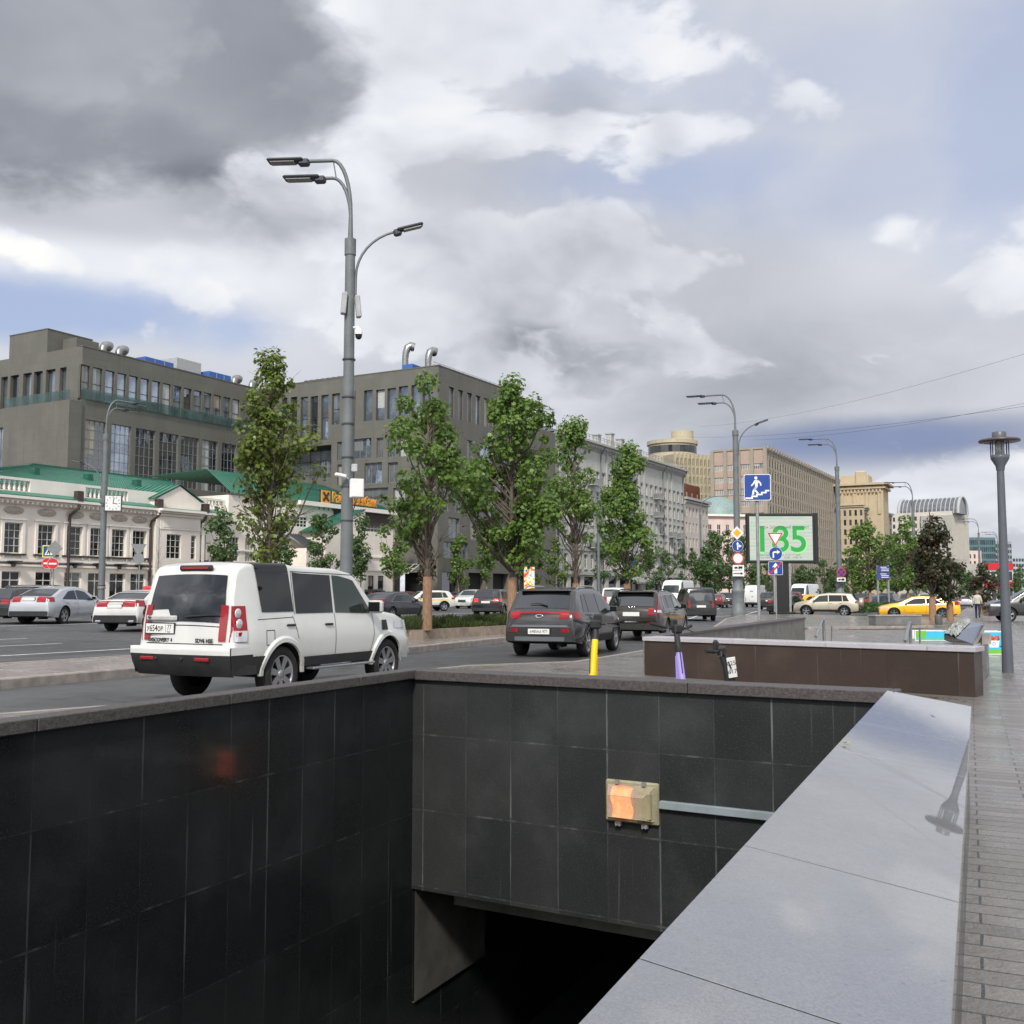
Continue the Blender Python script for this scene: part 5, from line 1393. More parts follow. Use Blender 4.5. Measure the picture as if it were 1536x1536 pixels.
# trees on the right
rt_ = [(1305, 776, 88, 1.75, LEAF, 'round full green tree left of the blue direction board', 64), (1362, 782, 96, 1.45, LEAF, 'green tree right of the blue direction board', 50), (1398, 762, 60, .85, LEAF_R, 'dark withered conifer-like tree with forked pale trunk wrap', 44), (1424, 800, 61, 1.05, LEAF_R, 'second dark withered tree standing close beside its taller twin', 36),
       (1473, 846, 90, 1.25, LEAF_R, 'dark low tree beside the red pavilion', 40), (1345, 800, 110, 1.2, LEAF_D, 'darker tree half hidden between the two full green trees', 40), (1280, 826, 104, 1.0, LEAF_D, 'small green tree below the beige concrete office', 34), (1237, 838, 120, 1.0, LEAF_D, 'small tree just right of the video billboard', 34)]
for i, (px, yt_, y, w, lf, d_, n) in enumerate(rt_):
    p = at_tree(px, y); H = h_of(p, yt_); dark = lf is LEAF_R
    env = [(.26, w * .8), (.38, w * 1.15), (.55, w * .9), (.75, w * .5), (.9, w * .28), (1.0, .08)] if dark else [(.26, w * .8), (.4, w * 1.25), (.6, w * 1.2), (.8, w * .85), (.93, w * .45), (1.0, .1)]
    tree(d_, p, H, env, 60 + i, lf, .26, n, 75, .2, .17 if dark else .14, wrap=True, group=None, shape=QUAD, clr=1.25, bare=.1)
bt = [(1072, 800, 170, 2.6, 'large leafy tree behind the black van'), (1094, 796, 165, 2.6, 'large leafy tree beside the ornate lamp post base'), (1112, 806, 185, 2.4, 'leafy tree between lamp post and white van'), (1062, 822, 150, 1.6, 'lower leafy tree above the black van roof'), (1150, 848, 160, 2.2, 'dark leafy tree under the left half of the billboard'), (1202, 850, 170, 2.2, 'dark leafy tree under the right half of the billboard'), (1135, 850, 175, 2.0, 'dark leafy tree above the white van roof')]
for i, (px, yt_, y, w, d_) in enumerate(bt):
    p = at_tree(px, y); H = h_of(p, yt_)
    tree(d_, p, H, [(.22, w * .7), (.4, w * 1.2), (.6, w * 1.3), (.8, w * .95), (.93, w * .5), (1.0, .15)], 80 + i, LEAF_D, .22, 50, 60, .3, .15, wrap=False, group='street trees by the junction', shape=QUAD, clr=1.7)
ft = [(1262, 838, 150), (1322, 815, 150), (1378, 806, 130), (1390, 800, 150), (1442, 850, 150), (1455, 856, 190), (1500, 852, 160), (1512, 850, 210), (1526, 858, 170), (1532, 848, 240), (1250, 850, 190), (1344, 832, 190)]
fd = ['tree behind the no stopping sign', 'tree behind the blue direction board', 'slim tree left of the withered pair', 'far tree behind the withered pair', 'far tree right of the withered pair', 'far tree left of the dark low tree', 'far tree behind the plaza lamp post', 'far tree right of the red pavilion', 'far tree at the right edge above the dark car', 'farthest tree at the right edge', 'far tree between billboard and no stopping sign', 'far tree behind the yellow car']
for i, ((px, yt_, y), d_) in enumerate(zip(ft, fd)):
    p = at_tree(px, y); H = h_of(p, yt_); w = H * .19
    tree(d_, p, H, [(.25, w * .7), (.45, w * 1.1), (.7, w * .9), (.93, w * .4), (1, .1)], 100 + i, LEAF_D, .25, 24, 50, .36, .14, wrap=False, group='far street trees on the right', shape=QUAD, clr=1.8)
# planter: stone kerb and plants
pl0 = G(600, 961, .02)
PLAN = thing('planter', 'low stone planter wall curving round the island maples', 'planter', (pl0.x, pl0.y, pl0.z))
e29 = s29; nn29 = Vector((-e29.y, e29.x, 0))
out = []
for k in range(9):
    a = math.pi * (k / 8); out.append(pl0 + nn29 * (1.35 - 1.35 * math.cos(a)) - e29 * (1.35 * math.sin(a)) + e29 * 1.2)
ring = [pl0 + e29 * 17.5] + out + [pl0 + nn29 * 2.7 + e29 * 17.5]; ring = ring + [ring[0]]
mb = MB()
def cv(p, o): return (p.x - pl0.x, p.y - pl0.y, gz(p.x, p.y, o) - pl0.z)
C0 = pl0 + nn29 * 1.35 + e29 * 3
for a, b in zip(ring, ring[1:]):
    def inn(p): return p + (Vector((C0.x, C0.y, p.z)) - p).normalized() * .28 if (p - pl0).dot(e29) < 2 else p + nn29 * (.28 if (p - pl0).dot(nn29) < 1.3 else -.28)
    ia, ib = inn(a), inn(b)
    mb.quad(cv(a, 0), cv(b, 0), cv(b, PZ), cv(a, PZ)); mb.quad(cv(a, PZ), cv(b, PZ), cv(ib, PZ), cv(ia, PZ)); mb.quad(cv(ia, PZ), cv(ib, PZ), cv(ib, 0), cv(ia, 0))
mb.build('stone_wall', mat('planter_stone', lin(150, 136, 122), .8, var=.25, vs=3, bump=.3), PLAN, fix=True)
mb = MB(); mb.add([cv(p, PZ - .08) for p in ring[:-1]], [tuple(range(len(ring) - 1))]); mb.build('soil', mat('planter_soil', (.035, .026, .018), .95, var=.4, vs=8, bump=.8), PLAN)
rd = random.Random(2); vs = []; fs = []
gm = leaf_mat('planter_grass', (.045, .075, .022), (.11, .13, .045))
for k in range(1500):
    u = rd.uniform(-.6, 17.2) if k > 700 else rd.uniform(-.6, 10); v = rd.uniform(.18, 2.5)
    p = pl0 + e29 * u + nn29 * v; h = rd.uniform(.12, .42) * (1.2 if math.sin(u * 2.1) > 0 else .75)
    for j in range(9):
        a = rd.uniform(0, 6.28); l = Vector((math.cos(a), math.sin(a), 0)) * rd.uniform(.05, .2); w = Vector((-math.sin(a), math.cos(a), 0)) * .012
        b = Vector(cv(p, PZ - .08)) + Vector((rd.uniform(-.12, .12), rd.uniform(-.12, .12), 0)); o = len(vs)
        vs += [b - w, b + w, b + l * .5 + w + Vector((0, 0, h * .7)), b + l + Vector((0, 0, h)), b + l * .5 - w + Vector((0, 0, h * .7))]; fs.append((o, o + 1, o + 2, o + 3, o + 4))
gr = MB(); gr.add(vs, fs); o = gr.build('ornamental_grass', gm, None, (pl0.x, pl0.y, pl0.z)); tag(o, 'tufts of green ornamental grass growing in the island planter', 'grass', kind='stuff')
# clipped hedge bed behind the yellow car
hb = G(1290, 921); he = sv(52)
vs = []; fs = []
for k in range(2600):
    q = hb + he * rd.uniform(-1, 13) + Vector((-he.y, he.x, 0)) * rd.uniform(0, 2.2); z = rd.uniform(.1, .85); o = len(vs); s = .13
    n_ = Vector((rd.uniform(-1, 1), rd.uniform(-1, 1), rd.uniform(0, 1))).normalized(); tx = n_.orthogonal().normalized(); ty = n_.cross(tx)
    b = Vector((q.x - hb.x, q.y - hb.y, z)); vs += [b + tx * s, b + ty * s * .6, b - tx * s, b - ty * s * .6]; fs.append((o, o + 1, o + 2, o + 3))
gr = MB(); gr.add(vs, fs); o = gr.build('low_hedge', LEAF_D, None, (hb.x, hb.y, hb.z)); tag(o, 'low dark hedge bed behind the yellow car', 'hedge', kind='stuff')

# ------------------------------------------------------------------ lamps, signs, billboard
M_POLE = mat('grey_painted_steel', lin(106, 111, 113), .5, .0, var=.12, vs=3)
M_HEAD = mat('dark_lamp_head', lin(58, 60, 66), .4, var=.1)
M_GALV = mat('galvanised_pole', lin(150, 152, 152), .45, .3, var=.15)
M_WSGN = mat('white_sign_sheet', lin(226, 226, 224), .45, var=.05)
M_BSGN = mat('blue_sign_sheet', lin(24, 66, 144), .45, var=.06)
M_RSGN = mat('red_sign_sheet', lin(200, 38, 46), .45, var=.06)
M_YSGN = mat('orange_sign_sheet', lin(244, 170, 30), .45, var=.05)
M_KSGN = mat('black_sign_print', lin(28, 28, 30), .5, var=.0)
M_GSGN = mat('sign_back_grey', lin(128, 130, 132), .5, var=.1)
M_YG = mat('yellow_green_sheet', lin(214, 226, 60), .45, var=.0)

def lamp_head(name, root, p, d, L=1.0, tilt=0.0):
    """flat street light head at p pointing along the horizontal direction d"""
    mb = MB(); mb.box((L * .55, 0, .02), (L * .9, L * .33, .07), 0, None, .03); mb.box((L * .1, 0, -.03), (L * .28, L * .2, .16), 0, None, .04); mb.box((L * .62, 0, -.025), (L * .6, L * .25, .02), 1)
    o = mb.build(name, [M_HEAD, mat('lamp_lens', lin(150, 150, 150), .3, var=0)], root, p, (0, -tilt, math.atan2(d.y, d.x))); return o
def street_lamp(label, base, H, az, double=True, third=True, dia=.25, scale=1.0, ornate=False, group=None, side=1, az3=None, arm=2.4, h3=None):
    r = thing('street_lamp', label, 'street lamp', base, 0, group)
    a = sv(az); s = scale; zc = H * .825
    mb = MB(); mb.tube([(0, 0, -.1), (0, 0, 1.7), (0, 0, zc)], [dia * .60, dia * .56, dia * .44], 14); mb.build('pole', M_POLE, r)
    MB().tube([(0, 0, zc - .25), (0, 0, zc + .12)], dia * .52, 14).build('collar', M_POLE, r); MB().tube([(0, 0, 1.5), (0, 0, 1.62), (0, 0, 1.621), (0, 0, 1.68), (0, 0, 1.681), (0, 0, 1.74)], [dia * .68, dia * .68, dia * .6, dia * .6, dia * .66, dia * .66], 14).build('base_collar', M_POLE, r)
    def armp(top, reach, w):
        pts = [Vector((0, 0, zc - .1))]; rad = []
        rise = top - zc; pts.append(Vector((0, 0, zc + rise * .35)))
        for k in range(1, 9):
            q = k / 8 * math.pi / 2; pts.append(a * (arm * .42 * s * (1 - math.cos(q))) + Vector((0, 0, zc + rise * .35 + rise * .65 * math.sin(q))))
        e = pts[-1] + a * (reach - arm * .42 * s); pts.append(e)
        o = MB().tube(pts, [w * 1.5] + [w] * (len(pts) - 1), 8).build('arm', M_POLE, r); return e
    e1 = armp(H, arm * s, .045 * s); lamp_head('lamp_head', r, e1, a, .95 * s)
    if double:
        e2 = armp(H - .42 * s, arm * s * .62, .04 * s); lamp_head('lamp_head', r, e2, a, .95 * s)
        k = arm * .42 * s; MB().tube([a * k + Vector((0, 0, H)), a * (k * .82) + Vector((0, 0, H - .42 * s))], .015 * s, 5).build('arm_brace', M_POLE, r)
    if third:
        b = sv(az3 if az3 is not None else az + 180); z0 = h3 or zc - .75 * s
        pts = [Vector((0, 0, z0 - .5 * s)) + b * dia * .5]
        for k in range(0, 9):
            q = k / 8 * math.pi / 2 * .8; pts.append(b * (dia * .52 + 1.25 * s * (1 - math.cos(q))) + Vector((0, 0, z0 + 1.15 * s * math.sin(q))))
        MB().tube(pts, .03 * s, 7).build('side_arm', M_POLE, r); d3 = (pts[-1] - pts[-2]); lamp_head('lamp_head', r, pts[-1], b, .7 * s, math.atan2(d3.z, math.hypot(d3.x, d3.y)) * .8)
    if ornate:
        mb = MB(); k = dia * 1.0
        mb.lathe([(k * 1.15, -.1), (k * 1.15, .35), (k * 1.0, .45), (k * .98, 1.5), (k * 1.05, 1.6), (k * 1.05, 1.75), (k * .85, 1.85), (k * .78, 2.7), (k * .9, 2.8), (k * .9, 2.95), (k * .62, 3.1), (k * .56, 3.9)], 18); mb.build('cast_base', M_POLE, r)
    return r, zc
# the near lamp
bl = grd(519, 22.5, ROAD + .12); zH = D(490, 240, 22.5).z - bl.z
NL, zc = street_lamp('tall grey street lamp with three heads behind the white off-roader', bl, zH, -86, dia=.25, arm=1.02, third=True, az3=82, scale=.98, h3=None)
def on_pole(px, py, y): return D(px, py, y) - bl
mb = MB()
p = on_pole(517, 455, 22.4); 
for px, py, tl in ((516, 455, .1), (537, 460, -.12)):
    p = on_pole(px, py, 22.35); MB().box((0, 0, 0), (.11, .16, .5), 0, None, .02).build('antenna_panel', M_LGREY, NL, p, (0, tl * .8, .3))
cmr = on_pole(538, 500, 22.3)
mb = MB(); mb.tube([(-.12, 0, .13), (0, 0, .14), (0, 0, .08)], .025, 6); mb.lathe([(0, .12), (.07, .1), (.085, .0), (.085, -.03)], 14); mb.lathe([(.078, -.03), (.07, -.09), (.04, -.13), (0, -.14)], 14, 1)
mb.build('dome_camera', [M_WSGN, M_BLACK], NL, cmr)
p = on_pole(535, 733, 22.2); mb = MB(); mb.box((0, 0, 0), (.30, .2, .42), 0, None, .02); mb.box((.0, -.105, 0), (.24, .012, .36), 0); mb.build('control_box', M_WSGN, NL, p, (0, 0, .25))
p = on_pole(511, 713, 22.2); mb = MB(); mb.box((0, 0, 0), (.26, .09, .08), 0, None, .02); mb.tube([(.1, 0, 0), (.22, .1, -.03)], .02, 6); mb.build('bullet_camera', M_WSGN, NL, p, (0, .15, .5))
p = on_pole(532, 702, 22.3); mb = MB(); mb.box((0, 0, 0), (.13, .12, .17), 0, None, .015); mb.build('small_speaker', M_LGREY, NL, p)
mb = MB()
mb.tube([(.16, -.06, 5.9), (.145, -.1, 4.8), (.16, -.1, 3.6), (.2, -.12, 3.4), (.15, -.12, 3.2)], .012, 5)
for z in (3.0, 3.75, 4.4, 5.15, 5.75, 6.6): mb.tube([(0, 0, z), (0, 0, z + .03)], .148, 14)
mb.build('cable', M_FR_D, NL)
# further lamps
bl2 = grd(152, 60, ROAD + .1); L2_, zc2 = street_lamp('grey street lamp in front of the cream mansion carrying a square clock', bl2, D(185, 598, 60).z - bl2.z, 34, dia=.34, arm=1.5, scale=1.15, third=True, az3=-100, h3=7.6)
ck = D(170, 755, 59.8)
CK = thing('street_clock', 'square white clock box mounted on the mansion lamp post', 'clock', ck, 0)
mb = MB(); mb.box((0, 0, 0), (.95, .2, .95), 0); mb.box((0, -.105, 0), (.86, .012, .86), 1)
for k in range(12):
    a = k * math.pi / 6; mb.box((0, -.116, .36), (.03, .01, .08), 2, Matrix.Rotation(a, 4, 'Y'))
mb.box((0, -.118, .12), (.04, .01, .26), 2, Matrix.Rotation(R(100), 4, 'Y')); mb.box((0, -.122, .16), (.03, .01, .36), 2, Matrix.Rotation(R(10), 4, 'Y'))
mb.box((-.6, .02, 0), (.3, .06, .06), 0); mb.build('clock_case', [M_FR_D, M_WSGN, M_KSGN], CK, (0, 0, 0), (0, 0, R(12)))
for px, ybase, y, ytop, arm, lab, orn in ((1107, 920, 72, 591, 1.6, 'grey street lamp with ornate base carrying round traffic signs', True), (1260, 890, 98, 657, 1.65, 'grey street lamp with no stopping sign in front of the beige office', True), (1373, 890, 132, 723, 1.6, 'grey street lamp above the second green tree', False), (1471, 890, 200, 778, 1.9, 'distant grey street lamp left of the teal office', False), (1499, 890, 262, 798, 1.9, 'farthest paired street lamp beside the plaza lamp post', False)):
    b = grd(px, y, -.03); street_lamp(lab, b, D(px, ytop, y).z - b.z, -70, dia=.44 if orn else .4, arm=arm, scale=1.35 * y / 72 if y < 80 else 1.35, third=(px == 1107), az3=112, ornate=orn)
b = grd(1052, 150, 0); street_lamp('slim lamp on the far pavement by the pale pink house', b, D(1052, 745, 150).z - b.z, 110, dia=.3, arm=4.5, scale=1.4, third=False, double=False)
b = grd(665, 128, 0); street_lamp('grey lamp post with white boxes in front of the office garages', b, D(665, 790, 128).z - b.z, 110, dia=.45, arm=2.5, scale=1.0, third=False, double=False)
b = grd(898, 140, 0); street_lamp('grey lamp post at the grey house portico', b, D(898, 745, 140).z - b.z, 60, dia=.4, arm=3.2, scale=1.2, third=False, double=False)

# lantern on the plaza
pb = G(1512, 1009); PLN = thing('plaza_lantern', 'dark grey plaza lantern with a flat round hat on a slim pole', 'lamp post', pb)
hz = D(1503, 690, pb.y).z - pb.z; top = D(1500, 655, pb.y).z - pb.z
M_DK = mat('dark_grey_enamel', lin(88, 92, 100), .4, var=.08)
MB().tube([(0, 0, -.05), (0, 0, 1.2), (0, 0, hz - .1)], [.105, .088, .066], 16).build('pole', M_DK, PLN)
MB().lathe([(.075, hz - .2), (.085, hz - .12), (.165, hz + .02), (.175, hz + .09), (0, hz + .09)], 20).build('cup', M_DK, PLN)
th = top - hz
mb = MB()
for k in range(6):
    a = k * math.pi / 3 + .3; mb.tube([(.165 * math.cos(a), .165 * math.sin(a), hz + .05), (.165 * math.cos(a), .165 * math.sin(a), top - .08)], .013, 6)
mb.build('cage', M_DK, PLN)
MB().lathe([(.0, hz + .09), (.085, hz + .09), (.085, top - .1), (0, top - .1)], 14).build('glass_tube', mat('frosted_tube', lin(190, 190, 186), .25, var=.05), PLN)
MB().lathe([(0, top - .02), (.18, top - .02), (.37, top - .06), (.375, top - .085), (.37, top - .1), (.15, top - .1), (0, top - .1)], 36).build('hat', mat('lantern_hat', lin(84, 72, 72), .35, var=.1), PLN)
MB().lathe([(.13, top - .02), (.13, top + .08), (.12, top + .09), (0, top + .09)], 20).build('cap', M_DK, PLN)

# ---- traffic signs
def disc(mb, r, y, mi, seg=28, c=(0, 0)): mb.add([(c[0] + r * math.cos(2 * math.pi * k / seg), y, c[1] + r * math.sin(2 * math.pi * k / seg)) for k in range(seg)], [tuple(range(seg))], mi)
def flat(mb, pts, y, mi):
    tri = tessellate_polygon([[Vector((x, z, 0)) for x, z in pts]]); mb.add([(x, y, z) for x, z in pts], [tuple(t) for t in tri], mi)
def plate(mb, pts, mi, back=3, t=.03):
    """sign blank: front at y=0, grey back"""
    n = len(pts); flat(mb, pts, 0, mi); flat(mb, pts, t, back)
    mb.add([(x, 0, z) for x, z in pts] + [(x, t, z) for x, z in pts], [(i, (i + 1) % n, n + (i + 1) % n, n + i) for i in range(n)], back)
def circ(r, seg=32): return [(r * math.cos(2 * math.pi * k / seg), r * math.sin(2 * math.pi * k / seg)) for k in range(seg)]
def rrect(w, h, r=.04):
    o = []
    for cx, cz, a0 in ((w / 2 - r, h / 2 - r, 0), (-w / 2 + r, h / 2 - r, 90), (-w / 2 + r, -h / 2 + r, 180), (w / 2 - r, -h / 2 + r, 270)):
        for k in range(4): o.append((cx + r * math.cos(R(a0 + k * 30)), cz + r * math.sin(R(a0 + k * 30))))
    return o
SM = [M_WSGN, M_BSGN, M_RSGN, M_GSGN, M_YSGN, M_KSGN, M_YG]
def sg_priority(r):
    mb = MB(); plate(mb, [(0, -r), (r, 0), (0, r), (-r, 0)], 0); k = r * .93; flat(mb, [(0, -k), (k, 0), (0, k), (-k, 0)], -.002, 0); k = r * .62; flat(mb, [(0, -k), (k, 0), (0, k), (-k, 0)], -.004, 4); return mb
def sg_round(r, kind):
    mb = MB(); plate(mb, circ(r), 0)
    if kind == 'ban': disc(mb, r * .99, -.002, 2); disc(mb, r * .80, -.004, 0)
    elif kind == 'noentry': disc(mb, r * .96, -.002, 2); flat(mb, [(-r * .68, -r * .16), (r * .68, -r * .16), (r * .68, r * .16), (-r * .68, r * .16)], -.004, 0)
    elif kind == 'nostop':
        disc(mb, r * .99, -.002, 2); disc(mb, r * .82, -.004, 1)
        for a in (45, -45):
            c, s = math.cos(R(a)), math.sin(R(a)); q = [(-r * .8, -r * .08), (r * .8, -r * .08), (r * .8, r * .08), (-r * .8, r * .08)]
            flat(mb, [(x * c - z * s, x * s + z * c) for x, z in q], -.006 - .001 * (a > 0), 2)
    else:
        disc(mb, r * .95, -.002, 1); w = r * .11
        if kind == 'ahead': flat(mb, [(-w, -r * .6), (w, -r * .6), (w, r * .2), (r * .36, r * .1), (0, r * .68), (-r * .36, r * .1), (-w, r * .2)], -.004, 0)
        if kind == 'right': flat(mb, [(-r * .35 - w, -r * .6), (-r * .35 + w, -r * .6), (-r * .35 + w, r * .12), (r * .22, r * .12), (r * .16, -r * .1), (r * .68, r * .25), (r * .16, r * .58), (r * .22, r * .36), (-r * .22, r * .36), (-r * .35 - w, r * .22)], -.004, 0)
        if kind == 'aheadright':
            flat(mb, [(-w, -r * .66), (w, -r * .66), (w, r * .3), (r * .28, r * .26), (0, r * .76), (-r * .28, r * .26), (-w, r * .3)], -.004, 0)
            flat(mb, [(w * .5, -w), (r * .3, -w), (r * .26, -r * .28), (r * .76, 0), (r * .26, r * .28), (r * .3, w), (w * .5, w)], -.005, 0)
    return mb
def sg_yield(s):
    mb = MB(); t = lambda k: [(-s * k, s * .58 * k), (0, -s * 1.15 * k), (s * k, s * .58 * k)]
    plate(mb, t(1.0), 0); flat(mb, t(.97), -.002, 2); flat(mb, t(.72), -.004, 0); return mb
def sg_plate(w, h, kind):
    mb = MB(); plate(mb, rrect(w, h, .02), 0)
    if kind == 'arrow': flat(mb, [(-w * .44, -.03), (w * .22, -.03), (w * .2, -h * .26), (w * .45, 0), (w * .2, h * .26), (w * .22, .03), (-w * .44, .03)], -.003, 5)
    if kind in ('truck', 'tow'):
        flat(mb, [(-w * .36, -h * .16), (w * .36, -h * .16), (w * .36, h * .24), (w * .02, h * .24), (w * .02, -.01), (-w * .06, -.01), (-w * .1, h * .16), (-w * .26, h * .16), (-w * .36, 0)], -.003, 5)
        for x in (-.22, .1, .26): disc(mb, h * .12, -.004, 5, 14, (w * x, -h * .2)); disc(mb, h * .05, -.005, 0, 10, (w * x, -h * .2))
    return mb
def sg_underpass(s):
    mb = MB(); plate(mb, rrect(s, s, s * .07), 0); flat(mb, rrect(s * .95, s * .95, s * .06), -.003, 1); k = s / 2
    def P(*q): flat(mb, [(x * k, z * k) for x, z in q], -.006, 0)
    c = (-.10, .72); mb.add([(c[0] * k + .115 * k * math.cos(2 * math.pi * i / 18), -.006, c[1] * k + .115 * k * math.sin(2 * math.pi * i / 18)) for i in range(18)], [tuple(range(18))], 0)
    P((-.20, .56), (-.02, .58), (.08, .50), (.02, .02), (-.18, .02), (-.16, .3))                     # trunk
    P((-.02, .58), (.12, .52), (.30, .30), (.30, .12), (.20, .12), (.20, .26), (.04, .40))            # leading arm
    P((-.20, .56), (-.12, .40), (-.26, .22), (-.42, .08), (-.48, .16), (-.32, .34))                   # trailing arm
    P((-.04, .06), (.02, .02), (-.14, -.16), (.10, -.42), (.00, -.50), (-.26, -.22), (-.28, -.12), (-.18, .04))
    P((-.18, .04), (-.06, -.0), (-.22, -.28), (-.26, -.56), (-.40, -.60), (-.40, -.50), (-.36, -.24))
    P((-.9, -.88), (-.9, -.76), (-.46, -.76), (-.46, -.62), (-.10, -.62), (-.10, -.48), (.26, -.48), (.26, -.34), (.56, -.34), (.56, -.20), (.88, -.20), (.88, -.32), (.68, -.32), (.68, -.46), (.38, -.46), (.38, -.60), (.02, -.60), (.02, -.74), (-.34, -.74), (-.34, -.88))
    return mb
def sg_oneway_end(w, h):
    mb = MB(); plate(mb, rrect(w, h, .03), 0); flat(mb, rrect(w * .95, h * .95, .03), -.002, 1)
    flat(mb, [(-w * .1, -h * .4), (w * .1, -h * .4), (w * .1, h * .1), (w * .26, h * .06), (0, h * .42), (-w * .26, h * .06), (-w * .1, h * .1)], -.004, 0)
    flat(mb, [(-w * .47, -h * .47), (-w * .38, -h * .47), (w * .47, h * .40), (w * .47, h * .47), (w * .38, h * .47), (-w * .47, -h * .38)], -.006, 2); return mb
def sg_cross(w):
    mb = MB(); plate(mb, rrect(w * 1.2, w * 1.2, .04), 6); flat(mb, rrect(w, w, .03), -.002, 1); flat(mb, [(-w * .4, -w * .36), (w * .4, -w * .36), (0, w * .4)], -.004, 0)
    flat(mb, [(-.05 * w, .1 * w), (.1 * w, .1 * w), (.16 * w, -.3 * w), (.06 * w, -.3 * w), (0, -.08 * w), (-.14 * w, -.3 * w), (-.22 * w, -.3 * w)], -.006, 5); return mb
def panel_at(mb, root, px, py, y, ang, name='sign_panel'):
    o = mb.build(name, SM, root); p = D(px, py, y); o.location = p - Vector(root.location); o.rotation_euler = (0, 0, R(ang)); return o
def single_sign(mb, label, px, py, y, ang, cat='sign', group=None, name='road_sign'):
    p = D(px, py, y); r = mb.build(name, SM, None, p, (0, 0, R(ang))); return tag(r, label, cat, group)
def k_of(px, y): return px / 1540 * y
# signs clamped to the ornate lamp
y = 71.4
single_sign(sg_priority(k_of(10.3, y)), 'orange and white diamond priority sign on the ornate lamp post', 1105.5, 799.5, y, 4)
single_sign(sg_round(k_of(8.6, y), 'aheadright'), 'round blue sign with arrows ahead and right on the ornate lamp post', 1106.5, 819, y, 4)
single_sign(sg_round(k_of(9, y), 'ban'), 'round white sign with red rim below the blue arrow sign', 1107, 837.5, y, 4)
single_sign(sg_plate(k_of(17.5, y), k_of(8.2, y), 'truck'), 'small white plate with a black truck below the red rimmed sign', 1107.5, 851.5, y, 4)
single_sign(sg_plate(k_of(17.5, y), k_of(8.2, y), 'arrow'), 'small white plate with a black arrow lowest on the ornate lamp post', 1107.5, 860.3, y, 4)
# underpass sign on its own pole
b = grd(1138, 29, 0)
US = thing('sign_post', 'blue pedestrian underpass sign on a tall pole by the far stairwell', 'sign', b)
zt = D(1136, 713, 29).z
mb = MB().tube([(0, 0, -.1), (0, 0, zt - b.z - .1)], .045, 10); mb.build('pole', M_GALV, US)
panel_at(sg_underpass(k_of(40, 28.9)), US, 1136, 731, 28.9, -6)
# yield cluster
b = grd(1164, 62, 0); YS = thing('sign_post', 'thin post stacked with yield, right turn and end of one way signs', 'sign', b)
MB().tube([(0, 0, -.1), (0, 0, D(1163, 800, 62).z - b.z)], .05, 8).build('pole', M_GALV, YS)
panel_at(sg_yield(k_of(12, 61.8)), YS, 1163, 806, 61.8, 2); panel_at(sg_round(k_of(10.3, 61.8), 'right'), YS, 1163.5, 830.5, 61.8, 2); panel_at(sg_oneway_end(k_of(21.5, 61.8), k_of(20, 61.8)), YS, 1163.5, 852.3, 61.8, 2)
# no stopping on the next lamp
single_sign(sg_round(k_of(7, 97), 'nostop'), 'round blue and red no stopping sign on the second lamp post', 1262, 858.5, 97, 8); single_sign(sg_plate(k_of(14, 97), k_of(6.3, 97), 'tow'), 'small white tow truck plate under the no stopping sign', 1262, 869.3, 97, 8)
# signs on the island behind the slender maple
b = grd(944, 52, 0); BS = thing('sign_post', 'round blue ahead arrow with orange diamond above it behind the slender maple', 'sign', b)
MB().tube([(0, 0, -.1), (0, 0, D(944, 800, 52).z - b.z)], .045, 8).build('pole', M_GALV, BS)
panel_at(sg_round(k_of(10.5, 51.8), 'ahead'), BS, 944, 842.5, 51.8, 4); panel_at(sg_priority(k_of(10, 51.8)), BS, 940, 813, 51.8, 4)
# left cluster
b = grd(75, 66, ROAD); CS = thing('sign_post', 'pedestrian crossing sign with no entry disc below it at the left', 'sign', b)
MB().tube([(0, 0, 0), (0, 0, D(72, 818, 66).z - b.z)], .045, 8).build('pole', M_GALV, CS)
panel_at(sg_cross(k_of(15.5, 65.8)), CS, 73, 827, 65.8, 4); panel_at(sg_round(k_of(8.2, 65.8), 'noentry'), CS, 71, 845, 65.8, 4)
b = grd(79, 64, ROAD); CS = thing('sign_post', 'no entry disc below the grey back of a diamond sign at the left', 'sign', b)
MB().tube([(0, 0, 0), (0, 0, D(81, 812, 64).z - b.z)], .045, 8).build('pole', M_GALV, CS)
mb = MB(); plate(mb, [(0, -.5), (.5, 0), (0, .5), (-.5, 0)], 3); panel_at(mb, CS, 82, 822.5, 63.8, 4); panel_at(sg_round(k_of(8.2, 63.8), 'noentry'), CS, 79, 845.5, 63.8, 4)
b = grd(208, 68, ROAD); CS = thing('sign_post', 'grey backs of a triangle and a disc sign seen from behind', 'sign', b)
MB().tube([(0, 0, 0), (0, 0, D(208, 818, 68).z - b.z)], .045, 8).build('pole', M_GALV, CS)
mb = MB(); plate(mb, [(-.5, .3), (0, -.55), (.5, .3)], 3); panel_at(mb, CS, 208, 823, 67.8, 4); mb = MB(); plate(mb, circ(.36), 3); panel_at(mb, CS, 208, 838, 67.8, 4)
b = grd(268, 70, ROAD); CS = thing('sign_post', 'no entry disc just above the white off-roader roof', 'sign', b)
MB().tube([(0, 0, 0), (0, 0, D(268, 846, 70).z - b.z)], .045, 8).build('pole', M_GALV, CS); panel_at(sg_round(k_of(5, 69.8), 'noentry'), CS, 268, 851, 69.8, 4)
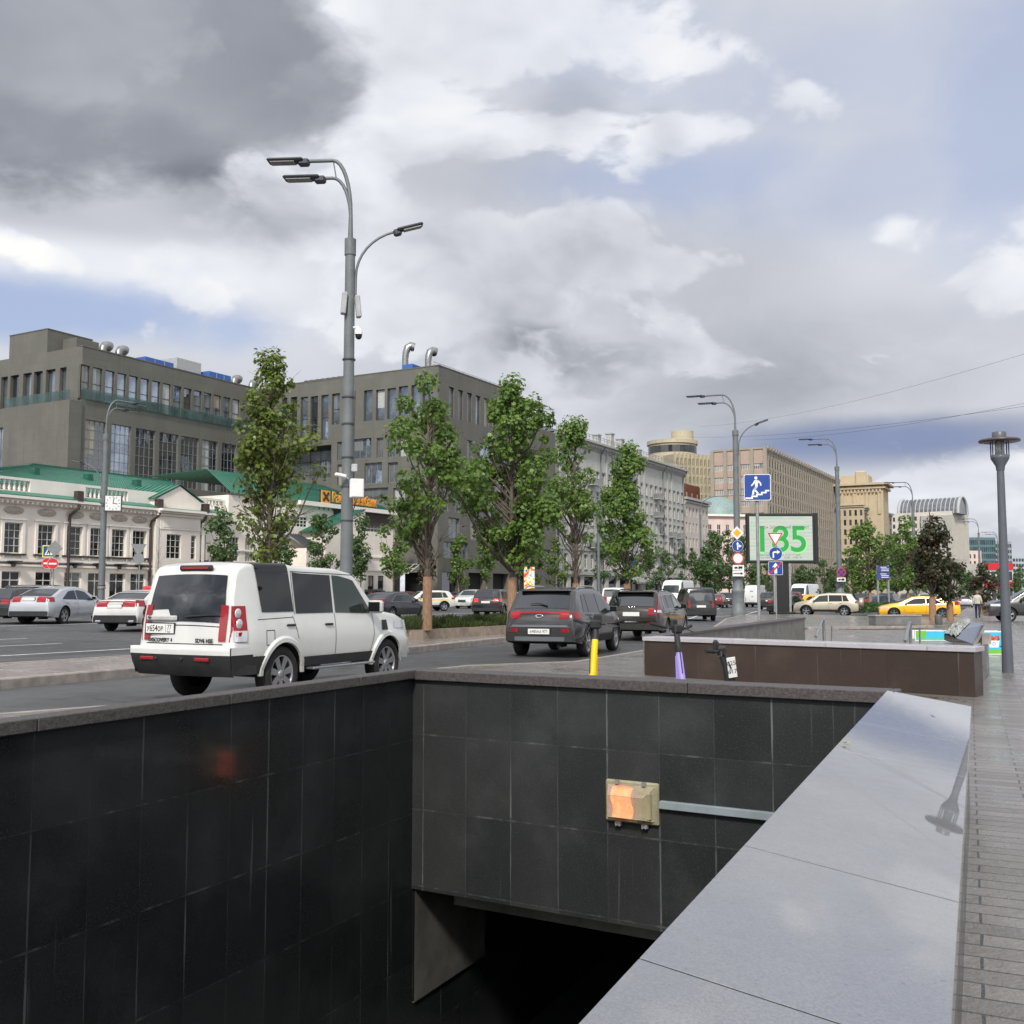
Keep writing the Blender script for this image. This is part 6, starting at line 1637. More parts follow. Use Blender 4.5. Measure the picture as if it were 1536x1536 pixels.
# white and blue boards
b = grd(1317, 82, 0); DB = thing('direction_board', 'two blue direction boards on grey posts in front of the full green tree', 'sign', b)
mb = MB()
for px in (1317, 1333): q = grd(px, 82, 0); mb.tube([(q.x - b.x, 0, -.1), (q.x - b.x, 0, D(px, 848, 82).z - b.z)], .09, 8)
mb.build('posts', M_GALV, DB)
mb = MB(); w, h = k_of(18, 82), k_of(9, 82)
c = D(1325, 853.5, 81.8) - b; c2 = D(1325, 863.5, 81.8) - b
for q in (c, c2):
    mb.box((q.x, q.y, q.z), (w, .06, h), 0)
    for i in range(3): mb.box((q.x + (.12 if i else 0), q.y - .035, q.z + h * (.28 - .28 * i)), (w * (.62 if i else .5), .012, h * .11), 1)
mb.build('boards', [mat('navy_board', lin(58, 72, 140), .5, var=.05), M_WSGN], DB)
b = grd(692, 126, 0); IB = thing('information_board', 'pale information board on two posts in front of the garages', 'sign', b)
mb = MB(); q0, q1 = D(686, 845, 126) - b, D(698, 866, 126) - b
mb.box(((q0.x + q1.x) / 2, 0, (q0.z + q1.z) / 2), (q1.x - q0.x, .1, q0.z - q1.z)); mb.build('board', M_LGREY, IB)
mb = MB()
for x in (q0.x, q1.x): mb.tube([(x, 0, 0), (x, 0, q0.z)], .06, 6)
mb.build('posts', M_GALV, IB)
# ---- video billboard
yb = 76.0; b = grd(1174, yb, 0); BB = thing('video_billboard', 'large video billboard showing a green number on a black pylon', 'billboard', b, 0)
tl, tr_, brp = D(1120, 770, yb), D(1222, 770, yb), D(1222, 845, yb)
W_, H_ = tr_.x - tl.x, tl.z - brp.z; cx, cz = (tl.x + tr_.x) / 2 - b.x, (tl.z + brp.z) / 2 - b.z
mb = MB(); mb.box((cx, .3, cz), (W_, .55, H_), 0, None, .06); mb.box((cx + W_ * .5 + .12, .3, cz), (.3, .3, H_ * 1.02)); mb.build('screen_case', mat('black_billboard_steel', (.015, .015, .017), .5, var=.15), BB)
m, t, bs, co = mat_nodes('led_screen')
g = noise(t, vm(t, 'MULTIPLY', co, (.35, 1, 3.2)), 1.6, 4, .6); st = nd(t, 'ShaderNodeTexWave', {'Vector': co, 'Scale': 1.25, 'Distortion': 2.2, 'Detail': 2, 'Detail Scale': .5}, bands_direction='Z').outputs['Fac']
c = mixc(t, sstep(t, g, .42, .62), lin(216, 216, 206), lin(176, 216, 188)); c = mixc(t, ma(t, 'MULTIPLY', st, .35), c, lin(232, 228, 222))
bs.inputs['Base Color'].default_value = (.02, .02, .02, 1); t.links.new(c, bs.inputs['Emission Color']); bs.inputs['Emission Strength'].default_value = .78; bs.inputs['Roughness'].default_value = .4
sw, sh = W_ * .925, H_ * .88
MB().quad((cx - sw / 2, .015, cz - sh / 2), (cx + sw / 2, .015, cz - sh / 2), (cx + sw / 2, .015, cz + sh / 2), (cx - sw / 2, .015, cz + sh / 2)).build('screen', m, BB)
M_NUM = mat('screen_green', (.01, .1, .02), .4, var=0, emit=lin(44, 166, 76), es=.72); M_NUMW = mat('screen_pale_green', (.1, .1, .1), .4, var=0, emit=lin(150, 236, 140), es=.8); M_INK = mat('screen_grey_text', (.02, .02, .02), .4, var=0, emit=lin(92, 104, 96), es=.7)
text('185', 2.85, M_NUMW, BB, (cx - .06, .006, cz - .22), (math.pi / 2, 0, 0), 'screen_number_glow', .002, 1.0, bold=.05)
text('185', 2.7, M_NUM, BB, (cx - .06, .002, cz - .15), (math.pi / 2, 0, 0), 'screen_number', .001, 1.0, bold=.035)
text('Теперь Заповедный лес моют', .30, M_INK, BB, (cx + .1, .002, cz + H_ * .22), (math.pi / 2, 0, 0), 'screen_lettering', .001, .9)
text('Парк Горького        с 14 по 17 мая', .2, M_INK, BB, (cx - .2, .002, cz - H_ * .33), (math.pi / 2, 0, 0), 'screen_lettering', .001, 1.0)
text('вход свободный      12:00 - 17:00  0+', .2, M_INK, BB, (cx - .1, .002, cz - H_ * .385), (math.pi / 2, 0, 0), 'screen_lettering', .001, 1.0)
pw = k_of(18, yb); zb = brp.z - b.z
mb = MB(); mb.box((0, .3, zb / 2), (pw, .5, zb)); mb.build('pylon', MATS['black_billboard_steel'], BB)
mb = MB()
for s in (-1, 1): mb.box((s * (pw / 2 + .12), .1, zb / 2), (.16, .2, zb))
mb.build('pylon_edges', M_GALV, BB); MB().box((0, .3, .06), (pw * 1.7, 1.0, .16), 0, None, .03).build('foot_plate', MATS['black_billboard_steel'], BB)
# poster stand by the office
b = grd(794, 120, 0); PS = thing('poster_stand', 'upright light box poster in pink, yellow and blue by the office', 'poster', b)
q0, q1 = D(785, 849, 120) - b, D(803, 889, 120) - b
mb = MB(); mb.box(((q0.x + q1.x) / 2, .1, (q0.z + q1.z) / 2 - .3), (q1.x - q0.x, .25, q0.z - q1.z + .6)); mb.build('case', M_FR_D, PS)
m, t, bs, co = mat_nodes('poster_print')
v = noise(t, co, 1.1, 3, .6, 1.2); c = ramp(t, v, [(.0, lin(236, 60, 90)), (.42, lin(250, 190, 60)), (.50, lin(250, 240, 220)), (.58, lin(120, 200, 230)), (1, lin(240, 110, 60))], 'CONSTANT'); t.links.new(c, bs.inputs['Base Color'])
w, h = q1.x - q0.x, q0.z - q1.z; mb = MB(); mb.quad((q0.x + .08, -.04, q1.z + .1), (q1.x - .08, -.04, q1.z + .1), (q1.x - .08, -.04, q0.z - .1), (q0.x + .08, -.04, q0.z - .1)); mb.build('poster', m, PS)
# thin overhead wires
M_WIRE = mat('overhead_wire', (.03, .03, .032), .6, var=0)
for i, (a, b_, sag) in enumerate((((1010, 655, 140), (1600, 600, 60), .8), ((1050, 640, 160), (1620, 505, 70), 1.2), ((1130, 660, 120), (1600, 592, 66), .6))):
    P0, P1 = D(*a), D(*b_); pts = [P0.lerp(P1, k / 16) - Vector((0, 0, sag * 4 * (k / 16) * (1 - k / 16))) for k in range(17)]
    o = MB().tube([p - P0 for p in pts], .010, 5).build('overhead_wire', M_WIRE, None, P0); tag(o, ['lowest thin cable crossing the sky at the right', 'highest thin cable crossing the sky at the right', 'middle thin cable crossing the sky at the right'][i], 'cable')

# ------------------------------------------------------------------ cars
def paint(name, col, metal=.0, rough=.3, coat=.65, dirt=.10):
    if name in MATS: return MATS[name]
    m, t, b, co = mat_nodes(name)
    n = noise(t, co, 1.4, 5, .6); z = nd(t, 'ShaderNodeSeparateXYZ', {0: co}).outputs[2]
    low = ma(t, 'MULTIPLY', sstep(t, z, .75, .25), sstep(t, n, .3, .6))
    c = mixc(t, ma(t, 'MULTIPLY', low, dirt * 3), col, (.10, .092, .08))
    c = mixc(t, ma(t, 'MULTIPLY', sstep(t, n, .4, .7), dirt), c, (.16, .15, .14))
    t.links.new(c, b.inputs['Base Color']); b.inputs['Metallic'].default_value = metal; b.inputs['Roughness'].default_value = rough
    b.inputs['Coat Weight'].default_value = coat; b.inputs['Coat Roughness'].default_value = .03
    return m
P_WHITE = paint('white_paint', lin(212, 213, 210), coat=.8, dirt=.16); P_SILV = paint('silver_paint', lin(196, 199, 204), .4, .32); P_BLACK = paint('black_paint', (.010, .010, .012), .0, .25); P_NAVY = paint('navy_black_paint', (.012, .014, .022), .2, .25)
P_GREY = paint('graphite_paint', (.052, .052, .054), .45, .3); P_BROWN = paint('dark_bronze_paint', (.040, .035, .030), .5, .3); P_CHAMP = paint('champagne_paint', lin(196, 188, 168), .4, .33)
P_YEL = paint('taxi_yellow_paint', lin(246, 184, 22), .0, .3); P_DGREY = paint('dark_grey_paint', (.030, .032, .036), .4, .3); P_RED = paint('dark_red_paint', (.16, .012, .016), .2, .3); P_BLUE = paint('blue_paint', (.02, .04, .12), .3, .3); P_MID = paint('mid_grey_paint', (.14, .145, .15), .5, .3)
P_VANW = paint('van_white_paint', lin(222, 224, 224), .0, .35)
M_CGL = mat('car_glass', (.006, .007, .008), .02, var=0, spec=.6); M_CGL.node_tree.nodes['Principled BSDF'].inputs['IOR'].default_value = 1.5
M_CGLR = mat('car_rear_glass', (.006, .007, .008), .02, var=0, spec=.6); M_CGLR.node_tree.nodes['Principled BSDF'].inputs['IOR'].default_value = 1.95
M_CGL2 = mat('car_glass_clear', (.022, .032, .028), .03, var=0, spec=.6)
M_PLAS = mat('black_plastic', (.018, .018, .019), .6, var=.25, vs=6)
M_TYRE = mat('tyre_rubber', (.014, .014, .014), .85, var=.3, vs=9)
M_RIM = mat('alloy_rim', lin(172, 174, 178), .28, .85, var=.08); M_RIMD = mat('dark_wheel_well', (.008, .008, .008), .9, var=0)
M_TAIL = mat('red_tail_light', (.30, .006, .012), .12, var=0, coat=.4); M_TAILON = mat('lit_tail_light', (.5, .01, .01), .15, var=0, emit=(1, .03, .02), es=1.1)
M_CLEAR = mat('clear_lamp', lin(206, 208, 210), .12, .3, var=0, coat=1.0); M_CHROME = mat('chrome', lin(206, 208, 210), .1, 1.0, var=0)
M_PLATE = mat('number_plate_white', lin(224, 224, 220), .45, var=.03); M_GUN = mat('gunmetal_trim', lin(122, 126, 130), .35, .7, var=0)

SPEC = dict(
 sedan=dict(L=4.9, W=1.86, wb=2.95, r=.335, fo=.86, sill=.27, tum=24, rear=(.86, 1.09), front=(1.02, 1.38), rg=(1.12, 1.37),
  top=[(0, .64), (.02, .82), (.08, 1.0), (.22, 1.08), (.62, 1.12), (1.22, 1.35), (1.75, 1.43), (2.35, 1.45), (2.9, 1.39), (3.75, 1.0), (4.25, .93), (4.7, .80), (4.86, .68), (4.9, .52)],
  belt=[(0, .84), (.6, .94), (2.5, .91), (3.7, .86), (4.9, .6)], side=[(.98, 2.02, 1.58, 2.04), (2.08, 3.42, 2.10, 2.86)]),
 liftback=dict(L=4.69, W=1.83, wb=2.69, r=.34, fo=.92, sill=.27, tum=23, rear=(.86, 1.06), front=(1.03, 1.38), rg=(1.08, 1.36),
  top=[(0, .66), (.02, .84), (.07, 1.0), (.2, 1.07), (.42, 1.10), (1.15, 1.36), (1.75, 1.45), (2.3, 1.47), (2.8, 1.40), (3.6, 1.02), (4.1, .95), (4.5, .82), (4.65, .68), (4.69, .52)],
  belt=[(0, .86), (.6, .95), (2.4, .92), (3.5, .87), (4.69, .6)], side=[(.9, 1.98, 1.5, 2.0), (2.04, 3.3, 2.06, 2.76)]),
 suv=dict(L=4.6, W=1.89, wb=2.72, r=.365, fo=.9, sill=.33, tum=19, rear=(.92, 1.1), front=(1.14, 1.56), rg=(1.16, 1.54),
  top=[(0, .72), (.02, .95), (.06, 1.06), (.16, 1.16), (.44, 1.54), (.56, 1.61), (1.2, 1.66), (2.2, 1.66), (2.85, 1.58), (3.55, 1.12), (4.1, 1.05), (4.45, .93), (4.57, .78), (4.6, .6)],
  belt=[(0, .95), (.6, 1.06), (2.4, 1.02), (3.5, .99), (4.6, .72)], side=[(.62, 1.05, .84, 1.12), (1.1, 2.05, 1.16, 2.07), (2.12, 3.25, 2.13, 2.76)]),
 wagon=dict(L=4.82, W=1.86, wb=2.82, r=.335, fo=.93, sill=.30, tum=20, rear=(.9, 1.3), front=(1.04, 1.44), rg=(1.05, 1.42),
  top=[(0, .68), (.02, .90), (.06, 1.0), (.15, 1.08), (.46, 1.42), (.6, 1.50), (1.4, 1.54), (2.35, 1.54), (2.95, 1.46), (3.7, 1.03), (4.25, .97), (4.65, .84), (4.79, .68), (4.82, .52)],
  belt=[(0, .88), (.6, .98), (2.4, .95), (3.6, .90), (4.82, .62)], side=[(.66, 1.3, .86, 1.34), (1.36, 2.2, 1.4, 2.22), (2.28, 3.38, 2.28, 2.88)]),
 van=dict(L=5.1, W=1.93, wb=3.2, r=.345, fo=.9, sill=.30, tum=10, rear=(.75, 1.15), front=(1.16, 1.76), rg=(1.14, 1.74),
  top=[(0, .62), (.02, 1.0), (.05, 1.2), (.12, 1.6), (.20, 1.80), (.32, 1.87), (1.5, 1.90), (3.1, 1.88), (3.5, 1.79), (4.35, 1.12), (4.8, 1.0), (5.04, .82), (5.1, .58)],
  belt=[(0, 1.0), (.6, 1.10), (3.2, 1.08), (4.2, 1.02), (5.1, .7)], side=[(.45, 1.55, .5, 1.57), (1.63, 2.75, 1.65, 2.75), (2.83, 3.95, 2.83, 3.45)]),
 lcv=dict(L=5.9, W=2.0, wb=3.6, r=.35, fo=1.0, sill=.36, tum=5, rear=(.7, 1.15), front=(1.5, 2.18), rg=(1.5, 2.3),
  top=[(0, .6), (.02, 1.5), (.05, 2.4), (.15, 2.56), (.5, 2.64), (4.2, 2.64), (4.6, 2.5), (4.85, 2.2), (5.25, 1.45), (5.55, 1.2), (5.82, 1.0), (5.9, .6)],
  belt=[(0, 1.3), (3.5, 1.3), (4.6, 1.28), (5.9, .75)], side=[(3.95, 4.95, 3.97, 4.55)]),
 boxy=dict(L=4.66, W=1.90, wb=2.80, r=.385, fo=.84, sill=.46, tum=9, rear=(1.0, 1.3), front=(1.27, 1.76), rg=(1.26, 1.78),
  top=[(0, .70), (.01, .95), (.03, 1.15), (.09, 1.5), (.16, 1.78), (.22, 1.87), (.34, 1.915), (1.3, 1.925), (1.36, 1.905), (2.5, 1.88), (2.88, 1.82), (3.0, 1.76), (3.52, 1.27), (3.62, 1.23), (4.2, 1.17), (4.54, 1.07), (4.63, .92), (4.66, .66)],
  belt=[(0, 1.14), (1.0, 1.19), (2.3, 1.19), (3.4, 1.16), (4.66, .8)], side=[(1.33, 2.27, 1.33, 2.28), (2.33, 3.36, 2.33, 2.90)]))

class Car:
    def __init__(s, label, cat, kind, pm, loc, az, scale=(1, 1, 1), detail=2, group=None, name='parked_car', lit=False, opt=None):
        s.sp = sp = SPEC[kind]; s.L, s.W = sp['L'], sp['W']; s.detail = detail; s.pm = pm; opt = opt or {}; s.opt = opt
        s.root = thing(name, label, cat, loc, az, group); s.root.scale = scale
        s.top, s.belt = sp['top'], sp['belt']; s.tan = math.tan(R(sp['tum'])); s.r = .10 if kind != 'boxy' else .07
        s.body(); s.wheels(); s.glass(); s.lights()
        if detail >= 2: s.trim()
    @staticmethod
    def ip(t, x):
        if x <= t[0][0]: return t[0][1]
        for (a, za), (b, zb) in zip(t, t[1:]):
            if x <= b: return za + (zb - za) * (x - a) / max(1e-9, b - a)
        return t[-1][1]
    def T(s, x): return s.ip(s.top, x)
    def B(s, x): return min(s.ip(s.belt, x), s.T(x) - s.r)
    def hw(s, x):
        k = 1.0
        if x < .5: k -= .085 * ((.5 - x) / .5) ** 2.2
        if x > s.L - 1.0: k -= .15 * ((x - s.L + 1.0) / 1.0) ** 2.2
        return s.W / 2 * k
    def fz(s, t): return 1 - .055 * (abs(t - .52) / .52) ** 2.2
    def Y(s, x, z):
        """half width of the body side at (x, z)"""
        b = s.B(x); sl = s.sp['sill']
        if z <= b: return s.hw(x) * s.fz(max(0, (z - sl) / max(.05, b - sl)))
        return s.hw(x) * s.fz(1) - (z - b) * s.tan
    def warp(s, x, y, z):
        q = min(1, abs(y) / (s.W / 2)) ** 2
        if x < .7: x -= .07 * (1 - q) * (1 - x / .7) ** 1.5
        if x > s.L - .9: x += .13 * (1 - q) * ((x - s.L + .9) / .9) ** 1.5
        return (y, x - s.L / 2, z)
    def axles(s): xf = s.L - s.sp['fo']; return (xf - s.sp['wb'], xf)
    def body(s):
        sl, r = s.sp['sill'], s.sp['r']; ra = r + .065; xs = set()
        n = 46 if s.detail >= 2 else 26
        for i in range(n + 1): xs.add(round(s.L * i / n, 4))
        for x, _ in s.top: xs.add(round(x, 4))
        for xa in s.axles():
            xs = {x for x in xs if not (xa - ra - .03 < x < xa + ra + .03)}
            for k in range(13): xs.add(round(xa + ra * math.cos(math.pi * k / 12), 4))
            xs.add(round(xa - ra - .002, 4)); xs.add(round(xa + ra + .002, 4))
        xs = sorted(xs); rows = []
        def zb(x):
            for xa in s.axles():
                d = abs(x - xa)
                if d <= ra + 1e-4: return r + math.sqrt(max(0, ra * ra - d * d))
            if x < .45: return sl + .06 * (1 - x / .45)
            if x > s.L - .5: return sl - .04 * (x - s.L + .5) / .5
            return sl
        for x in xs:
            b, t = s.B(x), s.T(x); z0 = min(zb(x), b - .02); pr = []
            for i in range(8): z = z0 + (b - z0) * i / 7; pr.append((s.Y(x, z), z))
            zt = t - s.r
            for i in range(1, 5): z = b + (zt - b) * i / 4; pr.append((s.Y(x, z), z))
            yt = pr[-1][0]
            for i in range(1, 5): q = i / 4 * math.pi / 2; pr.append((yt - s.r * (1 - math.cos(q)), zt + s.r * math.sin(q)))
            ye = pr[-1][0]
            for f in (.75, .5, .25, 0): pr.append((ye * f, t + .025 * (1 - f * f)))
            rows.append((x, pr))
        m = len(rows[0][1]); vs = []; fs = []
        for x, pr in rows:
            for y, z in pr: vs.append(s.warp(x, y, z))
            for y, z in reversed(pr[:-1]): vs.append(s.warp(x, -y, z))
        w = 2 * m - 1
        for i in range(len(rows) - 1):
            for k in range(w - 1): a = i * w + k; fs.append((a, a + 1, a + w + 1, a + w))
        mb = MB(); mb.add(vs, fs, 0, True)
        for i in (0, len(rows) - 1): mb.add(vs[i * w:(i + 1) * w], [tuple(range(w))], 0)
        o = mb.build('body', s.pm, s.root, fix=True)
        try: o.data.set_sharp_from_angle(angle=R(32))
        except Exception: pass
        # wheel wells and underside
        mb = MB()
        for xa in s.axles():
            for sg in (-1, 1):
                P = []
                for k in range(13):
                    q = math.pi * k / 12; x, z = xa + (ra - .004) * math.cos(q), r + (ra - .004) * math.sin(q)
                    P.append((s.warp(x, sg * (s.Y(x, min(z, s.B(x))) - .006), z), s.warp(x, sg * s.W * .26, z)))
                for k in range(12): mb.quad(P[k][0], P[k + 1][0], P[k + 1][1], P[k][1])
        mb.box((0, 0, sl + .06), (s.W * .86, s.L - .5, .12)); mb.box((0, 0, sl + .22), (s.W * .52, s.L - .4, .3))
        ax = s.axles(); mb.box((0, (ax[0] + ax[1]) / 2 - s.L / 2, sl + .14), (s.W * .9, s.sp['wb'] - 2 * ra - .1, .26))
        mb.box((0, ax[0] - s.L / 2, r), (s.W * .6, .12, .12)); mb.box((s.W * .24, .3 - s.L / 2, sl - .02), (.1, .5, .1))
        mb.build('underbody', M_RIMD, s.root)
    def wheels(s):
        r = s.sp['r']; sp = s.opt.get('spokes', 5); seg = 26 if s.detail >= 2 else 14
        for xa in s.axles():
            for sg in (-1, 1):
                tw = .22; yo = s.W / 2 - .025
                t = MB(); M0 = Matrix.Rotation(sg * math.pi / 2, 4, 'Y')
                t.lathe([(r * .62, -tw), (r * .93, -tw), (r * .995, -tw + .03), (r, -tw * .5), (r * .995, -.03), (r * .93, 0), (r * .80, .008), (r * .68, -.005), (r * .66, -.03)], seg, 0, M0)
                o = t.build('wheel', M_TYRE, s.root, (sg * yo, xa - s.L / 2, r))
                m = MB(); m.lathe([(r * .69, -.015), (r * .655, -.004), (r * .62, -.03), (r * .60, -.09)], seg, 0, M0); m.lathe([(r * .61, -.085), (0, -.085)], seg, 1, M0, False)
                m.lathe([(r * .16, -.06), (r * .15, -.022), (r * .08, -.015), (0, -.015)], 12, 0, M0)
                if s.detail >= 1:
                    for k in range(sp):
                        a = 2 * math.pi * k / sp
                        for da in ((-.13, .13) if sp <= 5 else (0,)):
                            Mk = M0 @ Matrix.Rotation(a + da, 4, 'Z')
                            w0, w1 = r * (.07 if sp <= 5 else .09), r * (.075 if sp <= 5 else .13)
                            m.add([(r * .1, -w0, -.03), (r * .1, w0, -.03), (r * .63, w1, -.022), (r * .63, -w1, -.022), (r * .1, -w0, -.06), (r * .1, w0, -.06), (r * .63, w1, -.06), (r * .63, -w1, -.06)], [(0, 1, 2, 3), (0, 3, 7, 4), (1, 5, 6, 2), (0, 4, 5, 1), (3, 2, 6, 7)], 0, False, Mk)
                m.build('rim', [s.opt.get('rim', M_RIM), M_RIMD], o)
    # ---- patches that lie on the body surface
    def side(s, name, quad, m, off=.007, nu=6, nv=5, parent=None, both=True):
        """quad = (x rear bottom, x front bottom, x rear top, x front top, z bottom or None, z top or None)"""
        for sg in ((1, -1) if both is True else (both,)):
            def fn(u, v):
                xb = quad[0] + (quad[1] - quad[0]) * u; xt = quad[2] + (quad[3] - quad[2]) * u
                zb = quad[4] if quad[4] is not None else s.B(xb) + .03; zt = quad[5] if quad[5] is not None else s.T(xt) - s.r - .035
                x = xb + (xt - xb) * v; z = zb + (zt - zb) * v
                return s.warp(x, sg * (s.Y(x, z) + off), z)
            mb = MB(); mb.grid(fn, nu, nv, 0, True, sg < 0); mb.build(name, m, parent or s.root)
    def inv(s, z, front):
        t = s.top[::-1] if front else s.top
        for (a, za), (b, zb) in zip(t, t[1:]):
            if za <= z <= zb: return a + (b - a) * (z - za) / max(1e-9, zb - za)
            if zb < za: break
        return t[0][0] if z < t[0][1] else max(t, key=lambda q: q[1])[0]
    def end_pt(s, u, z, front=False, off=.008, full=1.0):
        """point on the tail (or nose): u in -1..1 across the width at height z"""
        x = s.inv(z, front); b = s.B(x)
        yw = (s.Y(x, s.T(x) - s.r) - s.r) if z > s.top[-1 if front else 0][1] + .02 else s.Y(0 if not front else s.L, z)
        y = u * yw * full; q = s.warp(x, y, z); k = -1 if not front else 1
        cr = .025 * (1 - u * u) if z > .9 else 0
        return (q[0], q[1] + k * off, q[2] + cr + off * .5)
    def end(s, name, u0, u1, z0, z1, m, front=False, off=.008, nu=8, nv=5, inset=0.0, parent=None):
        def fn(u, v):
            z = z0 + (z1 - z0) * v; k = 1 - inset * v
            return s.end_pt((u0 + (u1 - u0) * u) * k, z, front, off)
        mb = MB(); mb.grid(fn, nu, nv, 0, True, front); return mb.build(name, m, parent or s.root)
    def glass(s):
        sp = s.sp; L = s.L
        if s.detail >= 1 or True:
            for i, q in enumerate(sp['side']):
                gm = s.opt.get('glass', M_CGL)
                if i == len(sp['side']) - 1: gm = s.opt.get('front_glass', M_CGL2)
                s.side('side_window', (*q, None, None), gm)
        z0, z1 = sp['rg']; s.end('rear_window', -.93, .93, z0, z1, s.opt.get('glass', M_CGLR), False, .008, inset=.02) if not s.opt.get('norear') else None
        z0, z1 = sp['front']; s.end('windscreen', -.95, .95, z0, z1, M_CGL2, True, .008, inset=.02)
    def lights(s):
        z0, z1 = s.sp['rear']; tm = s.opt.get('tail', M_TAIL); w = s.opt.get('tail_w', .5)
        if not s.opt.get('notail'):
            for sg in (-1, 1):
                o = s.end('tail_light', sg * (1 - w), sg * .985, z0, z1, tm, False, .012, 5, 4) if sg > 0 else s.end('tail_light', -.985, -(1 - w), z0, z1, tm, False, .012, 5, 4)
                s.side('tail_light_side', (.02, .02 + s.opt.get('tail_s', .3), .06, .05 + s.opt.get('tail_s', .3), z0 + .02, z1), tm, .010, 4, 3, o, sg)
        zf = s.T(s.L - .25)
        for sg in (-1, 1):
            a = s.side('headlight', (s.L - .62, s.L - .1, s.L - .55, s.L - .12, zf - .17, zf - .05), M_CLEAR, .012, 5, 3, None, sg)
        zp = s.opt.get('plate_z', (z0 + z1) / 2 - .12); xo = s.opt.get('plate_u', 0)
        if s.opt.get('plate', True):
            p = s.end_pt(xo, zp, False, .03); mb = MB(); mb.box((0, 0, 0), (.53, .015, .125), 0); mb.box((0, .006, 0), (.56, .015, .15), 1)
            o = mb.build('number_plate', [M_PLATE, M_PLAS], s.root, p); s.plate = o
        s.end('front_grille', -.55, .55, zf - .38, zf - .12, M_PLAS, True, .012)
        if s.detail < 2: s.end('rear_bumper_trim', -.9, .9, s.sp['sill'] + .07, s.sp['sill'] + .2, M_PLAS, False, .01)
    def gaps(s, lines):
        """door seams: dark grooves following the body side"""
        for sg in (1, -1):
            for pts in lines:
                mb = MB()
                for (xa, za), (xb, zb) in zip(pts, pts[1:]):
                    n = 5; d = Vector((xb - xa, zb - za)).normalized(); nn = Vector((-d.y, d.x)) * .005; pr = None
                    for i in range(n + 1):
                        x, z = xa + (xb - xa) * i / n, za + (zb - za) * i / n
                        c = [s.warp(x + k * nn.x, sg * (s.Y(x, z) + .0035), z + k * nn.y) for k in (-1, 1)]
                        if pr: mb.quad(pr[0], c[0], c[1], pr[1])
                        pr = c
                mb.build('door_seam', M_RIMD, s.root)
    def handles(s, pts, m):
        for x, z in pts:
            for sg in (1, -1):
                p = s.warp(x, sg * (s.Y(x, z) + .014), z); MB().box((0, 0, 0), (.03, .2, .032), 0, None, .01).build('door_handle', m, s.root, p)
    def mirrors(s, x, m, z=None, sz=1.0):
        z = z or s.B(x) + .1
        for sg in (1, -1):
            p = s.warp(x, sg * (s.Y(x, z) + .14 * sz), z)
            mb = MB(); mb.box((0, 0, .03), (.2 * sz, .11, .15 * sz), 0, None, .035); mb.box((-sg * .12 * sz, 0, -.03), (.12, .05, .05), 1); mb.box((0, -.056, .03), (.16 * sz, .01, .11 * sz), 2)
            mb.build('wing_mirror', [m, M_PLAS, M_CGL], s.root, p)
    def arches(s, m, w, out=.016, name='wheel_arch_trim'):
        ra = s.sp['r'] + .062; r = s.sp['r']
        for xa in s.axles():
            for sg in (1, -1):
                mb = MB(); P = []
                for k in range(19):
                    q = math.pi * k / 18; row = []
                    for rr, o_ in ((ra - .012, .004), (ra - .004, out), (ra + w * .6, out), (ra + w, .002)):
                        x, z = xa + rr * math.cos(q), r + rr * math.sin(q); x = min(max(x, .02), s.L - .02)
                        row.append(s.warp(x, sg * (s.Y(x, min(z, s.B(x))) + o_), z))
                    P.append(row)
                for a, b in zip(P, P[1:]):
                    for k in range(3): mb.add([a[k], b[k], b[k + 1], a[k + 1]], [(0, 1, 2, 3)], 0, True)
                mb.build(name, m, s.root)
    def trim(s):
        sp = s.sp; o = s.opt; sl = sp['sill']; q = sp['side']; ax = s.axles(); ra = sp['r'] + .07
        xr = q[-2][0] if len(q) > 1 else q[0][0]; xm = q[-1][0] - .03; xf = q[-1][1] + .02
        zt = s.B(xm)
        lines = [[(xm, sl + .1), (xm, zt + .02)], [(xf - .1, sl + .12), (xf, sl + .4), (xf - .02, zt)], [(max(xr - .05, ax[0] + ra * .75), s.sp['r'] + ra + .02), (xr - .08, zt)], [(ax[0] + ra + .08, sl + .1), (xf - .1, sl + .1)]]
        s.gaps(lines)
        s.handles([(xm - .16, s.B(xm) - .1), (max(xr + .1, ax[0] + .15), s.B(xr) - .1)] if not o.get('handles') else o['handles'], o.get('handle_m', s.pm))
        s.mirrors(xf - .16, o.get('mirror_m', s.pm), None, o.get('mirror_s', 1.0))
        if o.get('clad', False):
            s.arches(M_PLAS, .055); s.side('sill_trim', (ax[0] + ra, ax[1] - ra, ax[0] + ra, ax[1] - ra, sl + .002, sl + .16), M_PLAS, .012, 8, 2)
        s.end('rear_bumper_trim', -.97, .97, sl + .06, sl + o.get('bump_h', .24), o.get('bump_m', M_PLAS), False, .014)
        if o.get('chrome', False):
            mb = MB()
            for sg in (1, -1):
                x0, x1 = q[0][0], q[-1][1]; t0, t1 = q[0][2], q[-1][3]; pts = []
                for i in range(9): x = x0 + (x1 - x0) * i / 8; pts.append((x, s.B(x) + .02))
                up = []
                for i in range(11): x = t1 + (t0 - t1) * i / 10; up.append((x, s.T(x) - s.r - .025))
                loop = pts + up + [pts[0]]; mb.tube([s.warp(x, sg * (s.Y(x, z) + .01), z) for x, z in loop], .010, 5)
            mb.build('window_trim', M_CHROME, s.root)
        if o.get('rails', False):
            for sg in (1, -1):
                x0, x1 = q[0][2] - .05, q[-1][3] - .25
                pts = [(x0 + (x1 - x0) * i / 8) for i in range(9)]
                mb = MB(); mb.tube([s.warp(x, sg * (s.Y(x, s.T(x) - s.r) - s.r * .75), s.T(x) + (.05 if 0 < i < 8 else .0)) for i, x in enumerate(pts)], .018, 6); mb.build('roof_rail', o.get('rail_m', M_CHROME), s.root)

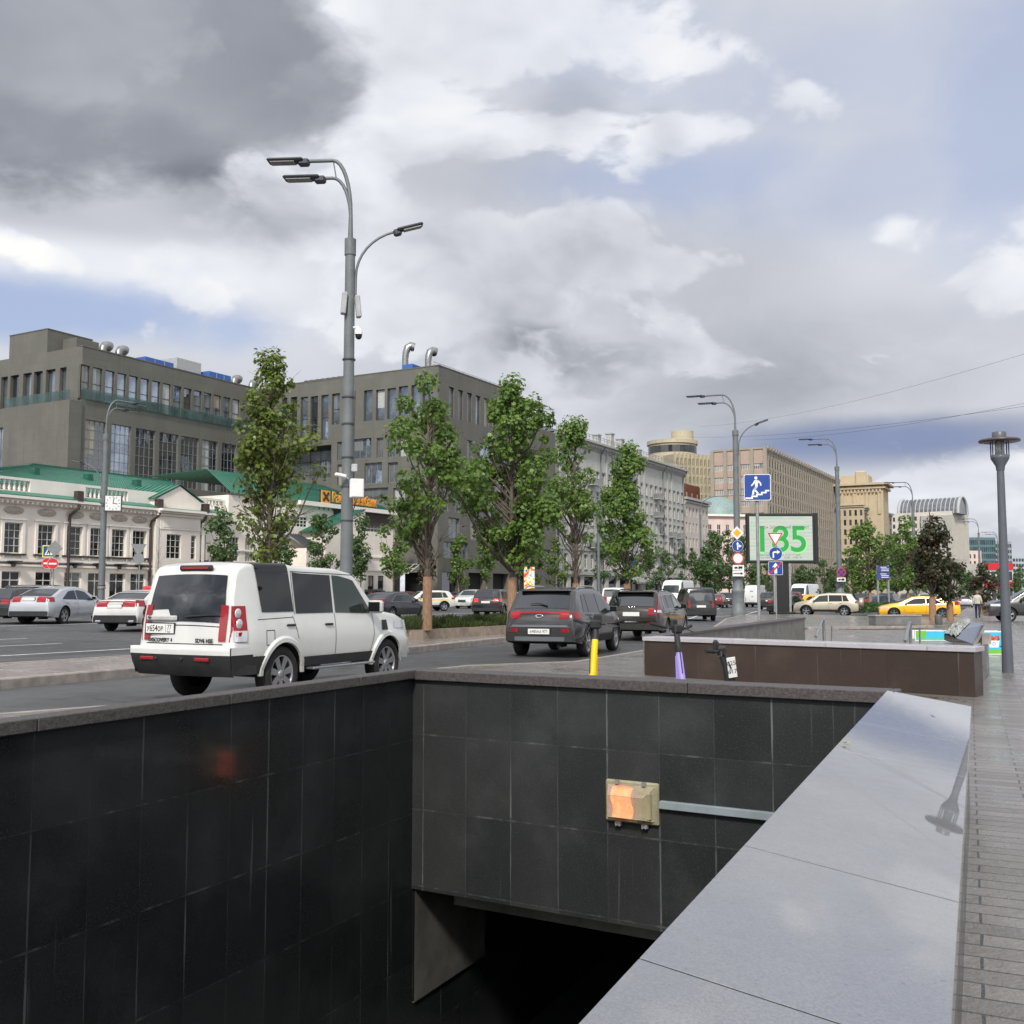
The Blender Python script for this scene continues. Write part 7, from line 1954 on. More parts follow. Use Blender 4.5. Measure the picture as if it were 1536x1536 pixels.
def at_rear(px, py, az, kind, scale=1.0, off=ROAD):
    """root location so that the middle of the tail stands on the ground at the pixel"""
    p = G(px, py, off); q = p + sv(az) * SPEC[kind]['L'] / 2 * scale; q.z = gz(q.x, q.y, off); return q
def at_front(px, py, az, kind, scale=1.0, off=ROAD):
    p = G(px, py, off); q = p - sv(az) * SPEC[kind]['L'] / 2 * scale; q.z = gz(q.x, q.y, off); return q
def at_y(px, y, off=ROAD):
    p = grd(px, y, off); return p

# ---- the white off-roader in front ----------------------------------------------------
azL = 27.0; fw, rt = sv(azL), sv(azL + 90)
corner = Vector((-3.74, 14.0, 0)); rear_mid = corner - rt * .93
loc = rear_mid + fw * 2.23; loc.z = gz(loc.x, loc.y, ROAD)
LR = Car('big boxy white off-roader parked beside the stairwell wall', 'off-roader', 'boxy', P_WHITE, loc, azL, (1, .957, 1.03), 2,
         opt=dict(spokes=7, notail=True, norear=True, plate=False, handles=[(2.12, 1.05), (1.18, 1.06)], handle_m=M_PLAS, mirror_m=P_WHITE, mirror_s=1.35, bump_h=.1))
c = LR
def fn(u, v):
    """tailgate glass: lower edge steps down on the right-hand two thirds"""
    uu = -.93 + 1.86 * u; zl = 1.27 if uu < -.42 else (1.27 - .17 * min(1, (uu + .42) / .14)); zl = max(zl, 1.10)
    z = zl + (1.74 - zl) * v; return c.end_pt(uu * (1 - .03 * v), z, False, .010)
MB().grid(fn, 40, 6, 0, True).build('rear_window', M_CGLR, c.root)
# roof-high black quarter glass
c.side('quarter_window', (.56, 1.28, .50, 1.24, 1.25, 1.79), M_CGL, .008, 8, 8)
def wrap_fn(sg):
    def fn(u, v):
        x = .44 + .74 * u; x += (1 - v) * .06; r_ = c.r; zt = c.T(x) - r_; yt = c.Y(x, zt) + .009
        if v < .25: z = zt - .06 + .06 * v / .25; return c.warp(x, sg * (c.Y(x, z) + .009), z)
        if v < .6: q = (v - .25) / .35 * math.pi / 2; return c.warp(x, sg * (yt - r_ * (1 - math.cos(q))), zt + r_ * math.sin(q) + .009)
        return c.warp(x, sg * (yt - r_) * (1 - (v - .6) / .4), c.T(x) + .034 - .025 * ((1 - (v - .6) / .4)) ** 2)
    return fn
for sg in (1, -1): MB().grid(wrap_fn(sg), 8, 20, 0, True, sg < 0).build('roof_glass_wrap', M_CGL, c.root)
# tail lights: red column, two round lamps, clear foot
M_TLB = mat('smoked_lamp_back', lin(120, 40, 44), .2, var=0, coat=1)
for sg in (1, -1):
    o = c.end('tail_light', .84 * sg if sg > 0 else -.995, .995 if sg > 0 else -.84, .86, 1.34, M_TAIL, False, .016, 4, 6)
    c.side('tail_light_side', (.0, .22, .03, .24, .86, 1.34), M_TAIL, .014, 5, 6, o, sg)
    c.side('tail_light_foot', (.01, .21, .02, .22, .865, 1.01), M_CLEAR, .019, 5, 3, o, sg)
    for z in (1.10, 1.24):
        x = .105; p = c.warp(x, sg * (c.Y(x, z) + .018), z)
        MB().lathe([(.068, 0), (.064, .01), (.04, .014), (0, .016)], 18, 0, Matrix.Rotation(sg * math.pi / 2, 4, 'Y')).build('round_lamp', M_CLEAR, o, p)
    p = c.warp(.1, sg * (c.Y(.1, .965) + .022), .965); MB().box((0, 0, 0), (.006, .07, .05), 0, None, .002).build('reversing_lamp', M_TAIL, o, p)
# fender flares, sills, bumper
c.arches(P_WHITE, .085, .035, 'fender_flare')
ax = c.axles(); ra = c.sp['r'] + .07
c.side('sill_trim', (ax[0] + ra, ax[1] - ra, ax[0] + ra, ax[1] - ra, .462, .60), M_PLAS, .014, 8, 3)
for sg in (1, -1):
    p0, p1 = c.warp(ax[0] + ra + .12, sg * (c.W / 2 + .02), .43), c.warp(ax[1] - ra - .1, sg * (c.W / 2 + .02), .43)
    MB().box(((p0[0] + p1[0]) / 2, (p0[1] + p1[1]) / 2, .43), (.16, p1[1] - p0[1], .035), 0, None, .012).build('running_board', M_RIM, c.root)
    c.side('bumper_side', (.0, ax[0] - ra + .03, .0, ax[0] - ra + .06, .42, .66), M_PLAS, .02, 5, 4, None, sg)
    x = 3.72; z = 1.0; q0 = c.side('side_vent', (3.62, 3.80, 3.64, 3.80, .92, 1.08), M_PLAS, .012, 3, 3, None, sg)
mb = MB()
mb.grid(lambda u, v: (lambda q: (q[0] * 1.03, q[1] - .12 + .0, .69 + .10 * v))(c.warp(0, (-1 + 2 * u) * .90, .7)), 14, 2)
mb.grid(lambda u, v: (lambda q: (q[0] * 1.03, q[1] - .12 + .16 * v, .79))(c.warp(0, (-1 + 2 * u) * .90, .7)), 14, 2)
mb.grid(lambda u, v: (lambda q: (q[0] * 1.03 * (1 - .04 * (1 - v)), q[1] - .115 + .13 * (1 - v) ** 2, .40 + .29 * v))(c.warp(0, (-1 + 2 * u) * .90, .7)), 14, 6, 1)
for sg in (1, -1):
    mb.quad((sg * .925, -2.33 - .1, .69), (sg * .94, -2.33 + .42, .69), (sg * .94, -2.33 + .42, .79), (sg * .925, -2.33 - .1, .79)); mb.quad((sg * .90, -2.33 - .05, .42), (sg * .94, -2.33 + .42, .42), (sg * .94, -2.33 + .42, .69), (sg * .925, -2.33 - .1, .69), 1)
mb.build('rear_bumper', [P_WHITE, M_PLAS], c.root, fix=True)
for u in (-.62, .52): 
    q = c.warp(0, u * .90, .7); MB().box((0, 0, 0), (.26, .02, .045), 0, None, .008).build('bumper_reflector', M_TAIL, c.root, (q[0], q[1] - .125, .63))
for u in (-.42, .12): q = c.warp(0, u * .9, .7); MB().lathe([(.022, 0), (.02, .01), (0, .012)], 10, 0, Matrix.Rotation(math.pi / 2, 4, 'X')).build('parking_sensor', M_PLAS, c.root, (q[0], q[1] - .125, .63))
# plate, handle bar and writing
def tail(u, z, off=.02): return Vector(c.end_pt(u, z, False, off))
p = tail(-.56, 1.0, .025)
o = MB().box((0, 0, 0), (.53, .014, .128), 0).box((0, .006, 0), (.565, .016, .155), 1).build('number_plate', [M_PLATE, M_PLAS], c.root, p)
text('х654ов', .125, M_KSGN, o, (-.085, -.0085, -.004), (math.pi / 2, 0, 0), 'plate_number', .0005, .80, bold=.001)
text('77', .10, M_KSGN, o, (.185, -.0085, .012), (math.pi / 2, 0, 0), 'plate_number', .0005, .8); text('RUS', .035, M_KSGN, o, (.175, -.0085, -.046), (math.pi / 2, 0, 0), 'plate_number', .0005)
MB().box((.118, -.0082, 0), (.006, .001, .11)).build('plate_rule', M_KSGN, o)
p = tail(-.52, 1.135, .035); MB().box((0, 0, 0), (.58, .035, .07), 0, None, .015).build('tailgate_handle', P_WHITE, c.root, p)
p = tail(-.80, 1.14, .065); MB().lathe([(.034, 0), (.03, .008), (0, .01)], 14, 0, Matrix.Rotation(math.pi / 2, 4, 'X') @ Matrix.Diagonal((1.2, .8, 1, 1))).build('oval_badge', M_GUN, c.root, p)
text('DISCOVERY 4', .075, M_KSGN, c.root, tail(-.55, .865, .012), (math.pi / 2, 0, 0), 'model_lettering', .002, 1.0, bold=.002)
text('SDV6 HSE', .075, M_KSGN, c.root, tail(.52, .865, .012), (math.pi / 2, 0, 0), 'model_lettering', .002, 1.0, bold=.002)
mb = MB()
for z, u0, u1 in ((1.045, -.3, .93), (.82, -.93, .93)):
    for i in range(10):
        a, b = c.end_pt(u0 + (u1 - u0) * i / 10, z, False, .006), c.end_pt(u0 + (u1 - u0) * (i + 1) / 10, z, False, .006); mb.quad(a, b, (b[0], b[1], b[2] + .011), (a[0], a[1], a[2] + .011))
mb.build('tailgate_seams', M_RIMD, c.root)
p = tail(.1, 1.815, .03); MB().box((0, 0, 0), (.62, .05, .075), 0, None, .02).box((0, -.024, 0), (.5, .012, .03), 1).build('high_brake_light', [M_PLAS, M_TAIL], c.root, p)
p = tail(.05, 1.15, .03); MB().tube([p, p + Vector((.30, -.01, .02)), p + Vector((.62, -.01, .03))], [.016, .012, .006], 6).build('rear_wiper', M_PLAS, c.root)
c.gaps([[(.46, 1.15), (1.26, 1.17)], [(.62, .8), (.62, 1.0), (.80, 1.0), (.80, .8), (.62, .8)], [(1.30, 1.2), (1.30, 1.82), (2.9, 1.79)]])

# ---- the other near cars ---------------------------------------------------------------
DX = Car('dark graphite crossover with full width tail light standing on the kerb', 'car', 'suv', P_GREY, at_rear(810, 987, 20, 'suv', 1.03), 20, (1.03, 1.03, 1.03), 2, opt=dict(tail_w=.34, tail_s=.34, clad=True, rails=True, plate_z=.62, bump_h=.30, rim=M_RIM))
c = DX; c.end('light_bar', -.7, .7, 1.02, 1.065, M_TAIL, False, .013); c.end('skid_plate', -.72, .72, .40, .50, M_GUN, False, .02); c.end('tail_trim_strip', -.95, .95, .73, .78, M_GUN, False, .013)
MB().box((0, 0, 0), (1.25, .22, .035), 0, None, .015).build('roof_spoiler', P_GREY, c.root, (0, -2.3 + .45, 1.60))
for z in (.64,):
    for sg in (1, -1): c.end('bumper_reflector', .66 * sg if sg > 0 else -.9, .9 if sg > 0 else -.66, z - .03, z + .05, M_TAIL, False, .018)
text('в485ма 977', .1, M_KSGN, c.plate, (0, -.009, -.004), (math.pi / 2, 0, 0), 'plate_number', .0005, .85)
p = c.end_pt(0, .96, False, .014); MB().lathe([(.11, 0), (.10, .01), (.07, .01), (.06, 0)], 18, 0, Matrix.Rotation(math.pi / 2, 4, 'X') @ Matrix.Diagonal((1, .42, 1, 1))).build('oval_badge', M_CHROME, c.root, p)
p = Vector(c.end_pt(.2, 1.2, False, .03)); MB().tube([p, p + Vector((-.22, .03, .06)), p + Vector((-.45, .03, .04))], [.02, .014, .008], 6).build('rear_wiper', M_PLAS, c.root)
VW = Car('dark bronze estate with tall red tail lights parked ahead of the crossover', 'car', 'wagon', P_BROWN, at_rear(948, 962, 21, 'wagon', 1.06), 21, (1.06, 1.06, 1.09), 2, opt=dict(notail=True, chrome=True, rails=True, plate_z=.82, rail_m=M_PLAS))
c = VW
for sg in (1, -1):
    o = c.end('tail_light', .74 if sg > 0 else -.99, .99 if sg > 0 else -.74, .80, 1.0, M_TAIL, False, .014, 4, 3); c.side('tail_light_side', (.0, .34, .05, .22, .80, 1.0), M_TAIL, .014, 4, 3, o, sg)
    c.side('tail_light_column', (.05, .2, .45, .54, 1.0, 1.44), M_TAIL, .014, 3, 6, o, sg); c.side('tail_light_lamp', (.02, .27, .04, .25, .88, .96), M_CLEAR, .02, 4, 3, o, sg)
    c.end('bumper_reflector', .6 if sg > 0 else -.9, .9 if sg > 0 else -.6, .52, .57, M_TAIL, False, .02)
MB().box((0, 0, 0), (1.2, .3, .04), 0, None, .015).build('roof_spoiler', P_BLACK, c.root, (0, -2.41 + .5, 1.51)); c.end('bumper_chrome', -.9, .9, .58, .61, M_CHROME, False, .018)
for k in (-1, 0, 1): MB().lathe([(.02, 0), (0, .01)], 8, 0, Matrix.Rotation(math.pi / 2, 4, 'X')).build('badge_letter', M_CHROME, c.root, c.end_pt(.12 * k, 1.0, False, .012))
Car('black passenger van seen from behind in the turning lane', 'van', 'van', P_BLACK, at_rear(1052, 932, 2, 'van'), 2, (1, 1, 1.02), 2, opt=dict(tail_w=.16, tail_s=.1, plate_z=.83, chrome=False, bump_h=.3, front_glass=M_CGL))
OC = Car('silver liftback seen from behind at the far left', 'car', 'liftback', P_SILV, at_rear(42, 937, 7, 'liftback', 1.12), 7, (1.12, 1.12, 1.14), 2, opt=dict(tail_w=.52, tail_s=.34, plate_z=.95, rim=M_RIMD if False else M_RIM))
TX = Car('white taxi with orange stripe and red roof light behind the off-roader', 'taxi', 'sedan', P_WHITE, at_rear(172, 948, 10, 'sedan', 1.08), 10, (1.08, 1.08, 1.08), 2, opt=dict(tail_w=.62, tail_s=.4, plate_z=.88, bump_h=.30))
c = TX; c.side('taxi_stripe', (.35, 3.9, .35, 3.9, .80, .90), mat('taxi_orange', lin(244, 160, 40), .4, var=0), .006, 10, 2); c.end('tail_bar', -.5, .5, 1.0, 1.03, M_TAIL, False, .014)
o = MB().box((0, 0, 0), (.42, .2, .13), 0, None, .05).build('roof_light', mat('red_roof_light', lin(214, 52, 56), .4, var=0), c.root, (0, -.3, 1.53))
for sg in (1, -1): MB().box((0, 0, 0), (.22, .08, .09), 0, None, .03).build('exhaust_tip', M_CHROME, c.root, (sg * .62, -2.5, .36))
B5 = Car('navy black saloon with red tail lights behind the lamp post', 'car', 'sedan', P_NAVY, at_rear(549, 931, 27, 'sedan', 1.05), 27, (1.05, 1.05, 1.07), 2, opt=dict(tail_w=.45, tail_s=.35, plate_z=.93, chrome=True))
X3 = Car('black crossover with lit red tail lights left of the full maple trunk', 'car', 'suv', P_BLACK, at_rear(729, 926.5, 12, 'suv', 1.02), 12, (1.04, 1.04, 1.06), 2, opt=dict(tail_w=.36, tail_s=.25, plate_z=.90, tail=M_TAILON, clad=True))
Car('black estate with one big red tail light above the navy saloon', 'car', 'wagon', P_BLACK, at_rear(545, 908, 24, 'wagon', 1.1), 24, (1.1, 1.1, 1.15), 2, opt=dict(tail_w=.2, tail_s=.3, chrome=True, rails=True, plate_z=.85))
WT = Car('white and yellow taxi crossover facing left behind the open maple trunk', 'taxi', 'suv', P_WHITE, at_y(638, 84), 246, (1, 1, 1), 2, opt=dict(clad=True)); WT.side('taxi_stripe', (.3, 3.4, .3, 3.4, .86, .98), mat('taxi_yellow_stripe', lin(246, 206, 40), .4, var=0), .006, 8, 2)
RV = Car('champagne crossover with spare wheel on its tailgate facing left', 'car', 'suv', P_CHAMP, at_y(1240, 77), -66, (1, 1, 1.02), 2, opt=dict(tail_w=.2, tail_s=.2, clad=True, plate_z=.6))
MB().lathe([(0, .2), (.27, .2), (.34, .15), (.36, .05), (.36, -.1), (0, -.1)], 22, 0, Matrix.Rotation(math.pi / 2, 4, 'X')).build('spare_wheel', P_CHAMP, RV.root, (-.1, -2.42, .98))
YC = Car('bright yellow saloon facing left behind the grey stone bench', 'car', 'sedan', P_YEL, at_y(1377, 72), -74, (1.06, 1.06, 1.06), 2, opt=dict(tail_w=.3, rim=M_GUN))
DS = Car('dark grey crossover cut by the right edge facing left', 'car', 'suv', P_DGREY, at_y(1552, 58, 0), -74, (1.1, 1.1, 1.12), 2, opt=dict(clad=True, rails=True, chrome=True))
WV = Car('tall white delivery van with closed rear doors behind the underpass sign', 'van', 'lcv', P_VANW, at_rear(1128, 911, 24, 'lcv'), 24, (1, 1, 1), 2, opt=dict(norear=True, tail_w=.1, tail_s=.06, plate_z=.75, handle_m=M_PLAS))
c = WV; mb = MB()
a, b = c.end_pt(0, .75, False, .004), c.end_pt(0, 2.45, False, .004); mb.quad((a[0] - .008, a[1], a[2]), (a[0] + .008, a[1], a[2]), (b[0] + .008, b[1], b[2]), (b[0] - .008, b[1], b[2])); mb.build('door_seam', M_RIMD, c.root)
for u, z in ((.1, 1.25), (-.1, 1.9), (.1, 1.9)): MB().box((0, 0, 0), (.2, .03, .07), 0, None, .01).build('door_latch', M_PLAS, c.root, c.end_pt(u, z, False, .012))
Car('dark crossover half hidden by the billboard pylon', 'car', 'suv', P_DGREY, at_rear(1153, 915, 16, 'suv', 1.04), 16, (1.04, 1.04, 1.08), 2, opt=dict(tail_w=.2, plate_z=.85, clad=True, chrome=True))
Car('dark grey crossover just left of the ornate lamp base', 'car', 'suv', P_DGREY, at_rear(1091, 911, 10, 'suv', 1.0), 10, (1, 1, 1.04), 2, opt=dict(tail_w=.3, plate_z=.8, clad=True))
Car('black hatchback cut by the left edge behind the silver liftback', 'car', 'suv', P_BLACK, at_rear(-10, 936, 10, 'suv', 1.0), 10, (1, 1, .96), 2, opt=dict(clad=True))
Car('dark saloon whose long roof shows above the silver liftback', 'car', 'van', P_NAVY, at_y(72, 66), 82, (1.0, 1.0, .95), 2)
Car('light car showing only its roof behind the white taxi', 'car', 'liftback', P_SILV, at_rear(205, 925, 14, 'liftback'), 14, (1.05, 1.05, 1.1), 1)
# ---- traffic further away
FAR = [('white van seen from behind right of the slender maple trunk', 'van', 'van', P_VANW, 928, 92, 20), ('white saloon with blue tinted rear window beside the white van', 'car', 'sedan', P_WHITE, 978, 84, 24), ('white high roofed van coming towards the viewer', 'van', 'lcv', P_VANW, 1016, 100, 205),
 ('dark red car behind the crossover roof', 'car', 'liftback', P_RED, 870, 82, 24), ('grey car between the crossover roof and the thin maple trunk', 'car', 'suv', P_MID, 850, 104, 22), ('silver saloon behind the black crossover', 'car', 'sedan', P_SILV, 802, 98, 26), ('pale car at the foot of the bright poster', 'car', 'liftback', P_SILV, 782, 112, 26),
 ('white hatchback left of the black crossover roof', 'car', 'suv', P_WHITE, 708, 98, 200), ('dark grey car parked in front of the office garages', 'car', 'sedan', P_MID, 690, 112, 30), ('maroon car at the bank wing corner', 'car', 'sedan', P_RED, 612, 106, 40), ('black car below the bright poster', 'car', 'suv', P_DGREY, 822, 118, 24),
 ('pale red car right of the black van', 'car', 'sedan', P_RED, 1076, 118, 20), ('white car under the leafy trees by the lamp', 'car', 'sedan', P_WHITE, 1066, 132, 200), ('dark red crossover right of the billboard pylon', 'car', 'suv', P_RED, 1188, 88, 18), ('black car at the pylon foot', 'car', 'sedan', P_BLACK, 1180, 80, 30),
 ('orange taxi behind the champagne crossover bonnet', 'taxi', 'sedan', P_YEL, 1214, 104, 60), ('white coach-like van far right of the pylon', 'van', 'lcv', P_VANW, 1206, 125, 215), ('white saloon above the champagne crossover roof', 'car', 'sedan', P_WHITE, 1232, 118, 40), ('silver car behind the second lamp base', 'car', 'liftback', P_SILV, 1258, 124, 30),
 ('blue crossover behind the low hedge', 'car', 'suv', P_BLUE, 1300, 108, 30), ('dark blue saloon behind the hedge and direction board', 'car', 'sedan', P_BLUE, 1318, 100, 60), ('black crossover right of the direction board posts', 'car', 'suv', P_BLACK, 1332, 106, 30), ('mid grey crossover behind the yellow roof', 'car', 'suv', P_MID, 1362, 112, 200),
 ('yellow taxi far behind the yellow saloon', 'taxi', 'liftback', P_YEL, 1364, 122, 40), ('white car with dark screen between the green trees', 'car', 'suv', P_WHITE, 1388, 120, 200), ('red car left of the withered trees', 'car', 'sedan', P_RED, 1284, 118, 30), ('silver liftback right of the withered trees', 'car', 'liftback', P_SILV, 1447, 130, 24), ('white car far along the road beside the pedestrian', 'car', 'sedan', P_WHITE, 1457, 160, 205), ('grey crossover far along the road', 'car', 'suv', P_MID, 1452, 190, 24), ('white van far along the road', 'van', 'van', P_VANW, 1468, 220, 205),
 ('black saloon behind the blue ahead sign', 'car', 'sedan', P_BLACK, 955, 104, 24), ('dark car in the middle of the far junction', 'car', 'suv', P_NAVY, 1270, 110, 26), ('silver crossover at the far junction left of the hedge', 'car', 'suv', P_SILV, 1246, 136, 200), ('grey saloon by the far pavement planter', 'car', 'sedan', P_DGREY, 742, 118, 30), ('white crossover on the far lane behind the airy maple', 'car', 'suv', P_WHITE, 450, 92, 30), ('dark blue car on the far lane under the bank wing', 'car', 'sedan', P_BLUE, 500, 96, 30)]
for lab, cat, kind, pm, px, y, az in FAR:
    Car(lab, cat, kind, pm, at_y(px, y), az, (1.04, 1.04, 1.08), 1, group=None, name='van' if cat == 'van' else 'car_in_traffic', opt=dict(norear=False))

# ------------------------------------------------------------------ small things near the camera
# bulkhead lamp on the end wall
pW = Plane((wl1.x, wl1.y), math.degrees(math.atan2(wd.x, wd.y)))
u0, z1_ = pW.uz(911, 1169); u1, z1b = pW.uz(990, 1177); _, z0_ = pW.uz(911, 1229)
w, h = u1 - u0, z1_ - z0_ + .01; rz = math.atan2(wd.y, wd.x)
BL = thing('bulkhead_lamp', 'lit orange and clear wall lamp in a box on the dark end wall', 'lamp', pW.P(u0, z0_, .002))
BLM = lambda o: o
def bl(mb, name, m): o = mb.build(name, m, BL, (0, 0, 0), (0, 0, rz)); return o
M_BOX = mat('weathered_lamp_housing', lin(150, 146, 118), .5, var=.2, vs=12)
mb = MB(); mb.box((w / 2, -.02, h / 2), (w, .04, h), 0, None, .012); bl(mb, 'housing', M_BOX)
m, t, bs, co = mat_nodes('lamp_cover')
bs.inputs['Base Color'].default_value = (.58, .50, .40, 1); bs.inputs['Roughness'].default_value = .1
tr = nd(t, 'ShaderNodeBsdfTransparent', {0: (.95, .92, .82, 1)}); fz = ma(t, 'ADD', .38, ma(t, 'MULTIPLY', sstep(t, noise(t, co, 9, 4, .6), .4, .7), .16))
mx = nd(t, 'ShaderNodeMixShader', {0: fz}); t.links.new(tr.outputs[0], mx.inputs[1]); t.links.new(bs.outputs[0], mx.inputs[2]); t.links.new(mx.outputs[0], t.nodes['Material Output'].inputs[0])
# lit tube with its reflector behind the cover, and the ballast compartment beside it
mt, t, bs, co = mat_nodes('glowing_tube')
g = noise(t, co, 14, 3, .6); t.links.new(mixc(t, sstep(t, g, .35, .65), (1.0, .10, .015), (1.0, .19, .05)), bs.inputs['Emission Color']); bs.inputs['Emission Strength'].default_value = 3.0; bs.inputs['Base Color'].default_value = (.4, .1, .03, 1)
mb = MB(); mb.grid(lambda u, v: (w * (.13 + .38 * u) + .012 * math.sin(v * 7), -.045 - .028 * math.sin(math.pi * u), h * (.12 + .72 * v)), 10, 8); bl(mb, 'tube', mt)
mr, t, bs, co = mat_nodes('lamp_reflector')
xx = nd(t, 'ShaderNodeSeparateXYZ', {0: co}).outputs[0]
bs.inputs['Base Color'].default_value = (.35, .28, .2, 1); bs.inputs['Roughness'].default_value = .3
mb = MB(); mb.box((w * .30, -.042, h * .5), (w * .52, .006, h * .84)); bl(mb, 'reflector', mr)
mb = MB(); mb.box((w * .76, -.06, h * .46), (w * .26, .05, h * .66), 0, None, .01); bl(mb, 'ballast_box', mat('ballast_cream', lin(150, 144, 108), .5, var=.15))
mb = MB(); e = .03; d_ = .11; ix, iz0, iz1 = .075, .05, .11
a = [(e, -.04, e), (w - e, -.04, e), (w - e, -.04, h - e), (e, -.04, h - e)]; b = [(e + .02, -d_, iz0), (w - e - ix, -d_, iz0), (w - e - ix, -d_, h - iz1), (e + .02, -d_, h - iz1)]
mb.add(a + b, [(4, 5, 6, 7), (0, 1, 5, 4), (1, 2, 6, 5), (2, 3, 7, 6), (3, 0, 4, 7)])
bl(mb, 'cover', m)
for x in (w * .24, w * .74):
    bl(MB().box((x, -.05, h - .012), (.03, .02, .03)), 'clip', M_GALV); mb = MB(); mb.box((x, -.03, -.012), (.05, .03, .03)); mb.tube([(x - .015, -.05, -.03), (x - .015, -.05, .0)], .006, 6); mb.tube([(x + .015, -.05, -.03), (x + .015, -.05, .0)], .006, 6); bl(mb, 'hinge', M_GALV)
mb = MB()
for (p, q) in zip(b, b[1:] + b[:1]): mb.tube([p, q], .0024, 5)
for p, q in zip(a, b): mb.tube([p, q], .0024, 5)
bl(mb, 'cover_edges', mat('lamp_cover_edge', lin(176, 160, 124), .4, var=0))
ca, za = pW.uz(991, 1206); cb, zb_ = pW.uz(1240, 1231)
cw = pW.P(ca + .005, za, .0); CD = thing('cable_duct', 'grey square cable duct running right from the wall lamp', 'cable duct', cw)
mb = MB(); Lc = min(cb, L2 - .1) - ca
mb.box((Lc / 2, -.022, 0), (Lc, .044, .062), 0, None, .004); mb.box((Lc / 2, -.047, .0), (Lc, .004, .05), 0); mb.build('trunking', mat('grey_plastic_duct', lin(132, 142, 146), .5, var=.12, vs=3), CD, (0, 0, 0), (0, 0, rz))

# kick scooters
def scooter(label, foot, az, stem_m, H=1.18, lean=0.0, bar_az=None, deck=True, yel=.62):
    r = thing('kick_scooter', label, 'kick scooter', foot, az); r.rotation_euler = (0, R(lean), -R(az))
    top = Vector((0, -.12, H)); bot = Vector((0, .08, .22))
    MB().tube([bot, bot.lerp(top, yel)], [.048, .04], 14).build('stem', stem_m, r)
    MB().box((0, 0, 0), (.085, .10, .34), 0, None, .03).build('battery_pack', stem_m, r, bot.lerp(top, .38) + Vector((0, -.03, 0)), (.12, 0, 0))
    MB().tube([bot.lerp(top, yel), top], [.042, .034], 12).build('stem_neck', M_PLAS, r)
    mb = MB(); mb.tube([top + Vector((-.32, -.10, .05)), top + Vector((-.2, -.02, .02)), top, top + Vector((.2, -.02, .02)), top + Vector((.32, -.10, .05))], .015, 8); mb.build('handlebar', M_PLAS, r)
    mb = MB(); mb.box((0, .02, .0), (.13, .1, .11), 0, None, .02); mb.box((.0, -.05, .06), (.1, .05, .12), 0, None, .015); mb.build('display_unit', M_PLAS, r, top)
    for sg in (1, -1):
        mb = MB(); mb.tube([(sg * .2, -.03, .02), (sg * .33, -.105, .052)], .021, 8); mb.build('grip', M_TYRE, r, top)
        mb = MB(); mb.tube([(sg * .13, .03, .01), (sg * .22, .05, -.02), (sg * .29, .01, -.02)], .008, 6); mb.build('brake_lever', M_FR_D, r, top)
    MB().tube([top + Vector((.05, .05, 0)), top + Vector((.12, .14, -.18)), top.lerp(bot, .35) + Vector((.03, .06, 0)), top.lerp(bot, .7) + Vector((.02, .05, 0))], .007, 6).build('cable', M_PLAS, r)
    MB().box((0, -.42, .16), (.17, .72, .05), 0, None, .02).build('deck', M_PLAS, r)
    for yy in (.17, -.86):
        o = MB().lathe([(.07, -.03), (.115, -.03), (.125, -.01), (.125, .01), (.115, .03), (.07, .03)], 20, 0, Matrix.Rotation(math.pi / 2, 4, 'Y')).build('wheel', M_TYRE, r, (0, yy, .125)); MB().lathe([(.072, -.02), (0, -.02)], 16, 0, Matrix.Rotation(math.pi / 2, 4, 'Y')).build('hub', M_GUN, o)
    for yy in (.17,): MB().tube([(0, yy, .13), (.0, .1, .3)], .03, 8).build('fork', M_PLAS, r)
    MB().box((0, -.86, .27), (.09, .24, .02), 0, None, .008).build('mudguard', M_PLAS, r)
    return r
M_SY = mat('yellow_scooter_paint', lin(246, 200, 20), .35, var=.06); M_SV = mat('lilac_scooter_paint', lin(158, 144, 214), .35, var=.06)
def sfoot(px, y): return grd(px, y, 0)
scooter('yellow kick scooter standing behind the low stairwell coping', sfoot(889, 12.6), 205, M_SY, 1.06, 0, yel=.78)
scooter('lilac kick scooter leaning in front of the brown parapet', sfoot(1016, 13.0), 150, M_SV, 1.0, -4)
s3 = scooter('black kick scooter with small white number tag right of the lilac one', sfoot(1096, 12.0), 110, M_PLAS, .80, 7)
o = MB().box((0, 0, 0), (.10, .012, .24), 0, None, .003).build('number_tag', M_WSGN, s3, (.07, .02, .62), (.1, -.12, -R(110) * -1 + R(0)))
for i, tx in enumerate(('025', '617')): text(tx, .07, M_KSGN, o, (0, -.007, .05 - .1 * i), (math.pi / 2, 0, 0), 'tag_number', .0005)

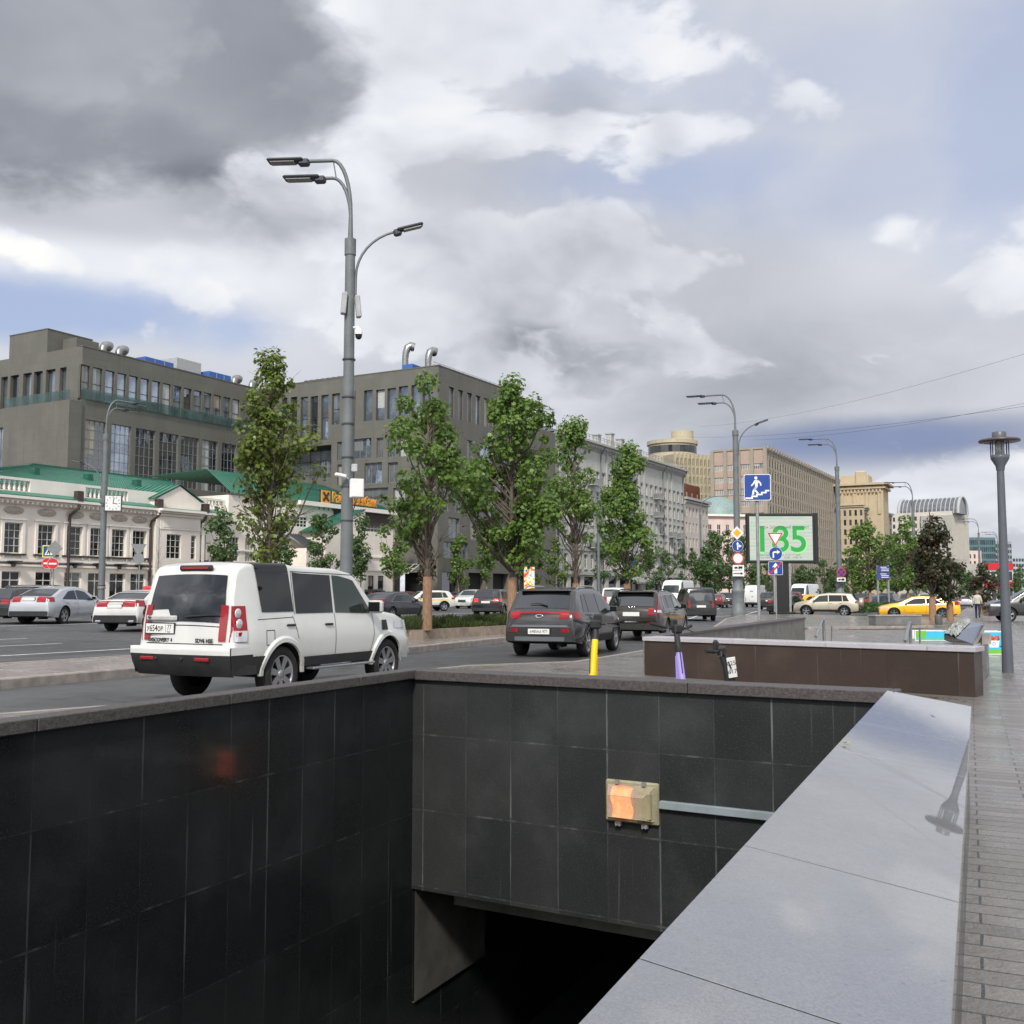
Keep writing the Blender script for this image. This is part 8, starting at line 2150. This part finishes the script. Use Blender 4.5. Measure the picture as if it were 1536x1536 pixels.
# pedestrian, bench, sandwich boards, bollard, railings
def person(label, p, az, H, top_m, leg_m, hair_m, skin_m):
    r = thing('person', label, 'person', p, az)
    k = H / 1.75
    V = [(0, 0, .95), (0, .0, 1.12), (0, -.01, 1.32), (0, 0, 1.46), (0, .02, 1.54), (0, .03, 1.64),
         (-.10, 0, .90), (-.11, .16, .50), (-.11, .08, .10), (-.11, .22, .04), (.10, 0, .90), (.11, -.06, .50), (.11, -.22, .14), (.12, -.10, .06),
         (-.17, 0, 1.42), (-.23, -.04, 1.15), (-.25, .03, .92), (-.25, .06, .82), (.17, 0, 1.42), (.24, -.02, 1.15), (.26, .08, .94), (.26, .12, .84)]
    E = [(0, 1), (1, 2), (2, 3), (3, 4), (4, 5), (0, 6), (6, 7), (7, 8), (8, 9), (0, 10), (10, 11), (11, 12), (12, 13), (3, 14), (14, 15), (15, 16), (16, 17), (3, 18), (18, 19), (19, 20), (20, 21)]
    Rr = [.15, .15, .17, .12, .055, .10, .10, .075, .055, .045, .10, .075, .055, .045, .075, .058, .042, .04, .075, .058, .042, .04]
    me = bpy.data.meshes.new('body'); me.from_pydata([tuple(c * k for c in v) for v in V], E, []); o = bpy.data.objects.new('body', me); COL.objects.link(o); o.parent = r
    md = o.modifiers.new('skin', 'SKIN'); me.skin_vertices.new() if not me.skin_vertices else None
    for i, q in enumerate(me.skin_vertices[0].data): q.radius = (Rr[i] * k * (1.2 if i in (1, 2, 0) else 1), Rr[i] * k * (.8 if i in (0, 1, 2) else 1)); q.use_root = i == 0
    o.modifiers.new('sub', 'SUBSURF').levels = 2; o.modifiers['sub'].render_levels = 2
    m, t, b, co = mat_nodes('walker_clothes'); z = nd(t, 'ShaderNodeSeparateXYZ', {0: co}).outputs[2]; z = ma(t, 'DIVIDE', z, k)
    c = ramp(t, ma(t, 'MULTIPLY', z, .5), [(0, (.02, .02, .02)), (.05, leg_m), (.475, top_m), (.755, skin_m)], 'CONSTANT'); t.links.new(c, b.inputs['Base Color']); b.inputs['Roughness'].default_value = .9
    me.materials.append(m)
    MB().lathe([(0, .115), (.05, .105), (.095, .06), (.105, 0), (.10, -.05), (.06, -.1)], 14).build('hair', mat('grey_hair', hair_m, .8), r, (0, -.015 * k, 1.69 * k))
    return r
pp = G(1467, 927.5, 0); person('man in light jacket and dark trousers walking away on the plaza', pp, 30, 1.72, lin(196, 188, 176), lin(40, 44, 66), lin(120, 110, 100), lin(196, 150, 126))
bpz = thing('person_bag', 'dark bag hanging at the walking man side', 'bag', pp + sv(120) * .34 + Vector((0, 0, .42)), 30); MB().box((0, 0, .17), (.12, .32, .34), 0, None, .04).build('bag_body', M_PLAS, bpz); MB().tube([(0, -.1, .33), (0, 0, .46), (0, .1, .33)], .012, 6).build('handle', M_PLAS, bpz)
a, b = G(1314, 938, 0), G(1382, 938, 0); ang = math.atan2((b - a).y, (b - a).x)
BN = thing('stone_bench', 'low grey stone bench block in front of the yellow car', 'bench', a); Lb2 = (b - a).length
M_STN = tile_mat('grey_stone_block', 1.2, .6, lin(96, 98, 100), lin(112, 112, 112), .5, .2, .1, .2)
MB().box((Lb2 / 2, .3, .21), (Lb2, .6, .42), 0, None, .01).build('block', M_STN, BN, (0, 0, 0), (0, 0, ang)); MB().box((Lb2 / 2, .3, .455), (Lb2 + .06, .66, .07), 0, None, .01).build('seat_slab', mat('bench_top', lin(150, 148, 146), .5, var=.15, vs=4), BN, (0, 0, 0), (0, 0, ang))
# tree pit edging
a, b = G(1216, 945, 0), G(1404, 944, 0); ang = math.atan2((b - a).y, (b - a).x)
PT = thing('paving_edge', 'long low stone edging with dark gravel behind the far stairwell', 'edging', a); L3 = (b - a).length
MB().box((L3 / 2, .25, .05), (L3, .22, .12), 0, None, .01).build('edging_stone', M_KERB, PT, (0, 0, 0), (0, 0, ang)); MB().box((L3 / 2, .75, .02), (L3, .8, .06)).build('gravel_strip', mat('dark_bark_chips', (.05, .038, .03), .95, var=.5, vs=30, bump=.8, bs=40), PT, (0, 0, 0), (0, 0, ang))
def sandwich(label, px0, px1, ytop, ybot, y, kind):
    p0, p1 = D(px0, ybot, y), D(px1, ybot, y); zt = D(px0, ytop, y).z; zb = max(p0.z, gz(p0.x, y, 0)); zb = gz(p0.x, y, 0) if kind == 'bowl' else zb
    r = thing('sandwich_board', label, 'sign', Vector((p0.x, y, gz(p0.x, y, 0)))); w = p1.x - p0.x; h = zt - r.location.z
    mb = MB(); mb.box((w / 2, 0, h / 2), (w, .04, h), 0); mb.box((w / 2, .35, h / 2), (w, .04, h), 0, None)
    mb.build('board', M_WSGN, r)
    mb = MB(); b_ = .03; y_ = -.024
    flat(mb, [(b_, b_), (w - b_, b_), (w - b_, h - b_), (b_, h - b_)], y_, 0); flat(mb, [(b_, b_), (w - b_, b_), (w - b_, h * .22), (b_, h * .22)], y_ - .002, 1)
    if kind == 'bowl':
        cx, cz = w * .5, h * .5; flat(mb, [(cx - w * .2, cz - h * .2), (cx + w * .2, cz - h * .2), (cx + w * .27, cz + h * .1), (cx - w * .27, cz + h * .1)], y_ - .003, 2)
        rd = random.Random(4)
        for k in range(34): disc(mb, w * .045, y_ - .004 - k * .00005, 3 + k % 2, 10, (cx + rd.uniform(-.25, .25) * w, cz + h * (.12 + rd.uniform(0, .18) * (1 - 0))))
        for x in (-.36, .36, .3): disc(mb, w * .04, y_ - .004, 5, 10, (cx + x * w, cz - h * .15))
        disc(mb, w * .07, y_ - .0045, 5, 16, (cx, cz - h * .04)); disc(mb, w * .055, y_ - .005, 2, 16, (cx, cz - h * .04))
    else: flat(mb, [(w * .03, h * .3), (w * .35, h * .3), (w * .35, h * .95), (w * .03, h * .95)], y_ - .003, 1)
    mb.build('poster', [mat('poster_sky_blue', lin(64, 186, 226), .5, var=.05), mat('poster_green', lin(110, 190, 52), .5, var=.05), M_WSGN, mat('berry_red', lin(190, 52, 40), .5, var=.2), mat('berry_orange', lin(214, 110, 60), .5, var=.2), mat('berry_blue', lin(50, 70, 140), .5, var=.1)], r)
    return r
sandwich('blue and green sandwich board with a white bowl of red berries', 1474, 1507, 946.5, 973.5, 25.5, 'bowl')
sandwich('wide blue and green banner board behind the far stairwell parapet', 1372, 1420, 945.5, 952, 33.0, 'strip')
for px, y, lab in ((1363, 29.0, 'bent steel handrail end standing in the middle of the far stairwell'), (1233, 31.5, 'bent steel handrail at the left of the far stairwell')):
    p = grd(px, y, 0); r = thing('handrail', lab, 'handrail', p); d3 = -ax2
    pts = [Vector((0, 0, -.6)) + d3 * .0, Vector((0, 0, .55)), Vector((0, 0, .68)) + d3 * .06, Vector((0, 0, .7)) + d3 * .2, Vector((0, 0, .2)) + d3 * 1.2]
    MB().tube([q + ax2 * .15 for q in pts], .045, 10).build('rail', M_RIM, r); MB().tube([Vector((.28, 0, -.6)), Vector((.28, 0, .5))], .03, 8).build('post', M_RIM, r)
p = G(1408, 937, 0); BO = thing('litter_bin', 'small round dark bin at the foot of the withered trees', 'bin', p); MB().lathe([(.16, 0), (.18, .1), (.18, .42), (.14, .5), (0, .52)], 16).build('bin_body', mat('bin_grey', lin(90, 90, 88), .5), BO)
MB().lathe([(.12, .43), (.19, .43), (.19, .46), (.12, .46)], 16).build('rim', M_GUN, BO)
# tilted slab with film on the far parapet
Q = [D(1416, 951, 15.6), D(1460, 966, 15.2), D(1477, 937, 16.3), D(1442, 930, 16.6)]
SL = thing('stone_slab', 'dark wet slab half covered with crumpled clear film propped on the far parapet', 'slab', Vector((Q[1].x, Q[1].y, SB)))
def qp(u, v, dz=0.0): p = Q[0].lerp(Q[1], u).lerp(Q[3].lerp(Q[2], u), v) - Vector(SL.location); return (p.x, p.y, p.z + dz)
mb = MB(); T_ = [qp(0, 0), qp(1, 0), qp(1, 1), qp(0, 1)]; B_ = [qp(0, 0, -.09), qp(1, 0, -.09), qp(1, 1, -.09), qp(0, 1, -.09)]
mb.add(T_ + B_, [(0, 1, 2, 3), (7, 6, 5, 4), (0, 4, 5, 1), (1, 5, 6, 2), (2, 6, 7, 3), (3, 7, 4, 0)]); mb.build('slab', coping_mat('dark_wet_slab', lin(72, 72, 70), .10), SL)
mb = MB(); a0, a1 = qp(.2, .9, -.09), qp(.9, .9, -.09)
for q in (a0, a1): mb.box((q[0], q[1] - .1, q[2] / 2 - .02), (.14, .14, max(.1, q[2])))
mb.build('support_blocks', M_KERB, SL)
rd = random.Random(9); mb = MB()
def film(u, v):
    x = u * .42 + rd.uniform(-.015, .015); y = v * 1.04 - .02; p = qp(x, y, .012 + rd.uniform(0, .05) * (1 if 0 < u < 1 else .3)); return p
mb.grid(film, 12, 18, 0, False); mb.build('plastic_film', mat('crumpled_film', lin(150, 152, 146), .08, var=.6, vs=14, spec=.9), SL)
# litter on the coping
for (px, py, s, lab) in ((1270, 1115, .018, 'small yellow leaf on the polished coping'), (1402, 1048, .02, 'small dark twig clump at the far end of the polished coping')):
    p = Z(px, py, CT + .003); mb = MB(); rr = random.Random(int(px))
    for k in range(5): a = rr.uniform(0, 6.28); mb.add([(0, 0, .002), (math.cos(a) * s, math.sin(a) * s, .006), (math.cos(a + .6) * s * 1.3, math.sin(a + .6) * s * 1.3, .010), (math.cos(a + .9) * s * .7, math.sin(a + .9) * s * .7, .004)], [(0, 1, 2, 3)])
    o = mb.build('fallen_leaf', mat('yellow_leaf', lin(176, 150, 60), .7) if px < 1300 else M_PLAS, None, p); tag(o, lab, 'leaf')
